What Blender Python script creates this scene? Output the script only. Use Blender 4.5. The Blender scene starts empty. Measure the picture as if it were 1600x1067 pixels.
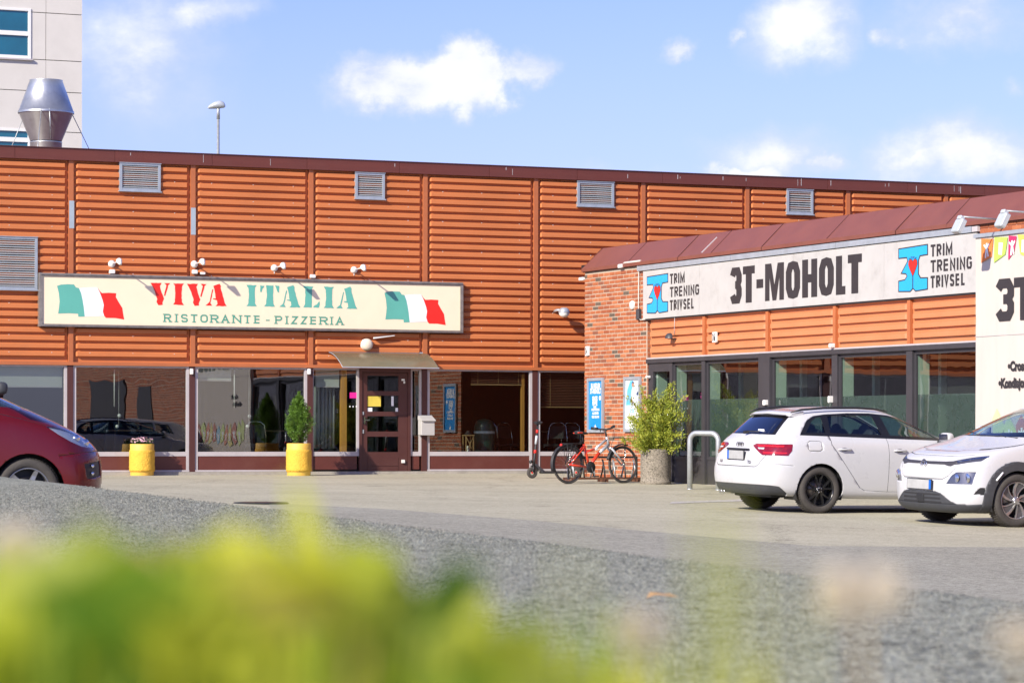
import bpy, bmesh, math, random
from mathutils import Vector, Matrix, Euler, noise
from mathutils.bvhtree import BVHTree
from mathutils.geometry import tessellate_polygon
R = math.radians
random.seed(7)
scene = bpy.context.scene
COL = scene.collection

# ------------------------------------------------------------------ camera
F = 4634.0                     # focal length in pixels of a 1600 px wide picture
CAMZ = 0.78
cam = bpy.data.cameras.new('camera')
cam.sensor_width = 36.0
cam.lens = F / 1600.0 * 36.0
cam.shift_y = 145.5 / 1600.0
cam.clip_start = 0.05
cam.clip_end = 6000
cam.dof.use_dof = True
cam.dof.focus_distance = 50.0
cam.dof.aperture_fstop = 11.0
camo = bpy.data.objects.new('camera', cam)
COL.objects.link(camo)
camo.matrix_world = Matrix.Translation((0, 0, CAMZ)) @ Euler((R(90), 0, 0)).to_matrix().to_4x4() @ Matrix.Rotation(0.0019, 4, 'Z')
scene.camera = camo

# ------------------------------------------------------------------ sun and sky
SUN = Vector((0.985, 1.288, -0.92)).normalized()      # direction the light travels
sl = bpy.data.lights.new('sun', 'SUN')
sl.energy = 5.0
sl.angle = R(0.5)
sl.color = (1.0, 0.925, 0.79)
so = bpy.data.objects.new('sun', sl)
so.rotation_euler = SUN.to_track_quat('-Z', 'Y').to_euler()
so.location = (-30, -40, 40)
COL.objects.link(so)

world = bpy.data.worlds.new('World')
scene.world = world
world.use_nodes = True
nt = world.node_tree
nt.nodes.clear()
def N(tree, typ, **kw):
    n = tree.nodes.new(typ)
    for k, v in kw.items():
        setattr(n, k, v)
    return n
SKY_STRENGTH = 0.10
out = N(nt, 'ShaderNodeOutputWorld')
bg = N(nt, 'ShaderNodeBackground')
bg.inputs['Strength'].default_value = SKY_STRENGTH
sky = N(nt, 'ShaderNodeTexSky', sky_type='NISHITA')
sky.sun_disc = False
sky.sun_elevation = R(29.6)
sky.sun_rotation = math.atan2(-SUN.x, -SUN.y)
sky.altitude = 50
sky.air_density = 1.0
sky.dust_density = 0.6
sky.ozone_density = 1.6
tc = N(nt, 'ShaderNodeTexCoord')
def dirvec(px, py):
    v = Vector(((px - 800) / F, 1.0, (679 + 0.0019 * (px - 800) - py) / F))
    return v.normalized()
def vmath(op, a, b=None):
    n = N(nt, 'ShaderNodeVectorMath', operation=op)
    for i, s in enumerate((a, b)):
        if s is None: continue
        if isinstance(s, bpy.types.NodeSocket): nt.links.new(s, n.inputs[i])
        else: n.inputs[i].default_value = s
    return n
def smath(op, a, b=None, clamp=False):
    n = N(nt, 'ShaderNodeMath', operation=op, use_clamp=clamp)
    for i, s in enumerate((a, b)):
        if s is None: continue
        if isinstance(s, bpy.types.NodeSocket): nt.links.new(s, n.inputs[i])
        else: n.inputs[i].default_value = s
    return n.outputs[0]
direction = tc.outputs['Generated']
# tangent-plane coordinates of the viewing direction: x/y, z/y (true gnomonic sky chart)
sep = N(nt, 'ShaderNodeSeparateXYZ'); nt.links.new(direction, sep.inputs[0])
ysafe = smath('MAXIMUM', sep.outputs['Y'], 0.02)
gx = smath('DIVIDE', sep.outputs['X'], ysafe)
gz = smath('DIVIDE', sep.outputs['Z'], ysafe)
warp = N(nt, 'ShaderNodeTexNoise'); warp.inputs['Scale'].default_value = 26; warp.inputs['Detail'].default_value = 7
warp.inputs['Roughness'].default_value = 0.6
nt.links.new(direction, warp.inputs['Vector'])
wsep = N(nt, 'ShaderNodeSeparateXYZ'); nt.links.new(warp.outputs['Color'], wsep.inputs[0])
wx = smath('MULTIPLY', smath('SUBTRACT', wsep.outputs[0], 0.5), 0.05)
wz = smath('MULTIPLY', smath('SUBTRACT', wsep.outputs[1], 0.5), 0.034)
cx_ = smath('ADD', gx, wx); cz_ = smath('ADD', gz, wz)
def blob(px, py, rx, ry, tilt, soft, amp):
    """one cloud: soft ellipse at a bearing in the sky, its rim broken by the noise warp"""
    x0 = (px - 800) / F; z0 = (679 - py) / F
    dx = smath('SUBTRACT', cx_, x0); dz = smath('SUBTRACT', cz_, z0)
    c, s = math.cos(R(tilt)), math.sin(R(tilt))
    a = smath('ADD', smath('MULTIPLY', dx, c), smath('MULTIPLY', dz, s))
    b = smath('ADD', smath('MULTIPLY', dx, -s), smath('MULTIPLY', dz, c))
    a = smath('MULTIPLY', a, F / (rx * 1.16)); b = smath('MULTIPLY', b, F / (ry * 1.2))
    d = smath('ADD', smath('MULTIPLY', a, a), smath('MULTIPLY', b, b))
    e = smath('SUBTRACT', 1.0, smath('POWER', d, 0.5))
    e = smath('MULTIPLY', e, 0.95 / soft, clamp=True)
    return smath('MULTIPLY', e, amp)
CLOUDS = [
    (625, 130, 140, 56, 4, 0.50, 1.0), (735, 112, 84, 66, -10, 0.45, 1.0), (735, 150, 36, 50, 0, 0.6, 0.8),
    (820, 105, 52, 32, 30, 0.6, 0.8), (560, 125, 76, 44, 0, 0.55, 0.8),
    (245, 75, 170, 170, 30, 1.1, 0.8), (310, 10, 130, 50, 20, 1.0, 0.75), (200, 150, 90, 100, 0, 1.2, 0.5),
    (1265, 30, 125, 75, 15, 0.8, 0.85), (1200, 60, 60, 30, 30, 0.8, 0.35), (1045, 74, 44, 24, 12, 0.7, 0.75),
    (1155, 55, 24, 20, 40, 0.8, 0.6), (1500, 20, 150, 65, 5, 0.9, 0.85), (1400, 52, 44, 22, 0, 0.8, 0.6),
    (1220, 242, 140, 56, 0, 1.0, 1.0), (1300, 262, 60, 22, 5, 0.7, 0.9), (1160, 272, 90, 20, 0, 0.7, 0.9),
    (1500, 242, 200, 66, 10, 0.9, 1.0), (1420, 258, 100, 32, 10, 0.9, 0.8), (1590, 250, 60, 70, 40, 0.8, 0.6),
    (960, 268, 90, 18, 0, 1.0, 0.45), (1590, 120, 30, 22, 0, 0.9, 0.5),
]
tot = None
for cdef in CLOUDS:
    o_ = blob(*cdef)
    tot = o_ if tot is None else smath('MAXIMUM', tot, o_)
# scattered small clouds over the rest of the sky
far = N(nt, 'ShaderNodeTexNoise'); far.inputs['Scale'].default_value = 3.2; far.inputs['Detail'].default_value = 8
far.inputs['Roughness'].default_value = 0.58
nt.links.new(vmath('MULTIPLY', direction, (1, 1, 2.4)).outputs[0], far.inputs['Vector'])
fr = N(nt, 'ShaderNodeMapRange'); fr.inputs['From Min'].default_value = 0.56; fr.inputs['From Max'].default_value = 0.72
nt.links.new(far.outputs['Fac'], fr.inputs['Value'])
# the charted clouds cover the northern view; the scattered ones everything else
away = N(nt, 'ShaderNodeMapRange'); away.inputs['From Min'].default_value = 0.93; away.inputs['From Max'].default_value = 0.80
nt.links.new(sep.outputs['Y'], away.inputs['Value'])
scat = smath('MULTIPLY', fr.outputs[0], away.outputs[0])
tot = smath('MAXIMUM', tot, scat)
fine = N(nt, 'ShaderNodeTexNoise'); fine.inputs['Scale'].default_value = 60; fine.inputs['Detail'].default_value = 6
nt.links.new(direction, fine.inputs['Vector'])
mid = N(nt, 'ShaderNodeTexNoise'); mid.inputs['Scale'].default_value = 17; mid.inputs['Detail'].default_value = 8; mid.inputs['Roughness'].default_value = 0.62
nt.links.new(vmath('MULTIPLY', direction, (1, 1, 1.8)).outputs[0], mid.inputs['Vector'])
wisp = smath('MULTIPLY', smath('SUBTRACT', mid.outputs['Fac'], 0.5), 2.4)
wisp = smath('ADD', wisp, smath('MULTIPLY', smath('SUBTRACT', fine.outputs['Fac'], 0.5), 0.9))
body = smath('ADD', tot, smath('MULTIPLY', wisp, smath('MULTIPLY', tot, 1.0)))
sm_ = N(nt, 'ShaderNodeMapRange', interpolation_type='SMOOTHSTEP'); sm_.inputs['From Min'].default_value = 0.02; sm_.inputs['From Max'].default_value = 1.0
nt.links.new(body, sm_.inputs['Value']); tot = sm_.outputs[0]
# thin pale veil near the horizon
veil = N(nt, 'ShaderNodeMapRange'); veil.inputs['From Min'].default_value = 0.16; veil.inputs['From Max'].default_value = 0.0
veil.inputs['To Max'].default_value = 0.55
nt.links.new(sep.outputs['Z'], veil.inputs['Value'])
m1 = N(nt, 'ShaderNodeMix', data_type='RGBA'); nt.links.new(veil.outputs[0], m1.inputs['Factor'])
tint = N(nt, 'ShaderNodeMix', data_type='RGBA', blend_type='MULTIPLY'); tint.inputs['Factor'].default_value = 1
nt.links.new(sky.outputs[0], tint.inputs['A']); tint.inputs['B'].default_value = (0.79, 0.79, 1.42, 1)
nt.links.new(tint.outputs['Result'], m1.inputs['A']); m1.inputs['B'].default_value = (4.4, 5.05, 7.1, 1)
m2 = N(nt, 'ShaderNodeMix', data_type='RGBA'); nt.links.new(tot, m2.inputs['Factor'])
nt.links.new(m1.outputs['Result'], m2.inputs['A']); cc_ = N(nt, 'ShaderNodeMix', data_type='RGBA'); cc_.inputs['A'].default_value = (5.6, 5.9, 7.2, 1); cc_.inputs['B'].default_value = (7.6, 7.7, 8.0, 1)
nt.links.new(smath('ADD', smath('MULTIPLY', wisp, 0.9), smath('SUBTRACT', tot, 0.35), clamp=True), cc_.inputs['Factor']); nt.links.new(cc_.outputs['Result'], m2.inputs['B'])
nt.links.new(m2.outputs['Result'], bg.inputs['Color'])
nt.links.new(bg.outputs[0], out.inputs[0])

scene.view_settings.view_transform = 'Standard'
scene.view_settings.look = 'None'
scene.view_settings.exposure = 0.50
scene.view_settings.gamma = 1.0
scene.view_settings.use_curve_mapping = False
scene.cycles.max_bounces = 8
scene.cycles.transparent_max_bounces = 16
scene.cycles.caustics_reflective = False
scene.cycles.caustics_refractive = False
scene.cycles.sample_clamp_indirect = 6

# ------------------------------------------------------------------ the place's own frames
TH = math.atan(F / 10900.0)
U = Vector((math.cos(TH), math.sin(TH), 0))        # along the restaurant front, to the right
NRM = Vector((U.y, -U.x, 0))                        # out of the restaurant front
O = Vector((0.4695, 59.9351, 0))
DS = 3.1
C = O - 0.32 * U + DS * NRM                         # corner of the gym wing
def solve(fun, px, lo, hi):
    for _ in range(50):
        m = (lo + hi) / 2
        p = fun(m)
        if 800 + F * p.x / p.y < px: lo = m
        else: hi = m
    return lo
def tM(px, out_=0.0):                               # picture column -> metres along the restaurant front
    return solve(lambda m: O + m * U + out_ * NRM, px, -15, 16)
def zM(px, py, out_=0.0):
    p = O + tM(px, out_) * U + out_ * NRM
    return CAMZ + (679 + 0.0019 * (px - 800) - py) * p.y / F
def tW(px, out_=0.0):
    return solve(lambda m: C + m * NRM - out_ * U, px, -1, 26)
def zW(px, py, out_=0.0):
    p = C + tW(px, out_) * NRM - out_ * U
    return CAMZ + (679 + 0.0019 * (px - 800) - py) * p.y / F
def ground(x, y):
    a = max(0.003, min(0.024, 0.0105 + 0.00095 * x))
    return -max(0.0, 59.0 - y) * a if y > 12 else -47 * a
def at(px, y):                                      # picture column at depth y -> world x
    return (px - 800) / F * y

# ------------------------------------------------------------------ mesh building
class MB:
    def __init__(s):
        s.v = []; s.f = []; s.m = []; s.mats = []; s.cur = 0; s.sm = []
        s.M = None
    def mat(s, m):
        if m not in s.mats: s.mats.append(m)
        s.cur = s.mats.index(m)
        return s
    def pts(s, ps):
        i = len(s.v)
        for p in ps:
            p = Vector(p)
            s.v.append(s.M @ p if s.M else p)
        return i
    def face(s, idx, smooth=False):
        s.f.append(tuple(idx)); s.m.append(s.cur); s.sm.append(smooth)
    def poly(s, ps):
        i = s.pts(ps); s.face(range(i, i + len(ps)))
    def box(s, x0, x1, y0, y1, z0, z1):
        if x1 < x0: x0, x1 = x1, x0
        if y1 < y0: y0, y1 = y1, y0
        if z1 < z0: z0, z1 = z1, z0
        i = s.pts([(x0,y0,z0),(x1,y0,z0),(x1,y1,z0),(x0,y1,z0),(x0,y0,z1),(x1,y0,z1),(x1,y1,z1),(x0,y1,z1)])
        for q in ((0,3,2,1),(4,5,6,7),(0,1,5,4),(1,2,6,5),(2,3,7,6),(3,0,4,7)):
            s.face([i + k for k in q])
        return s
    def rbox(s, x0, x1, y0, y1, z0, z1, r):
        """box with bevelled edges in x-z outline and front chamfer"""
        if x1 < x0: x0, x1 = x1, x0
        if z1 < z0: z0, z1 = z1, z0
        def ring(d, y):
            return [(x0+r+d-0,y,z0+d),(x1-r-d,y,z0+d),(x1-d,y,z0+r+d),(x1-d,y,z1-r-d),(x1-r-d,y,z1-d),(x0+r+d,y,z1-d),(x0+d,y,z1-r-d),(x0+d,y,z0+r+d)]
        a = s.pts(ring(r*.5, y0)); b = s.pts(ring(0, y0 + r*.7)); c = s.pts(ring(0, y1))
        for A, B in ((a, b), (b, c)):
            for k in range(8):
                s.face((A+k, B+k, B+(k+1)%8, A+(k+1)%8)[::-1])
        s.face([a+k for k in range(8)]); s.face([c+7-k for k in range(8)])
        return s
    def prism(s, ps, vec):
        """ps: 3d loop, extruded by vec"""
        n = len(ps); vec = Vector(vec)
        a = s.pts(ps); b = s.pts([Vector(p) + vec for p in ps])
        tri = tessellate_polygon([[Vector(p) for p in ps]])
        for t in tri:
            s.face([a + k for k in t]); s.face([b + k for k in reversed(t)])
        for k in range(n):
            s.face((a+k, a+(k+1)%n, b+(k+1)%n, b+k))
        return s
    def flat(s, loops):
        """tessellated flat polygon with holes, loops of 3d points"""
        L = [[Vector(p) for p in l] for l in loops]
        flatp = [p for l in L for p in l]
        i = s.pts(flatp)
        for t in tessellate_polygon(L):
            s.face([i + k for k in t])
        return s
    def tube(s, pts, r, n=8, cap=True, smooth=True, closed=False):
        pts = [Vector(p) for p in pts]; m = len(pts)
        rr = r if isinstance(r, (list, tuple)) else [r] * m
        rings = []; prev = None
        for k, p in enumerate(pts):
            if closed:
                d = pts[(k+1) % m] - pts[k-1]
            else:
                d = pts[min(k+1, m-1)] - pts[max(k-1, 0)]
            if d.length < 1e-9: d = Vector((0,0,1))
            d.normalize()
            if prev is None:
                a = Vector((0,0,1)) if abs(d.z) < .9 else Vector((1,0,0))
                u_ = d.cross(a).normalized()
            else:
                u_ = (prev - d * prev.dot(d))
                u_ = u_.normalized() if u_.length > 1e-6 else d.orthogonal().normalized()
            prev = u_; w_ = d.cross(u_)
            rings.append(s.pts([p + (u_ * math.cos(2*math.pi*j/n) + w_ * math.sin(2*math.pi*j/n)) * rr[k] for j in range(n)]))
        seg = list(zip(rings, rings[1:])) + ([(rings[-1], rings[0])] if closed else [])
        for A, B in seg:
            for j in range(n):
                s.face((A+j, A+(j+1)%n, B+(j+1)%n, B+j), smooth)
        if cap and not closed:
            s.face([rings[0]+n-1-j for j in range(n)]); s.face([rings[-1]+j for j in range(n)])
        return s
    def lathe(s, prof, n=24, axis='Z', c=(0,0,0), smooth=True, a0=0.0, a1=2*math.pi):
        c = Vector(c); full = abs(a1 - a0 - 2*math.pi) < 1e-6
        cnt = n if full else n + 1
        rings = []
        for r, h in prof:
            ps = []
            for j in range(cnt):
                a = a0 + (a1 - a0) * j / n
                x, y = r * math.cos(a), r * math.sin(a)
                if axis == 'Z': p = (x, y, h)
                elif axis == 'Y': p = (x, h, -y)
                else: p = (h, x, y)
                ps.append(c + Vector(p))
            rings.append(s.pts(ps))
        for A, B in zip(rings, rings[1:]):
            for j in range(n):
                k = (j+1) % cnt
                s.face((A+j, A+k, B+k, B+j), smooth)
        return s
    def sphere(s, c, r, n=12, sc=(1,1,1)):
        prof = [(max(1e-4, r*math.sin(math.pi*k/(n//2+2))), -r*math.cos(math.pi*k/(n//2+2))) for k in range(n//2+3)]
        i0 = len(s.v); s.lathe(prof, n)
        for i in range(i0, len(s.v)):
            base = s.v[i]
            p = (s.M.inverted() @ base) if s.M else base
            p = Vector((p.x*sc[0] + c[0], p.y*sc[1] + c[1], p.z*sc[2] + c[2]))
            s.v[i] = (s.M @ p) if s.M else p
        return s
    def mesh(s, name):
        me = bpy.data.meshes.new(name)
        me.from_pydata([tuple(p) for p in s.v], [], s.f)
        for m in s.mats: me.materials.append(m)
        if s.mats:
            me.polygons.foreach_set('material_index', s.m)
        me.polygons.foreach_set('use_smooth', s.sm)
        me.update()
        return me
    def build(s, name, parent=None, loc=None, rotz=None, fixn=False):
        me = s.mesh(name)
        if fixn:
            b = bmesh.new(); b.from_mesh(me); bmesh.ops.recalc_face_normals(b, faces=b.faces); b.to_mesh(me); b.free()
        return link(name, me, parent, loc, rotz)
def link(name, me, parent=None, loc=None, rotz=None):
    o = bpy.data.objects.new(name, me); COL.objects.link(o)
    if parent: o.parent = parent
    if loc is not None: o.location = loc
    if rotz is not None: o.rotation_euler = (0, 0, rotz)
    return o
def thing(name, label, cat, loc=(0,0,0), rotz=0.0, group=None):
    o = bpy.data.objects.new(name, None); COL.objects.link(o)
    o.empty_display_size = 0.2
    o.location = loc; o.rotation_euler = (0, 0, rotz)
    return tag(o, label, cat, group)
def tag(o, label, cat, group=None):
    o['label'] = label; o['category'] = cat
    if group: o['group'] = group
    return o
def kind(o, k):
    o['kind'] = k
    return o
def copy_tree(o, parent=None):
    c = o.copy(); COL.objects.link(c)
    if parent: c.parent = parent
    for ch in list(o.children): copy_tree(ch, c)
    return c
RZM = TH                          # local x along the restaurant front, y into the wall
RZW = math.atan2(NRM.y, NRM.x)    # local x along the gym front towards the street, y into the wall
def wm(t, out_=0.0, z=0.0):
    p = O + t * U + out_ * NRM; return Vector((p.x, p.y, z))
def ww(t, out_=0.0, z=0.0):
    p = C + t * NRM - out_ * U; return Vector((p.x, p.y, z))

# ------------------------------------------------------------------ materials
def material(name, col, rough=0.6, metal=0.0, var=0.08, vscale=3.0, bump=0.0, bscale=60.0, col2=None, spec=None, coat=0.0, stretch=None, dirt=0.0, dscale=1.5, coord='Object'):
    m = bpy.data.materials.new(name); m.use_nodes = True
    t = m.node_tree; b = t.nodes['Principled BSDF']
    b.inputs['Roughness'].default_value = rough
    b.inputs['Metallic'].default_value = metal
    if spec is not None: b.inputs['Specular IOR Level'].default_value = spec
    if coat: b.inputs['Coat Weight'].default_value = coat; b.inputs['Coat Roughness'].default_value = 0.03
    tcn = t.nodes.new('ShaderNodeTexCoord')
    vec = tcn.outputs[coord]
    if stretch:
        mp = t.nodes.new('ShaderNodeMapping'); mp.inputs['Scale'].default_value = stretch
        t.links.new(vec, mp.inputs[0]); vec = mp.outputs[0]
    nz = t.nodes.new('ShaderNodeTexNoise'); nz.inputs['Scale'].default_value = vscale; nz.inputs['Detail'].default_value = 6
    nz.inputs['Roughness'].default_value = 0.62
    t.links.new(vec, nz.inputs['Vector'])
    mx = t.nodes.new('ShaderNodeMix'); mx.data_type = 'RGBA'
    c = Vector(col[:3]); c2 = Vector(col2) if col2 else None
    lo = c * (1 - var) if c2 is None else c
    hi = c * (1 + var) if c2 is None else c2
    mx.inputs['A'].default_value = (*lo, 1); mx.inputs['B'].default_value = (*hi, 1)
    mr = t.nodes.new('ShaderNodeMapRange'); mr.inputs['From Min'].default_value = 0.3; mr.inputs['From Max'].default_value = 0.7
    t.links.new(nz.outputs['Fac'], mr.inputs['Value']); t.links.new(mr.outputs[0], mx.inputs['Factor'])
    colout = mx.outputs['Result']
    if dirt:
        dn = t.nodes.new('ShaderNodeTexNoise'); dn.inputs['Scale'].default_value = dscale; dn.inputs['Detail'].default_value = 9
        dn.inputs['Roughness'].default_value = 0.7
        t.links.new(tcn.outputs[coord], dn.inputs['Vector'])
        dr = t.nodes.new('ShaderNodeMapRange'); dr.inputs['From Min'].default_value = 0.52; dr.inputs['From Max'].default_value = 0.75
        dr.inputs['To Max'].default_value = dirt
        t.links.new(dn.outputs['Fac'], dr.inputs['Value'])
        dm = t.nodes.new('ShaderNodeMix'); dm.data_type = 'RGBA'; dm.inputs['B'].default_value = (0.12, 0.10, 0.08, 1)
        t.links.new(dr.outputs[0], dm.inputs['Factor']); t.links.new(colout, dm.inputs['A'])
        colout = dm.outputs['Result']
    t.links.new(colout, b.inputs['Base Color'])
    rr = t.nodes.new('ShaderNodeMapRange'); rr.inputs['To Min'].default_value = max(0.0, rough - 0.06); rr.inputs['To Max'].default_value = min(1, rough + 0.06)
    t.links.new(nz.outputs['Fac'], rr.inputs['Value']); t.links.new(rr.outputs[0], b.inputs['Roughness'])
    if bump:
        bn = t.nodes.new('ShaderNodeTexNoise'); bn.inputs['Scale'].default_value = bscale; bn.inputs['Detail'].default_value = 4
        t.links.new(vec, bn.inputs['Vector'])
        bp = t.nodes.new('ShaderNodeBump'); bp.inputs['Strength'].default_value = bump; bp.inputs['Distance'].default_value = 0.02
        t.links.new(bn.outputs['Fac'], bp.inputs['Height']); t.links.new(bp.outputs[0], b.inputs['Normal'])
    return m
def glass(name, tint=(0.85, 0.92, 0.90), base=0.10, gain=1.0, rough=0.0, wav=0.0):
    """thin window pane: reflects more at grazing angles, lets the rest through"""
    m = bpy.data.materials.new(name); m.use_nodes = True
    t = m.node_tree; t.nodes.clear()
    o = t.nodes.new('ShaderNodeOutputMaterial'); mix = t.nodes.new('ShaderNodeMixShader')
    tr = t.nodes.new('ShaderNodeBsdfTransparent'); tr.inputs[0].default_value = (*tint, 1)
    gl = t.nodes.new('ShaderNodeBsdfGlossy'); gl.inputs['Roughness'].default_value = rough
    fr_ = t.nodes.new('ShaderNodeFresnel'); fr_.inputs['IOR'].default_value = 1.5
    a = t.nodes.new('ShaderNodeMath'); a.operation = 'MULTIPLY_ADD'; a.use_clamp = True
    a.inputs[1].default_value = gain; a.inputs[2].default_value = base
    # light leaving the far face of the sheet is not reflected a second time
    ge = t.nodes.new('ShaderNodeNewGeometry'); front = t.nodes.new('ShaderNodeMath'); front.operation = 'SUBTRACT'; front.inputs[0].default_value = 1.0
    t.links.new(ge.outputs['Backfacing'], front.inputs[1])
    fm = t.nodes.new('ShaderNodeMath'); fm.operation = 'MULTIPLY'
    t.links.new(fr_.outputs[0], a.inputs[0]); t.links.new(a.outputs[0], fm.inputs[0]); t.links.new(front.outputs[0], fm.inputs[1]); t.links.new(fm.outputs[0], mix.inputs[0])
    t.links.new(tr.outputs[0], mix.inputs[1]); t.links.new(gl.outputs[0], mix.inputs[2]); t.links.new(mix.outputs[0], o.inputs[0])
    if wav:
        tcn = t.nodes.new('ShaderNodeTexCoord'); nz = t.nodes.new('ShaderNodeTexNoise'); nz.inputs['Scale'].default_value = 0.9
        t.links.new(tcn.outputs['Object'], nz.inputs['Vector'])
        bp = t.nodes.new('ShaderNodeBump'); bp.inputs['Strength'].default_value = wav; bp.inputs['Distance'].default_value = 0.02
        t.links.new(nz.outputs['Fac'], bp.inputs['Height']); t.links.new(bp.outputs[0], gl.inputs['Normal'])
    return m
MT = {}
MT['orange'] = material('orange_cladding', (0.56, 0.185, 0.066), 0.48, spec=0.22, var=0.10, vscale=1.3, dirt=0.10, dscale=2.2, stretch=(0.4, 1, 1))
MT['orange_w'] = material('orange_wing_cladding', (0.57, 0.21, 0.088), 0.45, var=0.09, vscale=1.5, dirt=0.10)
MT['batten'] = material('orange_batten', (0.44, 0.135, 0.048), 0.45, var=0.08)
MT['primer'] = material('grey_primer', (0.36, 0.42, 0.47), 0.5)
MT['fascia'] = material('brown_fascia', (0.125, 0.032, 0.022), 0.5, var=0.12, dirt=0.08, stretch=(0.2, 1, 2))
MT['roofred'] = material('red_brown_roof', (0.20, 0.066, 0.045), 0.5, var=0.09, vscale=2, dirt=0.10, dscale=3)
MT['brown'] = material('brown_panel', (0.115, 0.030, 0.022), 0.5, var=0.10, dirt=0.12)
MT['dkbrown'] = material('dark_brown_post', (0.075, 0.024, 0.020), 0.5, var=0.08, dirt=0.1)
MT['alu'] = material('pale_frame', (0.47, 0.43, 0.43), 0.45, var=0.08, dirt=0.18, dscale=4)
MT['mortar'] = material('mortar', (0.44, 0.36, 0.27), 0.9, var=0.1, vscale=9)
MT['footing'] = material('concrete_footing', (0.36, 0.33, 0.28), 0.9, var=0.15, vscale=5, bump=0.4)
MT['grey'] = material('galvanised', (0.40, 0.44, 0.48), 0.42, metal=0.35, var=0.10, vscale=6)
MT['galv'] = material('galvanised_tube', (0.44, 0.46, 0.46), 0.45, metal=0.6, var=0.12, vscale=14)
MT['steel'] = material('duct_steel', (0.50, 0.51, 0.50), 0.36, metal=0.8, var=0.14, vscale=4, bump=0.05, bscale=3)
MT['slat'] = material('louvre_slat', (0.50, 0.54, 0.56), 0.4, metal=0.2, var=0.08)
MT['darkvoid'] = material('dark_void', (0.02, 0.02, 0.022), 0.9)
MT['black'] = material('black_plastic', (0.018, 0.018, 0.02), 0.5, var=0.2)
MT['blackgloss'] = material('black_gloss', (0.012, 0.012, 0.014), 0.15)
MT['rubber'] = material('tyre_rubber', (0.055, 0.049, 0.043), 0.85, var=0.2, vscale=20, bump=0.2)
MT['white'] = material('white_paint', (0.78, 0.77, 0.74), 0.45, var=0.04, dirt=0.06)
MT['white_pl'] = material('white_plastic', (0.75, 0.74, 0.70), 0.4, var=0.03)
MT['cream'] = material('cream_sign', (0.86, 0.74, 0.53), 0.5, var=0.025, dirt=0.03)
MT['signframe'] = material('sign_frame', (0.30, 0.27, 0.24), 0.45, metal=0.5, var=0.25, vscale=9)
MT['sred'] = material('sign_red', (0.80, 0.022, 0.014), 0.5, var=0.05)
MT['sgreen'] = material('sign_green', (0.115, 0.42, 0.34), 0.5, var=0.05)
MT['sgreen2'] = material('lettering_green', (0.10, 0.34, 0.24), 0.5, var=0.05)
MT['swhite'] = material('flag_white', (0.85, 0.85, 0.85), 0.5, var=0.02)
MT['gsign'] = material('gym_sign_board', (0.47, 0.455, 0.43), 0.5, var=0.06, vscale=2, dirt=0.22, dscale=2.6)
MT['gtext'] = material('gym_lettering', (0.032, 0.027, 0.028), 0.55, var=0.1)
MT['gblue'] = material('gym_blue', (0.02, 0.36, 0.78), 0.5, var=0.03)
MT['bill'] = material('billboard_cloth', (0.55, 0.50, 0.44), 0.6, var=0.05, vscale=1.6, stretch=(3, 1, 0.5), bump=0.06, bscale=1.5)
MT['charcoal'] = material('charcoal_frame', (0.045, 0.042, 0.047), 0.45, var=0.12, dirt=0.06)
MT['reveal'] = material('pale_reveal', (0.58, 0.62, 0.54), 0.6, var=0.05)
MT['concrete_white'] = material('pale_render', (0.62, 0.59, 0.54), 0.85, var=0.05, vscale=1.0, bump=0.15, bscale=30, dirt=0.06, dscale=0.6)
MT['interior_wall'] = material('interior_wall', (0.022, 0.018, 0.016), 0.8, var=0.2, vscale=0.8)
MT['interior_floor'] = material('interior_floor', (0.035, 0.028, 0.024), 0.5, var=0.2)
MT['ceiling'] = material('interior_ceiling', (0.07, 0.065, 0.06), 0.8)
MT['wood'] = material('pale_wood', (0.42, 0.26, 0.12), 0.5, var=0.15, stretch=(1, 1, 8))
MT['ochre'] = material('ochre_post', (0.62, 0.28, 0.06), 0.45, var=0.08)
MT['blindw'] = material('roller_blind', (0.50, 0.50, 0.47), 0.8, var=0.05)
MT['blindb'] = material('brown_slat_blind', (0.17, 0.07, 0.045), 0.5, var=0.15)
MT['curtain'] = material('grey_curtain', (0.24, 0.26, 0.26), 0.8, var=0.1)
MT['yellowpot'] = material('yellow_render', (0.76, 0.44, 0.045), 0.8, var=0.10, vscale=12, bump=0.9, bscale=40)
MT['yellowrim'] = material('yellow_paint', (0.80, 0.48, 0.08), 0.6, var=0.06, vscale=9, bump=0.15)
MT['soil'] = material('soil', (0.05, 0.035, 0.025), 0.95, bump=0.5)
MT['aggregate'] = None
MT['bark'] = material('bark', (0.10, 0.065, 0.04), 0.9, var=0.2, bump=0.5)
MT['posterblue'] = material('poster_blue', (0.015, 0.26, 0.66), 0.35, var=0.10, vscale=1.2)
MT['paper'] = material('white_print', (0.82, 0.83, 0.84), 0.45, var=0.02)
MT['tealprint'] = material('teal_print', (0.03, 0.30, 0.42), 0.5)
MT['skin'] = material('printed_skin', (0.42, 0.22, 0.14), 0.5)
MT['ltblue'] = material('light_blue_print', (0.12, 0.45, 0.75), 0.5)
MT['dkblue'] = material('dark_blue_print', (0.02, 0.06, 0.15), 0.5)
MT['palegrey'] = material('pale_grey_print', (0.50, 0.55, 0.58), 0.5)
MT['bo'] = material('orange_print', (0.80, 0.22, 0.05), 0.6); MT['bg'] = material('green_print', (0.42, 0.62, 0.10), 0.6)
MT['bp'] = material('magenta_print', (0.62, 0.03, 0.12), 0.6); MT['by'] = material('yellow_print', (0.80, 0.60, 0.10), 0.6)
MT['bb'] = material('blue_print', (0.01, 0.30, 0.55), 0.6)
MT['bikered'] = material('bike_red', (0.68, 0.045, 0.015), 0.25, coat=0.5, var=0.05)
MT['bikesilver'] = material('bike_silver', (0.55, 0.56, 0.58), 0.3, metal=0.5, var=0.05)
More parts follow.
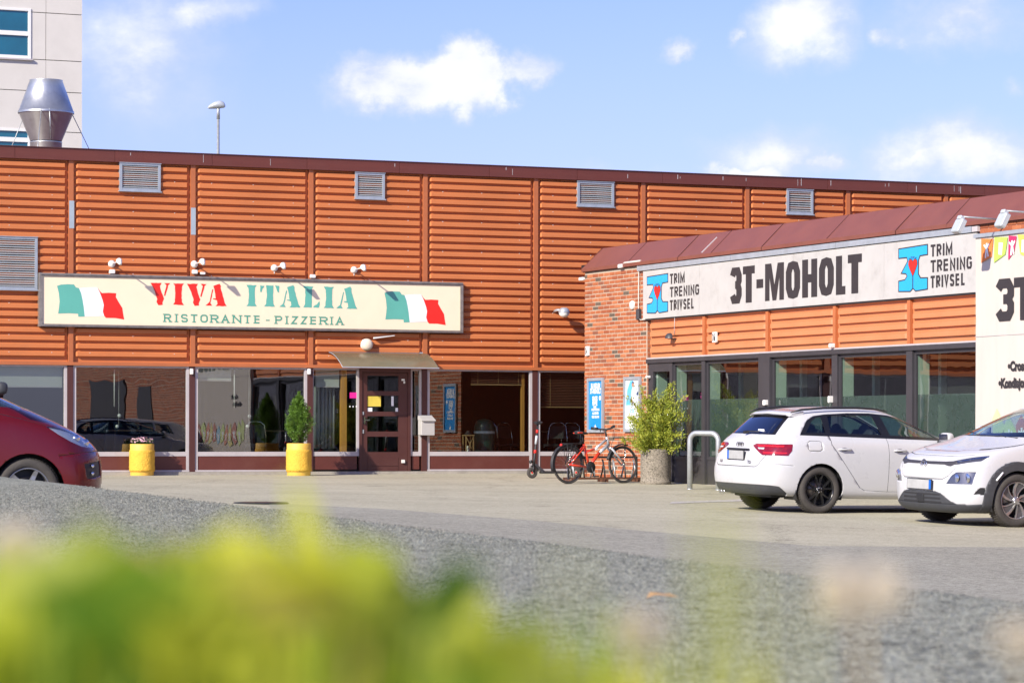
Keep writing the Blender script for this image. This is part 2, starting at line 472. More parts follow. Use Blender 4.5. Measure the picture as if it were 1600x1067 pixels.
MT['chrome'] = material('chrome', (0.75, 0.75, 0.76), 0.12, metal=1.0, var=0.05)
MT['rust'] = material('rusty_steel', (0.13, 0.055, 0.03), 0.75, metal=0.2, var=0.3, vscale=20)
MT['gold'] = material('aged_plastic_sheet', (0.42, 0.38, 0.26), 0.35, var=0.1)
MT['pinkflower'] = material('pink_petals', (0.72, 0.42, 0.48), 0.7, var=0.15, vscale=40)
MT['yellowpaper'] = material('yellow_notice', (0.70, 0.55, 0.08), 0.6, var=0.1)
MT['magenta'] = material('magenta_sticker', (0.75, 0.02, 0.30), 0.4)
MT['green_bin'] = material('dark_green_metal', (0.01, 0.06, 0.05), 0.3)
MT['bulb'] = material('opal_glass', (0.80, 0.80, 0.76), 0.25, var=0.02)
MT['lampdisc'] = material('cream_lamp_glass', (0.72, 0.62, 0.48), 0.45, var=0.04)
MT['glassM'] = glass('shop_glass', (0.78, 0.82, 0.80), base=0.12, gain=1.6, wav=0.10)
MT['glassW'] = glass('gym_glass', (0.80, 0.88, 0.84), base=0.12, gain=1.5, wav=0.12)
MT['glassD'] = glass('door_glass', (0.80, 0.84, 0.82), base=0.05, gain=1.3)
MT['glassT'] = material('tower_glass', (0.006, 0.10, 0.16), 0.06, spec=1.0, var=0.25, vscale=0.5)
MT['canopy'] = None

def two_shader(name, col, amount, rough=0.7, translucent=False):
    """sheet that lets part of the light straight through"""
    m = bpy.data.materials.new(name); m.use_nodes = True
    t = m.node_tree; b = t.nodes['Principled BSDF']; o = t.nodes['Material Output']
    nz = t.nodes.new('ShaderNodeTexNoise'); nz.inputs['Scale'].default_value = 7; nz.inputs['Detail'].default_value = 6
    tcn = t.nodes.new('ShaderNodeTexCoord'); t.links.new(tcn.outputs['Object'], nz.inputs['Vector'])
    mx = t.nodes.new('ShaderNodeMix'); mx.data_type = 'RGBA'
    mx.inputs['A'].default_value = (*[c * 0.8 for c in col], 1); mx.inputs['B'].default_value = (*[c * 1.2 for c in col], 1)
    t.links.new(nz.outputs['Fac'], mx.inputs['Factor']); t.links.new(mx.outputs['Result'], b.inputs['Base Color'])
    b.inputs['Roughness'].default_value = rough
    tr = t.nodes.new('ShaderNodeBsdfTransparent'); mix = t.nodes.new('ShaderNodeMixShader'); mix.inputs[0].default_value = amount
    t.links.new(tr.outputs[0], mix.inputs[1]); t.links.new(b.outputs[0], mix.inputs[2]); t.links.new(mix.outputs[0], o.inputs[0])
    return m
MT['frost'] = two_shader('frosted_film', (0.14, 0.165, 0.155), 0.64)
MT['canopy'] = two_shader('canopy_sheet', (0.17, 0.15, 0.09), 0.84, rough=0.25)

def leafmat(name, c1, c2, transl=0.35):
    m = bpy.data.materials.new(name); m.use_nodes = True
    t = m.node_tree; b = t.nodes['Principled BSDF']; o = t.nodes['Material Output']
    b.inputs['Roughness'].default_value = 0.55
    tcn = t.nodes.new('ShaderNodeTexCoord'); nz = t.nodes.new('ShaderNodeTexNoise'); nz.inputs['Scale'].default_value = 9
    nz.inputs['Detail'].default_value = 3
    t.links.new(tcn.outputs['Object'], nz.inputs['Vector'])
    g = t.nodes.new('ShaderNodeNewGeometry')
    ad = t.nodes.new('ShaderNodeMath'); ad.operation = 'MULTIPLY_ADD'; ad.inputs[1].default_value = 0.45; ad.use_clamp = True
    t.links.new(g.outputs['Random Per Island'], ad.inputs[0])
    mr = t.nodes.new('ShaderNodeMapRange'); mr.inputs['From Min'].default_value = 0.35; mr.inputs['From Max'].default_value = 0.68; mr.inputs['To Max'].default_value = 0.6
    t.links.new(nz.outputs['Fac'], mr.inputs['Value']); t.links.new(mr.outputs[0], ad.inputs[2])
    mx = t.nodes.new('ShaderNodeMix'); mx.data_type = 'RGBA'
    mx.inputs['A'].default_value = (*c1, 1); mx.inputs['B'].default_value = (*c2, 1)
    t.links.new(ad.outputs[0], mx.inputs['Factor']); t.links.new(mx.outputs['Result'], b.inputs['Base Color'])
    tl = t.nodes.new('ShaderNodeBsdfTranslucent'); t.links.new(mx.outputs['Result'], tl.inputs[0])
    mix = t.nodes.new('ShaderNodeMixShader'); mix.inputs[0].default_value = transl
    t.links.new(b.outputs[0], mix.inputs[1]); t.links.new(tl.outputs[0], mix.inputs[2]); t.links.new(mix.outputs[0], o.inputs[0])
    return m
MT['thuja'] = leafmat('thuja_green', (0.05, 0.13, 0.014), (0.19, 0.34, 0.04))
MT['thuja2'] = leafmat('thuja_yellow_green', (0.15, 0.24, 0.02), (0.60, 0.60, 0.08))
MT['leafdark'] = leafmat('flower_leaves', (0.03, 0.07, 0.02), (0.07, 0.14, 0.04))
MT['grass'] = leafmat('verge_green', (0.20, 0.33, 0.025), (0.76, 0.74, 0.07), 0.6)
MT['grassdry'] = leafmat('verge_dry', (0.40, 0.28, 0.10), (0.62, 0.46, 0.16), 0.4)
MT['clover'] = leafmat('clover_petals', (0.74, 0.64, 0.48), (0.90, 0.84, 0.70), 0.4)

def asphalt(name, c_lo, c_hi, sp=0.35, grain=90.0, patch=0.25, bumps=0.5, cracks=False):
    m = bpy.data.materials.new(name); m.use_nodes = True
    t = m.node_tree; b = t.nodes['Principled BSDF']; b.inputs['Roughness'].default_value = 0.88; b.inputs['Specular IOR Level'].default_value = 0.12
    tcn = t.nodes.new('ShaderNodeTexCoord'); ob = tcn.outputs['Object']
    v = t.nodes.new('ShaderNodeTexVoronoi'); v.inputs['Scale'].default_value = grain; t.links.new(ob, v.inputs['Vector'])
    sepc = t.nodes.new('ShaderNodeSeparateColor'); t.links.new(v.outputs['Color'], sepc.inputs[0])
    v2 = t.nodes.new('ShaderNodeTexVoronoi'); v2.inputs['Scale'].default_value = grain * 0.38; t.links.new(ob, v2.inputs['Vector'])
    sepd = t.nodes.new('ShaderNodeSeparateColor'); t.links.new(v2.outputs['Color'], sepd.inputs[0])
    n1 = t.nodes.new('ShaderNodeTexNoise'); n1.inputs['Scale'].default_value = 0.35; n1.inputs['Detail'].default_value = 8; n1.inputs['Roughness'].default_value = 0.65
    t.links.new(ob, n1.inputs['Vector'])
    n2 = t.nodes.new('ShaderNodeTexNoise'); n2.inputs['Scale'].default_value = 5; n2.inputs['Detail'].default_value = 8; n2.inputs['Roughness'].default_value = 0.7
    t.links.new(ob, n2.inputs['Vector'])
    def mad(a, k, c):
        x = t.nodes.new('ShaderNodeMath'); x.operation = 'MULTIPLY_ADD'; x.inputs[1].default_value = k
        t.links.new(a, x.inputs[0])
        if isinstance(c, float): x.inputs[2].default_value = c
        else: t.links.new(c, x.inputs[2])
        return x.outputs[0]
    f = mad(sepc.outputs[0], sp, -sp / 2 + 0.1)
    f = mad(sepd.outputs[0], sp * 0.5, f)
    f = mad(n1.outputs['Fac'], patch * 2.2, f)
    f = mad(n2.outputs['Fac'], patch, f)
    mp = t.nodes.new('ShaderNodeMapping'); mp.inputs['Rotation'].default_value = (0, 0, -0.4); mp.inputs['Scale'].default_value = (0.12, 1.3, 1)
    t.links.new(ob, mp.inputs[0]); n3 = t.nodes.new('ShaderNodeTexNoise'); n3.inputs['Scale'].default_value = 1.0; n3.inputs['Detail'].default_value = 8; n3.inputs['Roughness'].default_value = 0.7
    t.links.new(mp.outputs[0], n3.inputs['Vector']); f = mad(n3.outputs['Fac'], patch * 1.6, f)
    off = t.nodes.new('ShaderNodeMath'); off.operation = 'SUBTRACT'; off.inputs[1].default_value = patch * 0.8; t.links.new(f, off.inputs[0]); f = off.outputs[0]
    mx = t.nodes.new('ShaderNodeMix'); mx.data_type = 'RGBA'
    mx.inputs['A'].default_value = (*c_lo, 1); mx.inputs['B'].default_value = (*c_hi, 1)
    t.links.new(f, mx.inputs['Factor']); colr = mx.outputs['Result']
    if cracks:
        # wandering hairline cracks and a few dark oil spots
        dis = t.nodes.new('ShaderNodeVectorMath'); dis.operation = 'MULTIPLY_ADD'; dis.inputs[1].default_value = (1.6, 1.6, 0)
        t.links.new(n2.outputs['Color'], dis.inputs[0]); t.links.new(ob, dis.inputs[2])
        vc = t.nodes.new('ShaderNodeTexVoronoi'); vc.feature = 'DISTANCE_TO_EDGE'; vc.inputs['Scale'].default_value = 0.22; t.links.new(dis.outputs[0], vc.inputs['Vector'])
        r1 = t.nodes.new('ShaderNodeMapRange'); r1.inputs['From Min'].default_value = 0.001; r1.inputs['From Max'].default_value = 0.006; r1.inputs['To Min'].default_value = 0.6; r1.inputs['To Max'].default_value = 0.0
        t.links.new(vc.outputs['Distance'], r1.inputs['Value'])
        so_ = t.nodes.new('ShaderNodeTexNoise'); so_.inputs['Scale'].default_value = 1.1; so_.inputs['Detail'].default_value = 3; t.links.new(ob, so_.inputs['Vector'])
        r2 = t.nodes.new('ShaderNodeMapRange'); r2.inputs['From Min'].default_value = 0.66; r2.inputs['From Max'].default_value = 0.74; r2.inputs['To Max'].default_value = 0.35
        t.links.new(so_.outputs['Fac'], r2.inputs['Value'])
        mxx = t.nodes.new('ShaderNodeMath'); mxx.operation = 'MAXIMUM'; t.links.new(r1.outputs[0], mxx.inputs[0]); t.links.new(r2.outputs[0], mxx.inputs[1])
        mc = t.nodes.new('ShaderNodeMix'); mc.data_type = 'RGBA'; mc.inputs['B'].default_value = (0.075, 0.068, 0.055, 1)
        t.links.new(mxx.outputs[0], mc.inputs['Factor']); t.links.new(colr, mc.inputs['A']); colr = mc.outputs['Result']
    t.links.new(colr, b.inputs['Base Color'])
    bp = t.nodes.new('ShaderNodeBump'); bp.inputs['Strength'].default_value = bumps; bp.inputs['Distance'].default_value = 0.01
    t.links.new(v.outputs['Distance'], bp.inputs['Height']); t.links.new(bp.outputs[0], b.inputs['Normal'])
    return m
MT['lot'] = asphalt('worn_asphalt', (0.185, 0.168, 0.120), (0.50, 0.47, 0.345), sp=0.5, grain=64, patch=0.34, bumps=0.25, cracks=True)
MT['patch'] = asphalt('newer_asphalt', (0.15, 0.142, 0.112), (0.42, 0.405, 0.325), sp=0.6, grain=50)
MT['road'] = asphalt('coarse_asphalt', (0.030, 0.031, 0.025), (0.38, 0.385, 0.30), sp=1.6, grain=72, patch=0.25, bumps=0.9)
MT['aggregate'] = asphalt('exposed_aggregate', (0.09, 0.08, 0.06), (0.32, 0.28, 0.22), sp=1.0, grain=100, patch=0.2)
for k_, c_ in (('bo', (0.62, 0.30, 0.22)), ('bg', (0.56, 0.64, 0.30)), ('bp', (0.50, 0.24, 0.20)), ('by', (0.66, 0.60, 0.28)), ('bb', (0.32, 0.50, 0.60))): MT['pale_' + k_] = material('faded_print', c_, 0.6)
MT['lineworn'] = asphalt('worn_line_paint', (0.22, 0.20, 0.17), (0.60, 0.57, 0.52), sp=0.6, grain=40)
def stonemat():
    m = bpy.data.materials.new('aggregate_stone'); m.use_nodes = True; t = m.node_tree; b = t.nodes['Principled BSDF']; b.inputs['Roughness'].default_value = .8; b.inputs['Specular IOR Level'].default_value = .2
    g = t.nodes.new('ShaderNodeNewGeometry'); r = t.nodes.new('ShaderNodeValToRGB'); e = r.color_ramp.elements
    e[0].color = (.07, .068, .06, 1); e[1].color = (.42, .425, .345, 1); e[0].position = .05; e[1].position = 1
    for p, c in ((.45, (.15, .153, .123, 1)), (.75, (.23, .233, .185, 1)), (.9, (.32, .30, .245, 1))): q = e.new(p); q.color = c
    t.links.new(g.outputs['Random Per Island'], r.inputs[0]); t.links.new(r.outputs[0], b.inputs['Base Color']); return m
MT['stone'] = stonemat()
MT['verge'] = material('verge_soil', (0.08, 0.07, 0.04), 0.95, var=0.3, vscale=20, bump=0.6)
# ------------------------------------------------------------------ ground
def ground_sheet():
    xs = sorted(set([-2500, -900, -350, -150, -80, -50] + [x * 2.0 for x in range(-18, 31)] + [80, 120, 200, 400, 900, 2500]))
    ys = sorted(set([-2500, -800, -300, -100, -50, -20] + [float(y) for y in range(-10, 66)] + [70, 80, 100, 140, 250, 600, 1400, 3000]))
    mb = MB().mat(MT['lot'])
    mb.pts([(x, y, ground(max(-12, min(14, x)), y)) for y in ys for x in xs])
    n = len(xs)
    for j in range(len(ys) - 1):
        for i in range(n - 1):
            mb.face((j*n+i, j*n+i+1, (j+1)*n+i+1, (j+1)*n+i))
    kind(mb.build('parking_lot'), 'structure')
ground_sheet()
# newer, darker band of asphalt nearer the road: its far edge runs across the lot
def strip(name, m, pts_a, pts_b, lift):
    mb = MB().mat(m); k = len(pts_a); q = 12
    for i in range(k):
        a, b = pts_a[i], pts_b[i]
        for j in range(q + 1):
            x = a[0] + (b[0]-a[0]) * j / q; y = a[1] + (b[1]-a[1]) * j / q
            mb.pts([(x, y, ground(x, y) + lift)])
    for i in range(k - 1):
        for j in range(q):
            c = i*(q+1)+j
            mb.face((c, c+1, c+q+2, c+q+1))
    return kind(mb.build(name, fixn=False), 'structure')
def gY(px, py):
    """depth at which the lot shows at this picture position"""
    y = 60.0
    while y > 13:
        x = at(px, y)
        if 679 + 0.0019*(px-800) + (CAMZ - ground(x, y)) * F / y >= py: return x, y
        y -= 0.02
    return at(px, y), y
far_edge = [gY(px, py) for px, py in ((420, 786), (600, 795), (820, 812), (1000, 829), (1180, 845), (1270, 853), (1400, 854), (1600, 855), (1800, 857))]
near_edge = [(x * 0.45 + 0.5, 15.0 + 0.2 * i) for i, (x, y) in enumerate(far_edge)]
strip('asphalt_patch', MT['patch'], near_edge, far_edge, 0.004)
# a worn painted line between the cars
a = gY(1046, 787.0); b = gY(1165, 783.0); c = gY(1165, 780.0); d = gY(1050, 784.0)
strip('parking_line', MT['lineworn'], [a, b], [d, c], 0.005)

# coarse road on a low bank in front, its far edge hides part of the lot
EA = Vector((-4.68, 27.1, 0)); EB = Vector((1.183, 6.85, 0)); ed = (EB - EA).normalized()
EN = Vector((ed.y, -ed.x, 0));  EN = EN if EN.x < 0 or EN.y < 0 else -EN
if EN.dot(-EA) < 0: EN = -EN                         # towards the camera side
def road():
    mb = MB().mat(MT['road'])
    prof = [(-1.9, -0.75), (-1.0, -0.12), (-0.55, 0.16), (-0.22, 0.335), (-0.08, 0.382), (0.06, 0.400), (0.4, 0.400), (1.5, 0.400), (6, 0.40), (14, 0.40), (40, 0.38), (300, 0.3)]
    st = []
    L0 = -60; 
    while L0 < 120:
        st.append(L0); L0 += 0.6 if -2 < L0 < 24 else 4
    for s_ in st:
        wob = 0.05 * noise.noise(Vector((s_ * 0.35, 0, 0))) + 0.018 * noise.noise(Vector((s_ * 2.1, 3, 0)))
        for w_, z in prof:
            p = EA + ed * s_ + EN * (w_ + (wob if w_ < 1 else 0))
            zz = z + (0.012 * noise.noise(Vector((p.x * .5, p.y * .5, 0))) if -.6 < w_ < 0 else 0)
            mb.pts([(p.x, p.y, zz)])
    n = len(prof)
    for i in range(len(st) - 1):
        for j in range(n - 1):
            c = i*n+j; mb.face((c, c+n, c+n+1, c+1), True)
    kind(mb.build('road', fixn=False), 'structure')
road()
def road_stones():
    """aggregate standing proud of the coarse surface where it is near enough to be seen"""
    import numpy as np
    rng = np.random.default_rng(4)
    n = 330000
    y = np.sqrt(rng.uniform(4.0**2, 22.0**2, n)); x = rng.uniform(-.205, .195, n) * y
    e = (x - EA.x) * EN.x + (y - EA.y) * EN.y
    k = (e > .02) & (rng.random(n) < np.clip(1.25 - y/18, .12, 1)); x, y = x[k], y[k]; n = len(x)
    s = rng.uniform(.0016, .0040, n) * (1 + np.clip((y - 8)/14, 0, .6))
    base = np.array([(1,0,0),(0,1,0),(-1,0,0),(0,-1,0),(0,0,.75),(.5,.5,.45)])[:5]
    ang = rng.uniform(0, 6.283, n); ca, sa = np.cos(ang), np.sin(ang)
    V = np.zeros((n, 5, 3))
    for i, b in enumerate(base):
        jx, jy = rng.uniform(.6, 1.3, n), rng.uniform(.6, 1.3, n)
        bx, by = b[0]*jx, b[1]*jy
        V[:, i, 0] = x + s*(bx*ca - by*sa); V[:, i, 1] = y + s*(bx*sa + by*ca); V[:, i, 2] = .3998 + s*b[2]*rng.uniform(.7, 1.6, n) if i == 4 else .3995
    tri = np.array([(0,1,4),(1,2,4),(2,3,4),(3,0,4)])
    T = (tri[None] + 5*np.arange(n)[:, None, None]).reshape(-1)
    me = bpy.data.meshes.new('road_aggregate'); me.vertices.add(5*n); me.vertices.foreach_set('co', V.reshape(-1))
    me.loops.add(12*n); me.loops.foreach_set('vertex_index', T.astype(np.int32)); me.polygons.add(4*n); me.polygons.foreach_set('loop_start', np.arange(4*n, dtype=np.int32)*3)
    me.update(calc_edges=True); me.materials.append(MT['stone'])
    kind(link('road_aggregate', me), 'stuff')
road_stones()
def verge():
    mb = MB().mat(MT['verge'])
    xs = [-12 + 0.4*i for i in range(61)]; ys = [-6 + 0.25*j for j in range(37)]
    for y in ys:
        for x in xs:
            e = min(1, max(0, (3.1 - y - 0.18 * x) / 0.5))
            mb.pts([(x, y, 0.385 + e * (0.045 + 0.03 * noise.noise(Vector((x*2, y*2, 0)))))])
    n = len(xs)
    for j in range(len(ys)-1):
        for i in range(n-1):
            mb.face((j*n+i, j*n+i+1, (j+1)*n+i+1, (j+1)*n+i), True)
    kind(mb.build('grass_verge'), 'structure')
verge()

# a small round manhole cover and a fallen leaf
mx_, my_ = gY(408, 786.5)
t_ = thing('manhole_cover', 'flat dark iron manhole cover lying in the lot in front of the yellow pots', 'manhole cover', (mx_, my_, ground(mx_, my_) + 0.004))
MB().mat(MT['rust']).lathe([(0.001, 0.012), (0.29, 0.012), (0.30, 0.008)], 28).build('lid', t_)
MB().mat(MT['black']).lathe([(0.31, 0.006), (0.32, 0.016), (0.36, 0.014), (0.38, 0.0)], 28).build('ring', t_)
lf = MB().mat(MT['wood'])
lf.M = Matrix.Translation((at(1035, 6.75), 6.75, 0.408)) @ Matrix.Rotation(0.2, 4, 'Z')
lf.pts([(-.038, -.006, 0.002), (-.02, -.012, .010), (.01, -.010, .006), (.04, -.002, .003), (.02, .008, .012), (-.02, .008, .008), (-.03, .0, .016), (0, 0, .012)])
for q in ((0,1,7),(1,2,7),(2,3,7),(3,4,7),(4,5,7),(5,6,7),(6,0,7)): lf.face(q)
tag(lf.build('dry_leaf'), 'curled brown dry leaf lying on the coarse road in the foreground', 'leaf')

# ------------------------------------------------------------------ lettering by strokes
G = {
 'A': [[(0,0),(.5,1),(1,0)], [(.2,.34),(.8,.34)]], 'B': [[(0,0),(0,1),(.8,1),(.95,.85),(.95,.68),(.8,.53),(0,.53)], [(0,0),(.85,0),(1,.15),(1,.38),(.85,.53)]],
 'E': [[(1,1),(0,1),(0,0),(1,0)], [(0,.52),(.8,.52)]], 'G': [[(1,.8),(.85,1),(.2,1),(0,.82),(0,.18),(.2,0),(.85,0),(1,.18),(1,.48),(.6,.48)]],
 'H': [[(0,0),(0,1)], [(1,0),(1,1)], [(0,.5),(1,.5)]], 'I': [[(.5,0),(.5,1)]], 'L': [[(0,1),(0,0),(1,0)]],
 'M': [[(0,0),(0,1),(.5,.12),(1,1),(1,0)]], 'N': [[(0,0),(0,1),(1,0),(1,1)]],
 'O': [[(0,.24),(0,.76),(.2,.97),(.5,1),(.8,.97),(1,.76),(1,.24),(.8,.03),(.5,0),(.2,.03),'c']],
 'P': [[(0,0),(0,1),(.75,1),(1,.85),(1,.62),(.75,.47),(0,.47)]],
 'R': [[(0,0),(0,1),(.75,1),(1,.85),(1,.65),(.75,.5),(0,.5)], [(.5,.5),(1,0)]],
 'S': [[(1,.8),(.82,1),(.2,1),(0,.85),(0,.66),(.18,.54),(.82,.46),(1,.34),(1,.15),(.82,0),(.18,0),(0,.2)]],
 'T': [[(0,1),(1,1)], [(.5,0),(.5,1)]], 'V': [[(0,1),(.5,0),(1,1)]], 'Z': [[(0,1),(1,1),(0,0),(1,0)]],
 '3': [[(0,.84),(.2,1),(.8,1),(1,.84),(1,.66),(.8,.52),(.4,.52)], [(.8,.52),(1,.36),(1,.16),(.8,0),(.2,0),(0,.16)]],
 '-': [[(0,.42),(1,.42)]], '1': [[(.2,.78),(.6,1),(.6,0)]], '4': [[(.75,0),(.75,1),(0,.3),(1,.3)]],
 '6': [[(.9,.95),(.5,1),(.2,.95),(0,.7),(0,.15),(.2,0),(.8,0),(1,.15),(1,.4),(.8,.55),(0,.5)]], 'D': [[(0,0),(0,1),(.7,1),(1,.75),(1,.25),(.7,0),'c']], 'K': [[(0,0),(0,1)],[(0,.4),(1,1)],[(.3,.6),(1,0)]],
}
SERIF = {'A': [(0,0),(1,0)], 'E': [(0,0),(0,1)], 'I': [(.5,0),(.5,1)], 'N': [(0,1),(0,0),(1,1)], 'P': [(0,0),(0,1)], 'R': [(0,0),(0,1),(1,0)], 'T': [(.5,0)]}
def band(pts, w, closed=False):
    """left and right outline of a stroked polyline with mitred joints"""
    n = len(pts); L = []; Rr = []
    for i, p in enumerate(pts):
        p = Vector(p)
        if closed: a, b = Vector(pts[i-1]), Vector(pts[(i+1) % n])
        else: a = Vector(pts[i-1]) if i else None; b = Vector(pts[i+1]) if i < n-1 else None
        d1 = (p - a).normalized() if a is not None else (b - p).normalized()
        d2 = (b - p).normalized() if b is not None else d1
        nn = Vector((-(d1.y + d2.y), d1.x + d2.x)); nn = nn.normalized() if nn.length > 1e-6 else Vector((-d1.y, d1.x))
        c = max(0.38, nn.dot(Vector((-d1.y, d1.x))))
        L.append(p + nn * (w/2) / c); Rr.append(p - nn * (w/2) / c)
    return L, Rr
def glyph(mb, ch, x, z, w, h, st, y, serif=0.0, stx=None, M=None):
    """letter in a box w by h at (x, z) on the plane y (front towards -y)"""
    if ch not in G: return
    k = 0
    sx = (stx or st)
    # strokes are drawn in a square-stroke space, then squeezed horizontally by sx/st
    q = sx / st; W = w / q
    for line in G[ch]:
        closed = line[-1] == 'c'
        pts = [p for p in line if p != 'c']
        pts = [(st/2 + p[0] * (W - st), st/2 + p[1] * (h - st)) for p in pts]
        if len(pts) == 2 and pts[0][0] == pts[1][0]:
            s_ = 1 if pts[1][1] > pts[0][1] else -1
            pts = [(pts[0][0], pts[0][1] - s_*st/2), (pts[1][0], pts[1][1] + s_*st/2)]
        elif len(pts) == 2 and pts[0][1] == pts[1][1]:
            pts = [(pts[0][0] - st/2 * (ch in 'TEZ-'), pts[0][1]), (pts[1][0] + st/2 * (ch in 'TZ-E'), pts[1][1])]
        elif not closed:
            a, b = Vector(pts[0]), Vector(pts[1])
            if abs(a.x-b.x) < 1e-6 or (ch in 'AVNM'): pts[0] = tuple(a + (a-b).normalized()*st/2)
            a, b = Vector(pts[-1]), Vector(pts[-2])
            if abs(a.x-b.x) < 1e-6 or (ch in 'AVNM'): pts[-1] = tuple(a + (a-b).normalized()*st/2)
        L, Rr = band(pts, st, closed)
        i = mb.pts([(x + p.x*q, y - 0.0004*k, z + p.y) for pr in zip(L, Rr) for p in pr])
        m = len(pts)
        for j in range(m if closed else m-1):
            a = i + 2*j; b = i + 2*((j+1) % m)
            mb.face((a, a+1, b+1, b))
        k += 1
    if serif:
        for px_, pz_ in SERIF.get(ch, []):
            cx0 = x + (st/2 + px_*(W-st))*q; cz0 = z + (0 if pz_ == 0 else h - st*.62)
            i = mb.pts([(cx0 - serif, y - 0.0004*k, cz0), (cx0 + serif, y - 0.0004*k, cz0), (cx0 + serif, y - 0.0004*k, cz0 + st*.62), (cx0 - serif, y - 0.0004*k, cz0 + st*.62)])
            mb.face((i, i+1, i+2, i+3)); k += 1
def fonttext(name, s, m, size, x, y, z, parent, sx=1.0, bold=0.0, align='LEFT', line=1.0):
    """small print set in the built-in font, turned into a mesh standing on the x-z plane"""
    cu = bpy.data.curves.new(name, 'FONT'); cu.body = s; cu.size = size; cu.align_x = align; cu.offset = bold; cu.space_line = line
    cu.resolution_u = 3
    tmp = bpy.data.objects.new('tmp', cu); COL.objects.link(tmp)
    dg = bpy.context.evaluated_depsgraph_get()
    me = bpy.data.meshes.new_from_object(tmp.evaluated_get(dg))
    bpy.data.objects.remove(tmp); bpy.data.curves.remove(cu)
    me.transform(Matrix(((sx,0,0,0),(0,0,0,0),(0,1,0,0),(0,0,0,1))))
    me.materials.clear(); me.materials.append(m)
    o = bpy.data.objects.new(name, me); COL.objects.link(o); o.parent = parent; o.location = (x, y, z)
    return o

# ------------------------------------------------------------------ the restaurant building
main = thing('commercial_building', 'long flat roofed hall clad in ribbed orange sheet over a band of shop windows', 'building', O, RZM)
J = [2.4 * k for k in range(-6, 7)]
Z_HEAD, Z_CLAD, Z_TOP = 2.08, 2.14, 5.95
# solid wall behind the cladding
mb = MB().mat(MT['brown']).box(-14.4, 14.4, 0.06, 0.30, Z_HEAD, 6.0)
mb.box(1.9, 14.4, 0.0, 0.30, -0.3, Z_HEAD)
mb.build('wall', main)
mb = MB().mat(MT['fascia']).box(-14.6, 14.6, 0.3, 22, 6.0, 6.05); mb.box(-14.6, -14.4, 0.3, 22, -0.3, 6.0); mb.box(14.4, 14.6, 0.3, 22, -0.3, 6.0)
mb.box(-14.4, 14.4, 21.8, 22, -.3, 6.0)
mb.build('roof', main)
def ribbed_sheet(L, H, m, pitch=0.1485, depth=0.066):
    """horizontally ribbed sheet, every rib closed with a bevelled end"""
    mb = MB().mat(m)
    prof = [(0.0, 0.0), (0.004, depth), (0.076, depth), (0.106, 0.0)]   # (height in the rib, stands out)
    n = int(H / pitch); z0 = H - n * pitch
    rows = [(0.0, 0.0)]
    for k in range(n):
        for h, d in prof: rows.append((z0 + k*pitch + h + 0.012, d))
    rows.append((H, 0.0))
    xs = [0.0, 0.035, 0.075, L*0.25, L*0.5, L*0.75, L-0.075, L-0.035, L]
    for z, d in rows:
        for j, x in enumerate(xs):
            dd = 0.0 if j in (0, 1, 7, 8) else d
            dent = 0.0015 * noise.noise(Vector((x * 1.7, z * 2.3, L)))
            mb.pts([(x, -dd - dent, min(z, H))])
    w = len(xs)
    for i in range(len(rows)-1):
        for j in range(w-1):
            c = i*w+j; mb.face((c, c+1, c+w+1, c+w))
    return mb.mesh('cladding_sheet')
sheet = ribbed_sheet(2.30, Z_TOP - Z_CLAD, MT['orange'])
for k, t0 in enumerate(J[:-1]):
    link('cladding_sheet', sheet, main, (t0 + 0.05, 0.04, Z_CLAD))
fx = MB().mat(MT['white_pl'])
for i_ in range(12):
    for x_ in (.32, 1.16, 1.98):
        z_ = .17 + i_ * .297 + .0297 * (i_ % 2)
        fx.box(x_ - .006, x_ + .006, -.072, -.062, z_, z_ + .012)
fixings = fx.mesh('sheet_screws')
for t0 in J[:-1]:
    kind(link('sheet_screws', fixings, main, (t0 + 0.05, 0.04, Z_CLAD)), 'stuff')
bat = MB().mat(MT['batten']).box(-0.046, 0.046, -0.012, 0.05, Z_CLAD - 0.02, Z_TOP).mesh('batten')
for t0 in J:
    link('batten', bat, main, (t0, -0.012, 0))
for k, (px0, y0, y1) in enumerate(((110.8, 314, 357), (300.8, 325, 367))):
    t0 = tM(px0)
    o = MB().mat(MT['primer']).box(-0.048, 0.048, -0.015, -0.011, zM(px0, y1), zM(px0, y0)).build('primer_patch', main, (t0, -0.0135, 0))
    o['label'] = 'bare grey patch on the orange post'
MB().mat(MT['batten']).box(-14.4, 14.4, -0.028, 0.06, Z_HEAD, Z_CLAD).build('drip_strip', main)
# eaves board in lengths with open seams
x = -14.55; ln = 0
while x < 14.5:
    L_ = 1.93
    MB().mat(MT['fascia']).box(0, L_ - 0.006, -0.07 - 0.002*(ln % 2), 0.32, Z_TOP - 0.0, 6.165).build('eaves_board', main, (x, 0, 0))
    x += L_; ln += 1
stk = MB().mat(MT['alu'])
random.seed(31)
for px_ in (205, 790, 800, 1055, 1062, 1128, 1164, 1240, 1246, 1292, 1378, 1388, 1427, 1484, 1494, 1499, 980, 610, 420, 318):
    t_0 = tM(px_) + random.uniform(-.05, .05); h_0 = random.uniform(.04, .15); z_1 = 6.16 - random.uniform(0, .06)
    stk.box(t_0, t_0 + random.uniform(.006, .014), -.0755, -.0735, z_1 - h_0, z_1)
kind(stk.build('pale_streaks', main), 'stuff')
MB().mat(MT['dkbrown']).box(-14.55, 14.55, -0.085, 0.34, 6.168, 6.185).build('coping', main)
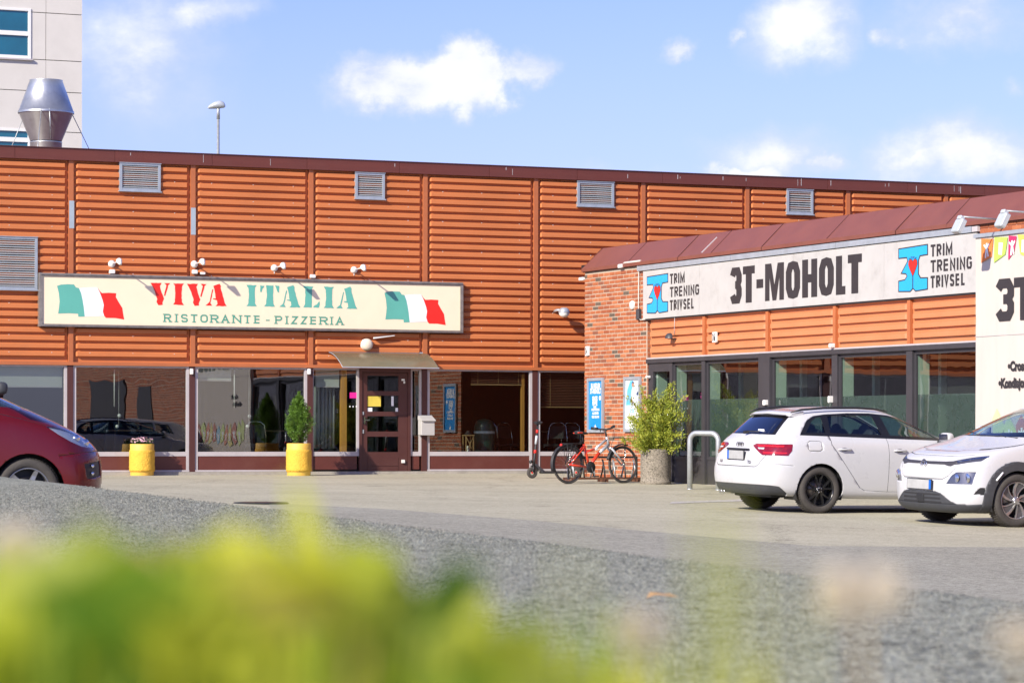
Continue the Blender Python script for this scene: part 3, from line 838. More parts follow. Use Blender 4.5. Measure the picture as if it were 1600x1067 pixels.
# bay joints: brown posts with pale frame edges; windows between
def frame_mesh(w, z0, z1, t=0.055, mid=None, name='window', m=None, depth=0.06, zlow=None):
    mb = MB().mat(m or MT['alu'])
    mb.box(0, t, 0, depth, zlow or z0, z1); mb.box(w-t, w, 0, depth, zlow or z0, z1)
    mb.box(t, w-t, 0.002, depth, z0, z0+0.085); mb.box(t, w-t, 0.002, depth, z1-0.035, z1)
    return mb
ZG0, ZG1, ZP = 0.355, Z_HEAD, 0.09
def shop_window(t0, t1, extra=True):
    w = t1 - t0
    f = frame_mesh(w, ZG0, ZG1, zlow=ZP).build('window', main, (t0, 0.02, 0))
    MB().mat(MT['glassM']).box(0.05, w-0.05, 0.030, 0.036, ZG0+0.08, ZG1-0.03).build('pane', f)
    MB().mat(MT['brown']).box(0.056, w-0.056, 0.012, 0.05, ZP, ZG0-0.001).build('sill_panel', main, (t0, 0.02, 0))
    MB().mat(MT['alu']).box(0, w, -0.02, 0.05, ZP-0.035, ZP-0.001).build('base_strip', main, (t0, 0.02, 0))
for k in range(len(J) - 1):
    a_, b_ = J[k], J[k+1]
    if a_ > 2.0: continue
    if abs(a_ + 4.8) < 0.01: continue            # door bay, built below
    MB().mat(MT['dkbrown']).box(-0.055, 0.055, 0.0, 0.08, -0.02, Z_HEAD).build('post', main, (a_, 0, 0)) if k else None
    shop_window(a_ + 0.06, b_ - 0.06)
tj = -4.8
MB().mat(MT['dkbrown']).box(-0.055, 0.055, 0.0, 0.08, -0.02, Z_HEAD).build('post', main, (tj, 0, 0))
MB().mat(MT['dkbrown']).box(-0.055, 0.055, 0.0, 0.08, -0.02, Z_HEAD).build('post', main, (2.4, 0, 0))
MB().mat(MT['footing']).box(-14.4, 14.4, -0.06, 0.1, -0.35, 0.052).build('footing', main)
# door bay: side light, ochre post, side light, door, side light
tA, tB, tC, tD, tE = tM(487), tM(536.5), tM(545), tM(561.5), tM(641.5)
tF = -2.4 - 0.06
def light_(t0, t1, m='alu'):
    w = t1 - t0
    f = frame_mesh(w, ZG0, ZG1, t=0.045).build('window', main, (t0, 0.02, 0))
    MB().mat(MT['glassD']).box(0.04, w-0.04, 0.030, 0.036, ZG0+0.08, ZG1-0.03).build('pane', f)
    MB().mat(MT['brown']).box(0.04, w-0.04, 0.012, 0.05, ZP, ZG0-0.001).build('sill_panel', main, (t0, 0.02, 0))
light_(tA, tD)
light_(tE, tF)
MB().mat(MT['ochre']).box(tB, tC, 0.12, 0.22, 0.3, Z_HEAD).build('inner_post', main)
# door
dw = tE - tD
door = MB().mat(MT['dkbrown'])
st_ = 0.115
door.box(0, 0.055, -0.01, 0.08, -0.01, Z_HEAD-.004); door.box(dw-0.055, dw, -0.01, 0.08, -0.01, Z_HEAD-.004); door.box(0.055, dw-0.055, -0.01, 0.08, Z_HEAD-0.07, Z_HEAD-.004)
dframe = door.build('door_frame', main, (tD, 0, 0))
dl = MB().mat(MT['dkbrown'])
x0, x1 = 0.06, dw - 0.06
gx0, gx1 = x0 + 0.11, x1 - 0.19
zr = [(0.03, zM(600, 706)), (zM(600,682), zM(600, 674)), (zM(600, 650), zM(600, 643)), (zM(600, 618), zM(600, 611)), (zM(600, 587), Z_HEAD - 0.075)]
dl.box(x0, gx0, 0.012, 0.06, 0.03, Z_HEAD-0.075); dl.box(gx1, x1, 0.012, 0.06, 0.03, Z_HEAD-0.075)
for a_, b_ in zr: dl.box(gx0, gx1, 0.014, 0.058, a_, b_)
dl.box(gx0+.005, gx1-.005, 0.006, 0.014, 0.06, 0.15); dl.box(gx0+.005, gx1-.005, 0.006, 0.014, 0.16, zM(600, 715))
leaf = dl.build('door', main, (tD, 0, 0))
for (a0, b0), (a1, b1) in zip(zr, zr[1:]):
    MB().mat(MT['glassD']).box(gx0, gx1, 0.032, 0.038, b0, a1).build('pane', leaf)
MB().mat(MT['chrome']).box(0.085, 0.115, -0.03, 0.012, zM(570, 662), zM(570, 651)).box(0.085, 0.20, -0.045, -0.03, zM(570, 657), zM(570, 655)).build('handle', leaf)
MB().mat(MT['grey']).box(0.07, 0.095, -0.004, 0.012, zM(570, 648), zM(570, 643)).build('lock', leaf)
MB().mat(MT['grey']).box(0.07, 0.095, -0.004, 0.012, zM(570, 677), zM(570, 671)).build('lock', leaf)
MB().mat(MT['white_pl']).box(dw-0.19, dw-0.13, -0.01, 0.012, zM(632, 595), zM(632, 592)).box(dw-0.15, dw-0.12, -0.01, 0.012, zM(632, 599), zM(632, 595.5)).build('sensor', leaf)
MB().mat(MT['white_pl']).box(dw-0.19, dw-0.13, -0.03, 0.012, zM(632, 723), zM(632, 718)).build('sensor', leaf)
def notice(x0_, x1_, z0_, z1_, m, par, y=0.027):
    return MB().mat(m).box(x0_, x1_, y, y+0.003, z0_, z1_).build('notice', par)
zz = zM(600, 635)
notice(gx0+0.01, gx0+0.29, zz, zM(600, 619), MT['yellowpaper'], leaf)['label'] = 'yellow handwritten notice'
notice(gx0+0.01, gx0+0.11, zM(600, 643), zM(600, 637), MT['paper'], leaf)
notice(gx1-0.15, gx1-0.10, zM(600, 634), zM(600, 619), MT['paper'], leaf)
notice(gx1-0.06, gx1-0.01, zM(600, 643), zM(600, 637), MT['paper'], leaf)
o = MB().mat(MT['magenta']).box(tM(547.5), tM(559.5), 0.040, 0.044, zM(553, 622), zM(553, 613)).build('sticker', main)
o['label'] = 'bright pink sticker on the glass beside the door'
for i in range(3):
    MB().mat(MT['paper']).box(tM(547+5*i), tM(548.6+5*i), 0.040, 0.044, zM(553, 636), zM(553, 634)).build('sticker', main)

# roof light covers on the window posts
for px in (300, 483.5):
    t0 = tM(px); MB().mat(MT['white_pl']).rbox(-0.028, 0.028, -0.06, 0.0, zM(px, 585), zM(px, 576), .01).build('contact_box', main, (t0 - 0.02, 0, 0))

# room behind the shop windows
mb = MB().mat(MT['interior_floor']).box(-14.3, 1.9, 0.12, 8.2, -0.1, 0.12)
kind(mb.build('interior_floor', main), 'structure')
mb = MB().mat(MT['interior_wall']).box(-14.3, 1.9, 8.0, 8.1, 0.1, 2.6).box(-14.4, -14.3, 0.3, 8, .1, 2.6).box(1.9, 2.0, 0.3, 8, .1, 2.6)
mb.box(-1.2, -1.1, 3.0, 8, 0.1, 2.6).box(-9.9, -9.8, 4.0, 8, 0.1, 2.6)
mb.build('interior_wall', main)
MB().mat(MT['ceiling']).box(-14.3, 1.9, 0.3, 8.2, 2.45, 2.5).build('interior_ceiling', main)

# ------------------------------------------------------------------ what stands and hangs behind the glass
def roller(t0, t1, z0, z1, y, lab, name='roller_blind', m='blindw'):
    r = thing(name, lab, 'blind', wm(t0, -y), RZM)
    MB().mat(MT[m]).box(0, t1-t0, 0, 0.006, z0, z1).build('cloth', r)
    MB().mat(MT['alu']).box(0, t1-t0, -0.008, 0.014, z0-0.025, z0).build('bottom_rail', r)
    return r
roller(-11.9, -9.72, zM(60, 603), 2.05, 0.16, 'pale grey roller blind drawn halfway down in the leftmost window')
roller(tM(311), tM(365), zM(330, 593), 2.05, 0.16, 'short pale roller blind at the top left of the third window')
roller(tM(497), tM(534), zM(510, 603), 2.05, 0.16, 'pale blind at the top of the narrow window left of the door')
def slatblind(t0, t1, z0, z1, lab, slant=0.0):
    r = thing('slat_blind', lab, 'blind', wm(t0, -0.14), RZM)
    w = t1 - t0; n = max(3, int((z1 - z0) / 0.032))
    me = MB().mat(MT['blindb']).box(0, w, -0.014, 0.014, 0, 0.006).mesh('slat')
    for i in range(n):
        o = link('slat', me, r, (0, 0, z0 + (z1-z0) * (i + .5) / n)); o.rotation_euler = (0.55, slant * (1 - i / n), 0)
    c = MB().mat(MT['wood'])
    for q in (0.12, 0.5, 0.88): c.box(w*q-0.004, w*q+0.004, -0.018, -0.015, z0, z1)
    c.build('cord', r)
    MB().mat(MT['wood']).box(0, w, -0.016, 0.016, z0-0.022, z0-0.002).build('bottom_rail', r)
slatblind(tM(845), 2.3, zM(870, 635), 2.04, 'brown slatted blind let halfway down in the window beside the brick wall')
slatblind(tM(740), tM(824), zM(780, 600), 2.04, 'brown slatted blind pulled up crooked in the window right of the mailbox', 0.03)
r = thing('curtain', 'grey pleated curtain strips hanging behind the glass left of the door', 'curtain', wm(tM(497), -0.30), RZM)
W_ = tM(532) - tM(497)
for i in range(6):
    mb = MB().mat(MT['curtain'])
    x0_ = W_ * i / 6
    mb.tube([(x0_ + .04, 0.02 * (i % 2), 0.5), (x0_ + .045, 0.02*(i % 2), 1.95)], [0.035, 0.028], 8)
    mb.build('curtain_strip', r)
def pendant(px, ys, lab, depth=0.35):
    t0 = tM(px, -depth)
    t = thing('pendant_lamp', lab, 'lamp', wm(t0, -depth, 0), RZM, 'twin globe pendants in the restaurant windows')
    MB().mat(MT['bulb']).tube([(0, 0, 2.44), (0, 0, zM(px, ys[1]))], 0.004, 6).build('cord', t)
    for i, y in enumerate(ys):
        MB().mat(MT['bulb']).sphere((0.012 if i == 0 else -0.03, 0, zM(px, y)), 0.036, 14).build('globe', t)
pendant(185.5, (649, 666), 'two white glass globes on one cord in the second window from the left')
pendant(389, (650, 666), 'two white glass globes on one cord behind the window left of the potted conifer')
for px, y0, y1, lab in ((178.5, 577, 635, 'thin white rod hanging in the second window'), (366, 578, 637, 'thin white rod hanging in the third window')):
    t0 = tM(px, -.11); q = MB().mat(MT['white_pl']).tube([(0, 0, zM(px, y1)), (0, 0, zM(px, y0))], 0.011, 8).build('blind_rod', None, wm(t0, -0.11), RZM)
    tag(q, lab, 'rod')
def chair(t0, y, rot, lab, grp='dark chairs in the restaurant'):
    p = wm(t0, -y, 0.12)
    r = thing('chair', lab, 'chair', p, RZM + rot, grp)
    MB().mat(MT['black']).rbox(-0.22, 0.22, -0.22, 0.22, 0.42, 0.47, .02).build('seat', r)
    for sx in (-1, 1):
        for sy in (-1, 1):
            MB().mat(MT['chrome']).tube([(sx*.2, sy*.2, 0.42), (sx*.22, sy*.23, 0)], 0.012, 6).build('leg', r)
    mb = MB().mat(MT['chrome'])
    for sx in (-1, 1): mb.tube([(sx*.2, .2, .42), (sx*.2, .24, .62), (sx*.17, .26, .84), (sx*.10, .265, .90), (0, .265, .91)], 0.014, 8)
    mb.build('back_frame', r)
    MB().mat(MT['black']).box(-0.17, 0.17, .235, .255, .58, .84).build('backrest', r)
    return r
chair(tM(800, -0.9), 0.9, 0.3, 'dark chair with curved metal back behind the window right of the mailbox')
chair(tM(765, -1.3), 1.3, 2.6, 'dark metal framed chair deeper inside the window right of the mailbox')
chair(tM(868, -0.8), 0.8, -0.6, 'chair with arched pale back behind the window nearest the bicycle, left one')
chair(tM(889, -0.9), 0.9, -0.6, 'chair with arched pale back behind the window nearest the bicycle, right one')
chair(tM(503, -1.0), 1.0, 0.2, 'reddish lit chair behind the narrow window left of the door')
chair(tM(400, -1.2), 1.2, 2.8, 'dark chair behind the third window from the left')
def table(t0, y, lab):
    r = thing('dining_table', lab, 'table', wm(t0, -y, 0.12), RZM, 'tables in the restaurant')
    MB().mat(MT['wood']).rbox(-0.4, 0.4, -0.4, 0.4, 0.71, 0.745, .015).build('table_top', r)
    for sx in (-1, 1):
        for sy in (-1, 1): MB().mat(MT['black']).box(sx*.35-.02, sx*.35+.02, sy*.35-.02, sy*.35+.02, 0, .71).build('leg', r)
table(tM(880, -1.5), 1.5, 'small wooden table behind the window nearest the bicycle')
table(tM(200, -1.6), 1.6, 'small wooden table behind the second window from the left')
table(tM(420, -1.9), 1.9, 'small wooden table behind the third window from the left')
# candle lantern on the sill
lt = thing('candle_lantern', 'pale wooden candle lantern on the sill in the window right of the mailbox', 'lantern', wm(tM(731.5, -.24), -0.24, ZG0 + 0.06), RZM)
mb = MB().mat(MT['wood'])
for sx in (-1, 1):
    for sy in (-1, 1): mb.box(sx*.08-.01, sx*.08+.01, sy*.08-.01, sy*.08+.01, 0, .34)
mb.box(-.1, .1, -.1, .1, .34, .36); mb.box(-.1, .1, -.1, .1, -.02, 0)
mb.tube([(-.08,-.09,.02),(.08,-.09,.32)], .006, 6); mb.tube([(.08,-.09,.02),(-.08,-.09,.32)], .006, 6)
mb.build('frame', lt)
MB().mat(MT['black']).lathe([(.09,.36),(.07,.39),(.04,.42),(.04,.44),(.001,.45)], 10).build('cap', lt)
MB().mat(MT['bulb']).lathe([(.001, .14), (.03, .14), (.03, 0)], 10).build('candle', lt)
bt = thing('litter_bin', 'rounded dark green metal bin with a pale band behind the window glass', 'bin', wm(tM(757, -.62), -0.62, 0.12), RZM)
MB().mat(MT['green_bin']).lathe([(.2, 0), (.21, .62), (.21, .82), (.17, .93), (.09, .97), (.001, .98)], 20).build('bin_body', bt)
MB().mat(MT['palegrey']).lathe([(.213, .68), (.216, .69), (.216, .72), (.213, .73)], 20).build('band', bt)
# the inner ochre post right of the big window
MB().mat(MT['ochre']).box(tM(819), tM(823), 0.12, 0.2, 0.4, 2.0).build('inner_post', main)
# ------------------------------------------------------------------ louvred vents on the restaurant building
slat_cache = {}
def louvre(px0, px1, y0, y1, n, lab, pitch=None):
    pc = (px0 + px1) / 2; t0, t1 = tM(px0), tM(px1)
    z0, z1 = zM(pc, y1), zM(pc, y0); w, h = t1 - t0, z1 - z0
    r = thing('louvre_vent', lab, 'vent', wm(t0, 0.03, z0), RZM, 'grey louvred vents in the orange wall')
    b = 0.05
    MB().mat(MT['grey']).box(0, b, -.03, .05, 0, h).box(w-b, w, -.03, .05, 0, h).box(b, w-b, -.028, .05, 0, b).box(b, w-b, -.028, .05, h-b*.8, h).box(-.02, w+.02, -.05, -.0, -.02, 0).box(-.01, w+.01, -.045, 0, h, h+.012).build('frame', r)
    MB().mat(MT['darkvoid']).box(b, w-b, .03, .045, b, h-b*.8).build('backing', r)
    me = MB().mat(MT['slat']).prism([(b, -.022, 0), (b, -.018, -.004), (b, .024, .024), (b, .022, .028)], (w-2*b, 0, 0)).mesh('slat')
    for i in range(n):
        link('slat', me, r, (0, 0, b + (h - 1.8*b) * (i + .35) / n))
    return r
louvre(185, 249, 256, 299, 11, 'small louvred vent under the eaves above the first sign lamp')
louvre(553, 599, 271, 311, 10, 'small louvred vent under the eaves, upper right of the restaurant sign middle')
louvre(900, 957, 285, 323, 10, 'small louvred vent under the eaves above the brick corner')
louvre(1227, 1268, 297, 335, 9, 'small louvred vent under the eaves farthest right, above the gym roof')
louvre(-52, 57, 370, 452, 21, 'large louvred vent cut off by the left picture edge')

# ------------------------------------------------------------------ restaurant sign
SO = 0.135
sgn = thing('restaurant_sign', 'long cream sign board reading VIVA ITALIA with two tricolour flags', 'sign', wm(0, 0), RZM)
st0, st1 = tM(61, SO), tM(723.5, SO)
sz0, sz1 = 2.80, 3.81
sc_ = (st0 + st1) / 2
MB().mat(MT['cream']).box(st0+.05, st1-.05, -SO+.02, -.01, sz0+.05, sz1-.05).build('face_panel', sgn)
mb = MB().mat(MT['signframe'])
mb.box(st0, st1, -SO, -.005, sz1-.06, sz1).box(st0, st1, -SO, -.005, sz0, sz0+.045).box(st0, st0+.06, -SO-.002, -.005, sz0+.045, sz1-.06).box(st1-.06, st1, -SO-.002, -.005, sz0+.045, sz1-.06)
mb.box(st0+.02, st1-.02, -SO-.018, -SO, sz1-.035, sz1-.022).box(st0+.02, st1-.02, -SO-.012, -SO, sz0+.015, sz0+.025)
mb.build('frame', sgn)
YF = -SO + 0.02 - 0.003
def sP(px, py): return (tM(px, SO - .017), YF, zM(px, py, SO - .017))
def polyl(name, m, pts, conv, rough_edges=0.0, dy=0.0):
    ps = [conv(*p) for p in pts]
    P = []
    for i, p in enumerate(ps):
        q = ps[(i+1) % len(ps)]
        P.append(Vector(p))
        L_ = (Vector(q) - Vector(p)).length
        if rough_edges and L_ > 0.08:
            k = int(L_ / 0.05)
            for j in range(1, k):
                v = Vector(p).lerp(Vector(q), j / k)
                v.x += random.uniform(-1, 1) * rough_edges; v.z += random.uniform(-1, 1) * rough_edges
                P.append(v)
    P = [Vector((p.x, YF - dy, p.z)) for p in P]
    mb = MB().mat(m); mb.flat([P])
    return mb.build(name, sgn)
def c7(dx=0, dy=0): return lambda x, y: sP(220 + (x + dx) / 8.889, 430 + (y + dy) / 8.889)
def c8(dx=0, dy=0): return lambda x, y: sP(380 + (x + dx) / 8.889, 430 + (y + dy) / 8.889)
def joinpolys(name, m, polys, conv, e=0.0045):
    mb = MB().mat(m); k = 0
    for pts in polys:
        ps = [Vector(conv(*p)) for p in pts]; P = []
        for i, p in enumerate(ps):
            q = ps[(i+1) % len(ps)]; P.append(p.copy()); L_ = (q - p).length
            kk = int(L_ / 0.035)
            for j in range(1, kk):
                v = p.lerp(q, j / kk); v.x += random.uniform(-1, 1)*e; v.z += random.uniform(-1, 1)*e; P.append(v)
        mb.flat([[Vector((p.x, YF, p.z)) for p in P]])
    o = mb.build(name, sgn); return o
Vk = [[(130,108),(285,108),(262,150),(285,240),(318,325),(296,380),(300,410),(240,415),(215,370),(225,330),(190,220),(155,145)], [(322,110),(405,112),(375,140),(362,200),(335,288),(318,285),(335,210),(352,140)]]
Ik = [[(445,110),(470,118),(595,115),(570,150),(562,260),(566,370),(595,415),(445,408),(470,370),(475,250),(472,150)]]
Ak = [[(990,195),(1003,198),(985,290),(962,385),(987,425),(895,420),(948,375),(968,290)], [(1003,150),(1090,120),(1108,150),(1105,180),(1135,290),(1162,385),(1190,430),(1035,428),(1062,400),(1055,348),(998,332),(1000,322),(1038,322),(1030,260),(1018,195)]]
Tk = [[(232,140),(292,150),(262,190),(252,235),(232,232)], [(312,140),(415,142),(412,260),(414,390),(440,438),(287,432),(316,395),(325,260),(318,180)], [(437,142),(497,148),(495,245),(475,235),(455,180)]]
Lk = [[(825,150),(970,158),(950,190),(950,300),(948,450),(830,445),(855,400),(860,290),(855,190)], [(970,450),(975,430),(1020,405),(1055,358),(1060,400),(1050,450)]]
I2 = [[(40,135),(185,140),(160,170),(158,260),(160,390),(185,435),(40,430),(65,400),(75,290),(68,180)]]
joinpolys('letter', MT['sred'], Vk, c7()); joinpolys('letter', MT['sred'], Ik, c7())
joinpolys('letter', MT['sred'], Vk, c7(505, 12)); joinpolys('letter', MT['sred'], Ak, c7())
joinpolys('letter', MT['sgreen'], I2, c8()); joinpolys('letter', MT['sgreen'], Tk, c8())
joinpolys('letter', MT['sgreen'], Ak, c8(-398, 18)); joinpolys('letter', MT['sgreen'], Lk, c8())
joinpolys('letter', MT['sgreen'], I2, c8(1073, 24)); joinpolys('letter', MT['sgreen'], Ak, c8(394, 38))
# second line: RISTORANTE - PIZZERIA in slab capitals
line1 = [('R',255,268),('I',272,278.5),('S',281.8,294),('T',297,309),('O',312,325.3),('R',328,342),('A',345,358.6),('N',362.5,377.5),('T',380.5,392),('E',396.5,407.2),('-',415,421),
         ('P',429,441.5),('I',444.5,451),('Z',454,466),('Z',469,480.5),('E',484,495.5),('R',498.5,512.5),('I',515,520.5),('A',524,537)]
z0_ = zM(300, 503.8, SO); 
for ch, a_, b_ in line1:
    x0_, x1_ = tM(a_, SO-.017), tM(b_, SO-.017)
    mb = MB().mat(MT['sgreen2'])
    w = x1_ - x0_; hh = 0.158
    if ch == 'I': glyph(mb, ch, x0_ + w/2 - .02, z0_, .04, hh, .030, YF, serif=0.038)
    elif ch == '-': glyph(mb, ch, x0_, z0_, w, hh, .022, YF)
    else: glyph(mb, ch, x0_ + .008, z0_, w - .02, hh, .030, YF, serif=0.036)
    mb.build('letter', sgn)
# flags
def flag(dx, sc=1.0):
    def cv(x, y):
        a = sP(50 + x/4.444, 390 + y/4.444); b = sP(50 + 172/4.444, 390 + 350/4.444)
        return (b[0] + (a[0]-b[0])*sc + dx, a[1], a[2])
    def fl(m, pts):
        P = [Vector((*cv(*p)[:1], YF, cv(*p)[2])) for p in pts]
        return MB().mat(m).flat([P])
    g = fl(MT['sgreen'], [(172,252),(200,243),(245,240),(290,242),(303,262),(325,268),(340,305),(350,350),(358,400),(365,465),(320,466),(318,445),(250,442),(180,444),(186,400),(190,360),(184,300)]).build('flag_green', sgn)
    w = fl(MT['swhite'], [(325,268),(390,262),(450,262),(470,300),(488,350),(497,385),(490,430),(500,460),(430,462),(365,465),(358,400),(350,350),(340,305)]).build('flag_white', sgn)
    r_ = fl(MT['sred'], [(453,265),(466,285),(484,302),(530,300),(582,303),(580,330),(600,365),(625,405),(630,440),(638,485),(575,475),(512,474),(500,460),(490,430),(497,385),(488,350),(470,300)]).build('flag_red', sgn)
flag(0)
flag(tM(600.3, SO) - tM(88.7, SO), 1.0)

# lamps on arms over the sign
for i, (px, py, lab) in enumerate(((173.5, 412.5, 'white spot lamp on an arm over the left flag of the restaurant sign'), (302.5, 413, 'white spot lamp on an arm above the red word on the sign'),
                       (427.5, 419, 'white spot lamp on an arm above the green word on the sign'), (552, 422, 'white spot lamp on an arm farthest right over the restaurant sign'))):
    t0 = tM(px); z = zM(px, py)
    r = thing('sign_lamp', lab, 'lamp', wm(t0, 0, z), RZM, 'white spot lamps over the restaurant sign')
    MB().mat(MT['white_pl']).lathe([(.001, -.085), (.04, -.08), (.066, -.05), (.07, -.02), (.06, .03)], 16, 'Y').build('wall_mount', r)
    MB().mat(MT['white_pl']).tube([(0, -.08, 0), (.01, -.3, .015), (.01, -.52, .02)], .012, 8).build('arm', r)
    hd = MB().mat(MT['white_pl']); hd.M = Matrix.Translation((.01, -.56, .0)) @ Matrix.Rotation(R(35), 4, 'X')
    hd.lathe([(.001, -.06), (.03, -.055), (.038, -.02), (.058, .045), (.058, .065)], 16, 'Y'); hd.lathe([(.054, .062), (.001, .06)], 16, 'Y')
    hd.build('lamp_head', r)
    bx = MB().mat(MT['white_pl'])
    if i < 2: bx.rbox(-.05, .05, -.10, .0, -.19, -.11, .012)
    else: bx.tube([(0, -.02, -.06), (0, -.03, -.11)], .01, 6)
    if i == 1: bx.rbox(.11, .21, -.08, .0, -.20, -.15, .012)
    bx.build('junction_box', r)
    MB().mat(MT['dkbrown']).tube([(.03, -.015, -.02), (.1, -.012, -.1), (.15 + .03*i, -.012, -.2)], .005, 5).build('cable', r)
jb = MB().mat(MT['white_pl']).rbox(-.055, .055, -.07, 0, -.035, .035, .012).build('junction_box', None, wm(tM(487), .01, zM(487, 432)), RZM)
tag(jb, 'small white junction box on the top edge of the restaurant sign', 'junction box')

# disc lamp and dome lamp on the orange wall
r = thing('disc_wall_lamp', 'round cream wall lamp above the entrance canopy', 'lamp', wm(tM(571.5), .03, zM(571.5, 538.5)), RZM)
MB().mat(MT['lampdisc']).lathe([(.001, -.12), (.06, -.115), (.10, -.095), (.115, -.06), (.115, -.045)], 28, 'Y').build('diffuser', r)
MB().mat(MT['white_pl']).lathe([(.116, -.045), (.12, -.03), (.12, .03)], 28, 'Y').build('base', r)
r = thing('sign_bracket', 'white steel bracket under the restaurant sign beside the disc lamp', 'bracket', wm(tM(582), .02, zM(582, 527)), RZM)
MB().mat(MT['white_pl']).prism([(0, 0, -.03), (.42, 0, .03), (.42, 0, .045), (0, 0, .0)], (0, -.1, 0)).build('arm', r)
r = thing('dome_wall_lamp', 'grey dome lamp with a round white glass, left of the brick corner', 'lamp', wm(tM(872), .02, zM(872, 489)), RZM)
MB().mat(MT['grey']).tube([(-.09, .03, .03), (-.08, -.1, .05), (-.02, -.2, .05)], .028, 10).build('arm', r)
MB().mat(MT['grey']).lathe([(.001, .10), (.06, .095), (.10, .06), (.115, .0), (.112, -.01)], 20, 'Z', (.0, -.27, 0)).build('hood', r)
MB().mat(MT['bulb']).lathe([(.108, -.01), (.10, -.05), (.06, -.09), (.001, -.10)], 20, 'Z', (.0, -.27, 0)).build('glass', r)
# canopy
ca0, ca1 = tM(514), tM(662)
r = thing('entrance_canopy', 'curved translucent canopy over the brown entrance door', 'canopy', wm(ca0, 0), RZM)
W_ = ca1 - ca0; zb, zf, D_ = zM(588, 551), 2.085, 0.80
pr = []
for i in range(9):
    q = i / 8; pr.append((-D_ * q, zb - (zb - zf) * (q ** 1.8)))
mb = MB().mat(MT['canopy'])
for x in (0, W_*.25, W_*.5, W_*.75, W_):
    mb.pts([(x, y, z) for y, z in pr])
for a_ in range(4):
    for i in range(8):
        c = a_*9+i; mb.face((c, c+1, c+10, c+9), True)
mb.build('canopy_sheet', r)
MB().mat(MT['grey']).box(-.01, W_+.01, -.02, .02, zb-.01, zb+.02).build('wall_rail', r)
MB().mat(MT['grey']).box(-.01, W_+.01, -D_-.012, -D_+.01, zf-.014, zf+.008).build('front_rail', r)
for x in (0.0, W_*.5, W_):
    MB().mat(MT['grey']).tube([(x, y, z - .012) for y, z in pr], .008, 6).build('rib', r)
# mailbox
r = thing('mailbox', 'white steel mailbox with a sloping lid on the post right of the door', 'mailbox', wm(tM(653), 0), RZM)
mz0, mz1 = zM(663, 680), zM(663, 656)
MB().mat(MT['gsign']).rbox(0.0, .28, -.20, -.01, mz0, mz1, .01).build('box_body', r)
MB().mat(MT['gsign']).prism([(-.005, -.24, mz1-.02), (-.005, -.235, mz1+.0), (-.005, -.01, mz1+.095), (-.005, -.0, mz1+.095), (-.005, -.0, mz1)], (.29, 0, 0)).build('lid', r)
# pots
def pot(px, Y, h, w, ybot, lab, plant):
    x = at(px, Y); z = ground(x, Y)
    r = thing('plant_pot', lab, 'plant pot', (x, Y, z), RZM, 'yellow pots in front of the restaurant')
    rr = w / 2
    mb = MB().mat(MT['yellowpot']); n = 40; zs = [h*(.13 + .66*k/10) for k in range(11)]
    prof = [(rr*.97, h*.13)] + [(rr, z_) for z_ in zs] + [(rr*.96, h*.8)]
    mb.lathe(prof, n)
    for i, v in enumerate(mb.v):
        if v.z > h*.14 and v.z < h*.79:
            k = 1 + .03 * noise.noise(v * 38) + .02 * noise.noise(v * 80); v.x *= k; v.y *= k
    mb.build('textured_body', r)
    MB().mat(MT['yellowrim']).lathe([(rr*.90, 0), (rr*.92, .01), (rr*.93, h*.12), (rr*.97, h*.14)], 32).build('foot_ring', r)
    MB().mat(MT['yellowrim']).lathe([(rr*.97, h*.79), (rr*.95, h*.83), (rr*.95, h*.985), (rr*.92, h), (rr*.80, h), (rr*.78, h*.9)], 32).build('rim', r)
    MB().mat(MT['soil']).lathe([(rr*.79, h*.9), (.001, h*.92)], 20).build('soil', r)
    return x, Y, z
p1 = pot(222, 56.5, .60, .485, 745, 'yellow rough rendered pot holding pink flowers', 0)
p2 = pot(467, 57.0, .62, .49, 742, 'yellow rough rendered pot holding a cone shaped conifer', 1)

def leafquad(mb, c, d, up, L_, w):
    d = d.normalized(); s_ = d.cross(up); s_ = s_.normalized() if s_.length > 1e-5 else d.orthogonal().normalized()
    i = mb.pts([c, c + d*L_*.5 + s_*w*.5, c + d*L_, c + d*L_*.5 - s_*w*.5])
    mb.face((i, i+1, i+2, i+3))
def rvec(): 
    while True:
        v = Vector((random.uniform(-1,1), random.uniform(-1,1), random.uniform(-1,1)))
        if .05 < v.length < 1: return v.normalized()
# pink flowers
r = thing('flower_bunch', 'pink flowering plant with dark leaves in the left yellow pot', 'flowers', (p1[0], p1[1], p1[2] + .55))
mb = MB().mat(MT['leafdark']); 
for i in range(500):
    a_ = random.uniform(0, 6.283); q = random.random() ** .5 * .20
    c = Vector((q*math.cos(a_), q*math.sin(a_), random.uniform(-.02, .13)))
    leafquad(mb, c, (rvec() + Vector((0,0,.6))), rvec(), .05, .028)
mb.build('leaves', r)
mb = MB().mat(MT['pinkflower'])
for i in range(85):
    a_ = random.uniform(0, 6.283); q = random.random() ** .5 * .23
    c = Vector((q*math.cos(a_), q*math.sin(a_), .16 - q*.25 + random.uniform(-.03, .04)))
    nrm = (c * 2 + Vector((0, 0, .3)) + rvec()*.3).normalized(); t1 = nrm.orthogonal().normalized(); t2 = nrm.cross(t1)
    for k in range(7):
        b_ = 6.283*k/7; d = t1*math.cos(b_) + t2*math.sin(b_) + nrm*.3
        leafquad(mb, c, d, nrm, .028, .014)
mb.build('blossoms', r)
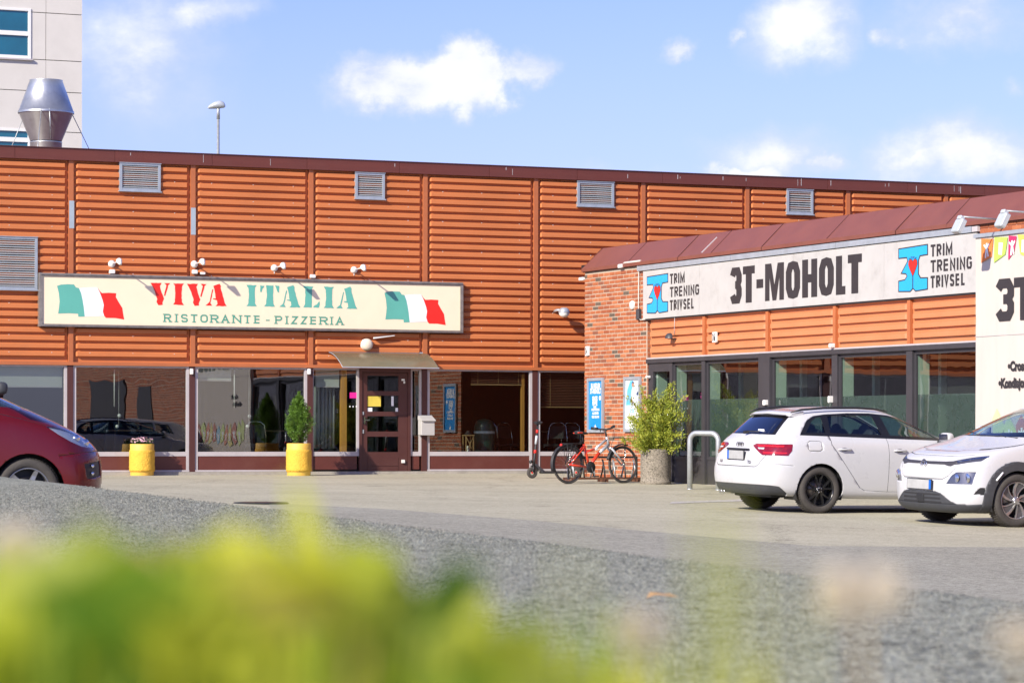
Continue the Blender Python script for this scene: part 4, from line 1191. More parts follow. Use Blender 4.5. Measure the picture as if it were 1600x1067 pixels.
# conifers
def conifer(name, lab, base, h, w, matn, cone=True, nl=9000, seed=1, cat='shrub'):
    random.seed(seed)
    r = thing(name, lab, cat, base)
    tr = MB().mat(MT['bark']); tr.tube([(0,0,-.1), (.01,0,h*.45), (0,.01,h*.9)], [.03, .022, .006], 8); tr.build('trunk', r)
    br = MB().mat(MT['bark'])
    tips = []
    nb = 95 if cone else 70
    for i in range(nb):
        q = (i + .5) / nb
        zc = h * (.02 + .9*q) if cone else h * random.uniform(.0, .62)
        if cone: rad = w/2 * (1 - q) ** .72 * (0.55 + .45*min(1, q*6)) * random.uniform(.78, 1.08)
        else: zc = h*random.uniform(.0, .72)**1.15; rad = w/2 * random.uniform(.45, 1.08) * (1.05 - .75*max(0, zc/h - .25))
        a_ = i * 2.399 + random.uniform(-.3, .3)
        rise = rad * (.9 if cone else random.uniform(-.15, 1.0) if zc < h*.3 else random.uniform(.3, 1.5))
        p0 = Vector((0, 0, zc)); p1_ = Vector((rad*math.cos(a_), rad*math.sin(a_), min(h*1.0, zc + rise)))
        pm = p0.lerp(p1_, .5) + Vector((0, 0, -.1*rad))
        br.tube([p0, pm, p1_], [.008, .005, .002], 4, cap=False)
        tips.append((p0, pm, p1_))
    br.build('branches', r)
    mb = MB().mat(MT[matn])
    per = nl // nb
    for p0, pm, p1_ in tips:
        along = (p1_ - p0).normalized()
        ax = Vector((p1_.x, p1_.y, 0)).normalized(); fan = (ax + Vector((0,0,1.3))).normalized()
        tw = rvec()*.3
        for k in range(per):
            q = random.uniform(.25, 1.1)
            c = (p0.lerp(pm, q*2) if q < .5 else pm.lerp(p1_, q*2-1)) + rvec() * random.random() * (.055 if cone else .075) * (w / .5)**.5
            d = (fan + rvec()*.75 + tw)
            leafquad(mb, c, d, rvec(), random.uniform(.022, .048)*(1 if cone else 1.2), random.uniform(.009, .018)*(1 if cone else 1.35))
    if cone:
        for k in range(500):
            q = random.random(); leafquad(mb, Vector((rvec().x*.02, rvec().y*.02, h*(.85+.17*q))), Vector((0,0,1)) + rvec()*.5, rvec(), .04, .014)
    mb.build('crown', r)
    return r
conifer('potted_conifer', 'cone shaped green conifer growing in the right yellow pot', (p2[0], p2[1], p2[2] + .58), .99, .60, 'thuja', True, 14000, 3)
# ------------------------------------------------------------------ gym wing
wing = thing('gym_building', 'low gym building with brick corner, orange ribbed band and red brown roof slope', 'building', C, RZW)
WJ = [2.78, 5.08, 7.45, 9.77, 12.11, 14.50]
WE = 33.0
ZH = 2.14; ZS0, ZS1 = 2.905, 3.78
zbase = -0.16
# solid cores
mb = MB().mat(MT['mortar'])
mb.box(0.012, WJ[0]-.012, 0.006, .25, -0.3, 3.885)
mb.build('mortar_wall', wing)
MB().mat(MT['brown']).box(WJ[0], 14.3, 0.09, .25, ZH, 3.97).build('wall', wing)
mb = MB().mat(MT['fascia']); mb.box(0.02, WE, .5, 14, 4.2, 4.28); mb.box(WE-.2, WE, .3, 14, -1, 4.2); mb.box(0.02, WE, 13.8, 14, -1, 4.2); 
mb.build('roof', wing)
# bricks
PIT, CRS = 0.25, 0.0775
def brickmat(name, c, v=0.12): return material(name, c, 0.85, var=v, vscale=14, bump=0.35, bscale=50)
BM = [brickmat('brick_orange', (0.37, 0.112, 0.042)), brickmat('brick_red', (0.30, 0.082, 0.032)), brickmat('brick_light', (0.43, 0.145, 0.058)), brickmat('brick_dark', (0.12, 0.085, 0.06), .3), brickmat('brick_brown', (0.24, 0.085, 0.045))]
def brick_me(L, m, r=.006):
    mb = MB().mat(m)
    y0 = -.0
    a = mb.pts([(r,y0,r),(L-r,y0,r),(L-r,y0,.063-r),(r,y0,.063-r)]); b = mb.pts([(0,y0+r,0),(L,y0+r,0),(L,y0+r,.063),(0,y0+r,.063)]); c = mb.pts([(0,.03,0),(L,.03,0),(L,.03,.063),(0,.03,.063)])
    mb.face((a,a+1,a+2,a+3))
    for A, B in ((a, b), (b, c)):
        for k in range(4): mb.face((A+k, B+k, B+(k+1)%4, A+(k+1)%4))
    return mb.mesh('brick')
full = [brick_me(.234, m) for m in BM]; half = [brick_me(.118, m) for m in BM]
spots = []
def wall_bricks(x0, x1, z0, z1):
    row = 0; z = z0
    while z + .066 < z1 + .01:
        x = x0 + (0 if row % 2 else -PIT/2)
        while x < x1 - .02:
            xa, L_ = x, .236
            if x < x0: xa, L_ = x0, .118
            if xa + L_ > x1 + .005: L_ = .118 if xa + .118 <= x1 + .01 else 0
            if L_: spots.append((xa, z, L_))
            x += PIT
        row += 1; z += CRS
random.seed(11)
wall_bricks(0, WJ[0], -.10, 3.9)
nmain = len(spots)
wall_bricks(14.15, 15.75, 3.765, 3.90)
# the bricks nearest the street side of the corner (largest in view) and the strip over the billboard are single parts
scored = sorted(range(len(spots)), key=lambda i: (-spots[i][0] * 1.0 + (0 if i < nmain else -50)))
single = set(scored[:300])
bulk = MB()
for i, (x, z, L_) in enumerate(spots):
    rnd = random.random(); k = 0 if rnd < .48 else 1 if rnd < .72 else 2 if rnd < .88 else 4 if rnd < .94 else 3
    dy = random.uniform(-.003, .003)
    if i in single:
        link('brick', (full if L_ > .2 else half)[k], wing, (x, dy, z))
    else:
        bulk.mat(BM[k]); y0 = dy; r_ = .005
        a = bulk.pts([(x+r_,y0,z+r_),(x+L_-r_,y0,z+r_),(x+L_-r_,y0,z+.063-r_),(x+r_,y0,z+.063-r_)]); c = bulk.pts([(x,y0+.006,z),(x+L_,y0+.006,z),(x+L_,y0+.006,z+.065),(x,y0+.006,z+.065)]); d = bulk.pts([(x,.03,z),(x+L_,.03,z),(x+L_,.03,z+.065),(x,.03,z+.065)])
        bulk.face((a,a+1,a+2,a+3))
        for A, B in ((a, c), (c, d)):
            for q in range(4): bulk.face((A+q, B+q, B+(q+1)%4, A+(q+1)%4))
z = -.10
while z < 3.82:
    bulk.mat(random.choice(BM[:3])); bulk.box(2.752, 2.774, .012, .088, z, z + .063); z += CRS
kind(bulk.build('brickwork', wing), 'stuff')
# end wall towards the restaurant (only the edge shows, and the windows reflect it)
def brick_tex(name):
    m = bpy.data.materials.new(name); m.use_nodes = True; t = m.node_tree; b = t.nodes['Principled BSDF']; b.inputs['Roughness'].default_value = .85
    tcn = t.nodes.new('ShaderNodeTexCoord'); mp = t.nodes.new('ShaderNodeMapping'); mp.inputs['Rotation'].default_value = (R(90), 0, 0)
    br = t.nodes.new('ShaderNodeTexBrick'); br.inputs['Scale'].default_value = 1; br.inputs['Brick Width'].default_value = PIT; br.inputs['Row Height'].default_value = CRS
    br.inputs['Mortar Size'].default_value = .006; br.inputs['Color1'].default_value = (.40, .13, .065, 1); br.inputs['Color2'].default_value = (.25, .085, .05, 1); br.inputs['Mortar'].default_value = (.42, .36, .28, 1)
    t.links.new(tcn.outputs['Object'], mp.inputs[0]); t.links.new(mp.outputs[0], br.inputs[0]); t.links.new(br.outputs[0], b.inputs['Base Color'])
    return m
MT['bricktex'] = brick_tex('far_brickwork')
MB().mat(MT['bricktex']).box(14.15, WE, .012, .3, -1.2, 3.97).build('street_wall', wing)
kd = MB().mat(MT['charcoal'])
kd.box(23.4, 24.6, -.02, .012, -.7, 2.2); kd.box(26.2, 30.2, -.02, .012, -.7, 2.35)
kd.build('street_door', wing)
MT['bricktexb'] = MT['bricktex']
MB().mat(BM[4]).box(-.012, .0, .03, 13.8, -.3, 3.9).build('end_wall', wing)
# orange band under and behind the sign
rib = {}
for a_, b_ in zip([WJ[0]] + WJ[1:-1], WJ[1:-1] + [14.13]):
    me = ribbed_sheet(b_ - a_ - .09, ZS0 + .1 - ZH - .05, MT['orange_w'], pitch=.148, depth=.05)
    link('cladding_sheet', me, wing, (a_ + .045, .05, ZH + .05))
for x in WJ[1:-1]:
    MB().mat(MT['batten']).box(-.045, .045, 0, .05, ZH + .02, ZS0 + .1).build('batten', wing, (x, -.005, 0))
MB().mat(MT['alu']).box(WJ[0]+.01, 14.13, -.015, .08, ZH + .025, ZH + .05).build('drip_strip', wing)
MB().mat(MT['charcoal']).box(WJ[0]+.01, 14.13, -.03, .10, ZH - .05, ZH + .024).build('header', wing)
# roof slope in sheets, each overlapping the next with a stepped seam
zr0, zr1 = 3.902, 4.365; yr0, yr1 = -.045, .37
x = -.0; widths = [.0, 2.0, 4.15, 5.45, 7.35, 9.6, 11.8, 13.3, 15.6, 18.0, 20.5, 23, 26, 29, WE]
for i, (a_, b_) in enumerate(zip(widths, widths[1:])):
    k = .004 * (i % 2); g = .01
    mb = MB().mat(MT['roofred'])
    aL = a_ - (.03 if i == 0 else 0); tL = a_ + (.05 if i == 0 else 0)
    pts = [(aL, yr0-k, zr0+.06), (b_-g, yr0-k, zr0+.06), (b_-g, yr1-k, zr1), (tL, yr1-k, zr1)]
    j = mb.pts(pts); mb.face((j, j+1, j+2, j+3))
    # folded side seam and lower drip fold
    j = mb.pts([(aL, yr0-k-.008, zr0), (b_-g, yr0-k-.008, zr0), (b_-g, yr0-k-.008, zr0+.062), (aL, yr0-k-.008, zr0+.062), (aL, yr0+.18, zr0), (b_-g, yr0+.18, zr0)])
    mb.face((j, j+1, j+2, j+3)); mb.face((j+1, j, j+4, j+5))
    j = mb.pts([(b_-g, yr0-k, zr0), (b_-g, yr0+.06, zr0), (b_-g, yr1+.06, zr1), (b_-g, yr1-k, zr1)]); mb.face((j, j+1, j+2, j+3))
    mb.build('roof_sheet', wing)
    if 0 < i:
        # raised lap along the seam
        v = Vector((0, yr1-yr0, zr1-zr0-.06)); n_ = Vector((0, -v.z, v.y)).normalized() * .012
        mb = MB().mat(MT['dkbrown'])
        p0 = Vector((a_-.012, yr0, zr0+.062)); p1_ = Vector((a_-.012, yr1, zr1))
        mb.prism([p0 + n_*.2, p0 + n_*.7, p1_ + n_*.7, p1_ + n_*.2], (.012, 0, 0)); mb.build('seam', wing)
MB().mat(MT['roofred']).prism([(-.035, yr0, zr0), (-.035, yr0, zr0+.06), (-.035, yr1, zr1), (-.035, 13.9, zr1), (-.035, 13.9, zr0)], (.004, 0, 0)).build('roof_end', wing)
MB().mat(MT['fascia']).box(0.0, WE, yr1, .8, zr1-.05, zr1+.004).build('roof_top', wing)
MB().mat(MT['dkbrown']).box(-.02, WE, -.030, .25, zr0-.014, zr0-.002).build('soffit', wing)
MB().mat(MT['black']).box(-.22, -.04, .03, .22, zr0+.02, zr0+.14).build('gutter_end', wing)
# a strip of plywood patch line on the roof: pale scratch
sc = MB().mat(MT['alu']); u0 = 5.02
sc.prism([(u0, yr0+.03, zr0+.085), (u0+.03, yr0+.03, zr0+.085), (u0+.06, yr1-.10, zr1-.10), (u0+.035, yr1-.10, zr1-.10)], (0, -.012, .01))
sc.build('sealant_strip', wing)
# grey gutter board above the sign
for a_, b_ in ((2.45, 6.2), (6.21, 9.9), (9.91, 14.0)):
    MB().mat(MT['grey']).box(a_, b_, -.055, .0, 3.795, 3.884).build('gutter', wing)
MB().mat(MT['alu']).box(14.01, 14.16, -.05, .0, 3.80, 3.88).build('gutter', wing)

# glazing
FT = 1.41
ZB = -.03
def wwin(a_, b_, z0=.40, lp=True, name='window'):
    w = b_ - a_
    f = MB().mat(MT['charcoal'])
    f.box(0, .04, 0, .07, z0-.06, ZH-.05); f.box(w-.04, w, 0, .07, z0-.06, ZH-.05); f.box(.04, w-.04, .002, .07, z0-.06, z0); f.box(.04, w-.04, .002, .07, ZH-.11, ZH-.05)
    o = f.build(name, wing, (a_, .03, 0))
    MB().mat(MT['glassW']).box(.035, w-.035, .03, .036, z0-.005, ZH-.105).build('pane', o)
    MB().mat(MT['frost']).box(.045, w-.045, .040, .042, z0, FT).build('frosted_film', o)
    MB().mat(MT['charcoal']).box(a_, b_, .045, .09, -.2, z0-.06).build('lower_panel', wing)
    MB().mat(MT['reveal']).box(a_+.002, a_+.045, .075, .27, z0-.05, ZH-.06).build('reveal', wing)
    return o
def wpost(x, w, y0=-.01):
    MB().mat(MT['charcoal']).box(x-w/2, x+w/2, y0, .10, -.25, ZH-.05).build('post', wing)
# door leaf with its own glass
dx0, dx1 = tW(1013), tW(1050)
o = MB().mat(MT['charcoal'])
gx0_, gx1_ = tW(1020), tW(1046)
o.box(dx0, gx0_, 0, .07, -.05, ZH-.05); o.box(gx1_, dx1, 0, .07, -.05, ZH-.05); o.box(gx0_, gx1_, 0, .07, 1.93, ZH-.05); o.box(gx0_, gx1_, 0, .07, -.05, .30)
dd = o.build('door', wing)
MB().mat(MT['glassW']).box(gx0_, gx1_, .03, .036, .3, 1.93).build('pane', dd)
MB().mat(MT['frost']).box(gx0_+.01, gx1_-.01, .040, .042, .3, FT).build('frosted_film', dd)
MB().mat(MT['reveal']).box(gx0_-.02, gx0_+.045, .075, .27, .1, 2.0).build('reveal', wing)
MB().mat(MT['chrome']).tube([(dx1-.09, -.05, .95), (dx1-.09, -.05, 1.25)], .012, 8).build('handle', dd)
wwin(dx1, 5.02)
wpost(5.08, .13); wpost(7.40, .40, -.03); wpost(9.79, .18); wpost(12.14, .18)
wwin(5.15, 7.20); wwin(7.60, 9.70); wwin(9.88, 12.05); wwin(12.23, 14.13)
MB().mat(MT['footing']).box(WJ[0], 14.13, -.03, .1, -.5, -.09).build('footing', wing)
# gym room
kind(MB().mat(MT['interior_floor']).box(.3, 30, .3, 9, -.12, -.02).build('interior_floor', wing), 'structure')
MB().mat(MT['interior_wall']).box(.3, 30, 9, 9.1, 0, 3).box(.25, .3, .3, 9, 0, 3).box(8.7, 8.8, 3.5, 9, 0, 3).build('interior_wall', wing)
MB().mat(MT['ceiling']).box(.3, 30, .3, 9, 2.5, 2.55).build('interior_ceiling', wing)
for x in (4.1, 6.4, 8.9, 11.0, 13.3):
    MB().mat(MT['reveal']).box(x, x+.09, 1.2, 1.3, 0, 2.5).build('inner_post', wing)
# gym things behind the glass
t_ = thing('parcel_box', 'brown cardboard sheet leaning inside the last gym window', 'cardboard', ww(13.6, -.5, 1.35), RZW)
MB().mat(MT['wood']).rbox(0, .45, 0, .05, 0, .45, .01).build('sheet', t_)
t_ = thing('vase', 'bright pink flower pot on the sill inside the gym side light', 'vase', ww(tW(1074), -.34, FT - .02), RZW)
MB().mat(MT['magenta']).lathe([(.001, 0), (.05, 0), (.07, .05), (.08, .09), (.05, .10), (.001, .10)], 14).build('pot', t_)
mb = MB().mat(MT['magenta'])
for i in range(14):
    leafquad(mb, Vector((0, 0, .1)), rvec() + Vector((0, 0, .7)), rvec(), .09, .05)
mb.build('petals', t_)
t_ = thing('notice_board', 'pale ochre panel standing inside the gym side light', 'panel', ww(tW(1083), -1.0, 0), RZW)
MB().mat(MT['wood']).rbox(0, .55, 0, .05, 0, 2.0, .01).build('panel', t_)
t_ = thing('white_sign_inside', 'white tilted board standing inside the last gym window', 'board', ww(13.2, -.7, 1.2), RZW)
MB().mat(MT['reveal']).prism([(0, 0, 0), (.10, 0, 0), (.14, 0, .62), (.04, 0, .68)], (0, .03, 0)).build('board', t_)

# ------------------------------------------------------------------ gym sign
gs = thing('gym_sign', 'long weathered white sign board reading 3T-MOHOLT with two blue logos', 'sign', ww(0, 0), RZW)
gs0 = tW(1007); GY = -.035
seams = [gs0, tW(1095), tW(1243), tW(1384), 14.12]
for a_, b_ in zip(seams, seams[1:]):
    MB().mat(MT['gsign']).box(a_, b_-.006, GY, .045, ZS0, ZS1).build('sign_panel', gs)
MB().mat(MT['black']).box(gs0, 14.12, -.02, .045, ZS0-.03, ZS0-.002).build('lower_trim', gs)
for i, (ch, a_, b_) in enumerate((('3',1143,1161.5),('T',1162,1182.7),('-',1184.5,1195),('M',1198,1227.5),('O',1230.5,1252.8),('H',1256,1279.5),('O',1282.3,1305.5),('L',1308.8,1328.5),('T',1326,1350.3))):
    x0_, x1_ = tW(a_), tW(b_); w = x1_ - x0_
    zc0, zc1 = ZS0 + .135, ZS1 - .115
    mb = MB().mat(MT['gtext'])
    if ch == '-': mb.prism([(x0_, GY-.003, 3.27), (x1_, GY-.003, 3.27), (x1_, GY-.003, 3.42), (x0_, GY-.003, 3.42)], (0, .002, 0))
    elif ch == 'M':
        st = .155
        P = [(0,0),(0,1),(.33,1),(.5,.42),(.67,1),(1,1),(1,0),(.76,0),(.76,.62),(.60,.0),(.40,.0),(.24,.62),(.24,0)]
        mb.flat([[Vector((x0_ + p[0]*w, GY-.003, zc0 + p[1]*(zc1-zc0))) for p in P]])
    else:
        h = zc1 - zc0
        glyph(mb, ch, x0_ + (.0 if ch != 'T' else .03), zc0, w - (.0 if ch != 'T' else .05), h, .135, GY-.003, stx=.20 if ch != 'T' else .22)
    mb.build('letter', gs)
def logo(x0_, x1_, zb, zt):
    w, h = x1_-x0_, zt-zb
    P = [(0,.97),(1,1),(1,.80),(.74,.79),(.68,.68),(.68,.36),(.76,.26),(1,.25),(1,.02),(.60,.0),(.50,.07),(.40,.0),(0,.02),(0,.23),(.22,.25),(.31,.34),(.26,.41),(.11,.43),(.33,.68),(.29,.78),(0,.78)]
    cx0, cz0 = .5, .5
    def P3(ps, y, gr=0.0):
        L, Rr = band(ps, gr*2, True) if gr else (None, None)
        q = ps if not gr else None
        if gr:
            area = sum(ps[i-1][0]*ps[i][1]-ps[i][0]*ps[i-1][1] for i in range(len(ps)))
            ar_ = lambda Q: abs(sum(Q[i-1].x*Q[i].y-Q[i].x*Q[i-1].y for i in range(len(Q)))); q = [(v.x, v.y) for v in (Rr if ar_(Rr) > ar_(L) else L)]
        return [Vector((x0_ + p[0]*w, y, zb + p[1]*h)) for p in q]
    MB().mat(MT['gtext']).flat([P3(P, GY-.002, .028)]).build('logo_outline', gs)
    MB().mat(MT['gblue']).flat([P3(P, GY-.004)]).build('logo', gs)
    ln = MB().mat(MT['gtext']).flat([P3([(.485,.05),(.515,.05),(.515,.42),(.485,.42)], GY-.006)]); ln.build('logo_line', gs)
    H = [(.50,.34),(.40,.50),(.35,.60),(.36,.68),(.42,.71),(.47,.69),(.50,.645),(.53,.69),(.58,.71),(.64,.68),(.65,.60),(.60,.50)]
    MB().mat(MT['gtext']).flat([P3(H, GY-.0055, .018)]).build('heart_outline', gs)
    MB().mat(MT['sred']).flat([P3(H, GY-.0075)]).build('heart', gs)
    tk = MB().mat(MT['gtext'])
    for a_, r_ in ((60, .2), (80, .22), (100, .22), (120, .2)):
        for q in (.86, 1.0):
            cxx, czz = .5 + .2*math.cos(R(a_)) * q * 1.1, .56 + .21*math.sin(R(a_))*q
            tk.flat([P3([(cxx-.03, czz-.004), (cxx+.03, czz-.004), (cxx+.03, czz+.008), (cxx-.03, czz+.008)], GY-.006 - .0003*(a_/20 + q*7))])
    tk.build('logo_ticks', gs)
lz0, lz1 = ZS0 + .10, ZS1 - .10
logo(tW(1014), tW(1045.5), lz0, lz1); logo(tW(1407.5), tW(1451.5), lz0, lz1)
def words(ws, px0, pxs, z_top, hh, gap):
    for k, (wd, px1) in enumerate(zip(ws, pxs)):
        x0_, x1_ = tW(px0), tW(px1); n = len(wd)
        rel = {'I': .50, 'M': 1.3}
        tot = sum(rel.get(c, 1.0) for c in wd); x = x0_; u_ = (x1_ - x0_) / tot
        z = z_top - hh - k * (hh + gap)
        for c in wd:
            w = u_ * rel.get(c, 1.0)
            mb = MB().mat(MT['gtext'])
            if c == 'I': glyph(mb, 'I', x + w*.5 - .027, z, .054, hh, .05, GY-.003, stx=.05)
            else: glyph(mb, c, x + .016, z, w - .034, hh, .036, GY-.003, stx=.048)
            mb.build('letter', gs); x += w
hh_ = .185; gp_ = .052
words(('TRIM', 'TRENING', 'TRIVSEL'), 1048.5, (1073, 1095.5, 1088), lz1 - .0, hh_, gp_)
words(('TRIM', 'TRENING', 'TRIVSEL'), 1456, (1492, 1522.5, 1512.5), lz1 - .0, hh_, gp_)

# ------------------------------------------------------------------ tall cloth billboard
bb = thing('billboard', 'tall cream cloth banner with 3T lettering and coloured bunting on the gym wall', 'billboard', ww(0, 0), RZW)
B0, B1 = 14.15, 19.5; BY = -.07
mb = MB().mat(MT['bill'])
nx, nz = 30, 40; zt, zbm = 3.70, .22
for j in range(nz+1):
    for i in range(nx+1):
        x = B0 + (B1-B0)*i/nx; z = zbm + (zt-zbm)*j/nz
        mb.pts([(x, BY + .008*noise.noise(Vector((x*1.3, z*.5, 0))) + (.004 if j in (26,) else 0), z)])
for j in range(nz):
    for i in range(nx):
        c = j*(nx+1)+i; mb.face((c, c+1, c+nx+2, c+nx+1), True)
mb.build('cloth', bb)
MB().mat(MT['alu']).box(B0, B1, BY+.015, .0, zbm, zt).build('backing', bb)
MB().mat(MT['grey']).box(B0-.02, B1+.02, BY-.03, .0, zt, zt+.055).build('top_rail', bb)
MB().mat(MT['grey']).box(B0-.02, B1+.02, BY-.02, .0, zbm-.04, zbm).build('bottom_rail', bb)
MB().mat(MT['alu']).box(B0, B1, BY-.010, BY-.009, 2.24, 2.246).build('fold_line', bb)
def tB_(px): return tW(px, -BY)
YB = BY - .012
x0_ = tB_(1555.5); z1_ = zW(1580, 434.5, .07); z0b = zW(1580, 501, .07)
mb = MB().mat(MT['gtext']); glyph(mb, '3', x0_, z0b, .50, z1_-z0b, .14, YB, stx=.17); mb.build('letter', bb)
mb = MB().mat(MT['gtext']); glyph(mb, 'T', x0_+.50, z0b, .50, z1_-z0b, .14, YB, stx=.17); mb.build('letter', bb)
mb = MB().mat(MT['gtext']); glyph(mb, '-', x0_+1.05, z0b, .2, z1_-z0b, .14, YB); mb.build('letter', bb)
xx = x0_ + 1.33
for c, w in (('M',.62),('O',.46),('H',.46),('O',.46),('L',.36),('T',.42)):
    if xx + w > B1: break
    mb = MB().mat(MT['gtext']); glyph(mb, c, xx, z0b, w, z1_-z0b, .12, YB, stx=.15); mb.build('letter', bb); xx += w + .06
def btext(s, px, py, size, **k):
    return fonttext('lettering', s, MT['gtext'], size, tB_(px), YB, zW(px, py, .07), bb, **k)
btext('\u2022Crossfit', 1575.5, 579, .185, sx=.95, bold=.012)
btext('\u2022Kondisjon', 1561, 605.5, .185, sx=.92, bold=.012)
random.seed(5)
cols = ['bo', 'bg', 'bp', 'by', 'bb', 'bo', 'bg', 'bp', 'bb', 'by', 'bo', 'bg']
xx = tB_(1532.5)
for i, c in enumerate(cols * 2):
    w = random.uniform(.30, .38) * (.75 if c in ('bp',) else 1); h = random.uniform(.26, .34); a_ = random.uniform(-.25, .25)
    if xx + w > B1 - .05: break
    zc = zt - .02
    P = [Vector((xx + .02, YB - .0005*(i % 3), zc)), Vector((xx + w, YB - .0005*(i % 3), zc - .02)), Vector((xx + w - .02 - a_*.2, YB - .0005*(i % 3), zc - h + a_*.25)), Vector((xx + .05 - a_*.2, YB - .0005*(i % 3), zc - h - a_*.25))]
    MB().mat(MT[c]).flat([P]).build('bunting_square', bb)
    cx_2 = xx + w*.5; fg = MB().mat(MT['paper']); yy = YB - .003
    # plain white figure or towel shape on each square
    if i % 2 == 0:
        fg.flat([[Vector((cx_2 + a*.1, yy, zc - .17 + b*.12)) for a, b in ((-.5,-1),(-.15,-1),(0,-.2),(.25,-.9),(.55,-.8),(.25,.1),(.8,.6),(.7,.8),(.15,.5),(.2,.8),(-.2,.8),(-.2,.5),(-.8,.7),(-.85,.5),(-.3,.15))]])
    else:
        fg.flat([[Vector((cx_2 + a*.09, yy, zc - .17 + b*.11)) for a, b in ((-.6,-.8),(.4,-.9),(.7,.7),(-.5,.8))]])
    fg.build('printed_figure', bb); xx += w + .01
xx = tB_(1551); 
for i, c in enumerate(['bg', 'bg', 'bp', 'by', 'bo', 'bg', 'bb', 'bp', 'by', 'bo', 'bg', 'bp']):
    w = random.uniform(.32, .42); a_ = random.uniform(-.3, .3); zc = 1.08 + random.uniform(-.05, .05) - .12*(i > 0)
    if xx + w > B1 - .05: break
    y_ = YB - .0005*(i % 3)
    P = [Vector((xx, y_, zc - .05)), Vector((xx + w*.4, y_, zc + .1 + a_*.1)), Vector((xx + w, y_, zc - .12)), Vector((xx + w*.8, y_, zc - .48)), Vector((xx + .05, y_, zc - .4))]
    MB().mat(MT['pale_' + c]).flat([P]).build('bunting_square', bb)
    if i: 
        fg = MB().mat(MT['paper']); cx_2 = xx + w*.45; yy = YB - .003
        fg.flat([[Vector((cx_2 + a*.11, yy, zc - .22 + b*.15)) for a, b in ((-.5,-1),(-.15,-1),(0,-.2),(.25,-.9),(.55,-.8),(.25,.1),(.8,.6),(.7,.8),(.15,.5),(.2,.9),(-.2,.9),(-.2,.5),(-.8,.7),(-.85,.5),(-.3,.15))]])
        fg.build('printed_figure', bb)
    xx += w * .95

# floodlights on arms above the billboard
for i, (px, py, lab) in enumerate(((1499, 351, 'grey floodlight on an arm at the joint between gym sign and billboard'), (1567, 342, 'grey floodlight on an arm over the brick strip above the billboard'))):
    out_ = .78
    x = tW(px, out_); z = zW(px, py, out_)
    r = thing('floodlight', lab, 'floodlight', ww(x, 0, z), RZW, 'grey floodlights over the billboard')
    MB().mat(MT['galv']).tube([(.0, .0, .09), (0, -out_+.02, .115)], .013, 8).build('arm', r)
    MB().mat(MT['grey']).rbox(-.07, .07, -.02, .03, .03, .16, .01).build('wall_plate', r)
    hb = MB().mat(MT['slat']); hb.M = Matrix.Translation((0, -out_, -.01)) @ Matrix.Rotation(R(-28), 4, 'X')
    hb.rbox(-.10, .10, -.05, .03, -.13, .09, .02); hb.rbox(-.05, .05, -.07, .0, .07, .13, .01); hb.build('housing', r)
    gb = MB().mat(MT['bulb']); gb.M = hb.M.copy(); gb.box(-.085, .085, .031, .034, -.11, .07); gb.build('glass', r)

# small things on the gym front
r = thing('half_dome_lamp', 'dark half dome lamp with a cable on the orange band left of house number 16', 'lamp', ww(tW(1047, .08), 0, zW(1047, 527, .08)), RZW)
MB().mat(MT['charcoal']).lathe([(.001, .10), (.05, .09), (.085, .06), (.10, .0)], 18, 'Z', (0, -.08, -.02), a0=math.pi, a1=2*math.pi).build('hood', r)
MB().mat(MT['charcoal']).box(-.10, .10, -.08, .0, -.03, -.018).build('base_plate', r)
MB().mat(MT['alu']).tube([(.04, -.02, .05), (.05, -.015, .40)], .006, 6).build('cable', r)
def plate(px, py, s, lab, w=.135, h=.185, out_=.02):
    r = thing('house_number', lab, 'number plate', ww(tW(px, out_) , 0, zW(px, py, out_)), RZW)
    MB().mat(MT['white']).rbox(-w/2, w/2, -out_-.02, 0, -h/2, h/2, .01).build('plate', r)
    for k, c in enumerate(s):
        mb = MB().mat(MT['gtext']); glyph(mb, c, -.058 + .060*k, -.065, .052, .13, .024, -out_-.024); mb.build('digit', r)
plate(1116.5, 527, '16', 'white house number plate 16 on the orange band of the gym')
plate(917.5, 548.5, '14', 'white house number plate 14 on the brick corner')
r = thing('security_camera', 'small white camera sticking out of the brick corner under the roof', 'camera', ww(.0, 0, zW(914, 435)), RZW)
MB().mat(MT['white_pl']).tube([(0, .05, 0), (-.10, .03, .0)], .015, 8).build('arm', r)
MB().mat(MT['white_pl']).rbox(-.28, -.08, -.0, .06, -.03, .03, .008).build('camera_body', r)
r = MB().mat(MT['white_pl']).lathe([(.001, -.05), (.07, -.045), (.085, -.02), (.085, .02)], 24, 'Y').build('round_siren', None, ww(tW(988.5), 0, zW(988.5, 477)), RZW)
tag(r, 'round white siren disc on the brick wall left of the gym sign', 'siren')
r = thing('cable_conduit', 'pale bent conduit pipe at the top right of the brick wall', 'conduit', ww(0, 0), RZW)
pts = [(tW(973), -.03, zW(973, 417)), (tW(978), -.03, zW(978, 411)), (tW(1003), -.03, zW(1003, 408))]
MB().mat(MT['bill']).tube(pts, .022, 8).build('pipe', r)
pts = [(tW(990), -.03, zW(990, 413)), (tW(997), -.03, zW(997, 414)), (tW(1000), -.03, zW(1000, 419)), (tW(999.5), -.03, zW(999.5, 497)), (tW(1003), -.03, zW(1003, 500)), (tW(1010), -.03, zW(1010, 499))]
MB().mat(MT['bill']).tube(pts, .010, 8).build('cable', r)
MB().mat(MT['white_pl']).rbox(tW(970.5), tW(976.5), -.08, 0, zW(973, 419), zW(973, 413), .01).build('junction_box', r)
r = MB().mat(MT['charcoal']).rbox(-.05, .05, -.07, 0, -.11, .10, .02).build('wall_bell', None, ww(tW(1000), 0, zW(1000, 491)), RZW)
tag(r, 'small dark oval fitting on the brick wall beside the gym sign end', 'wall fitting')
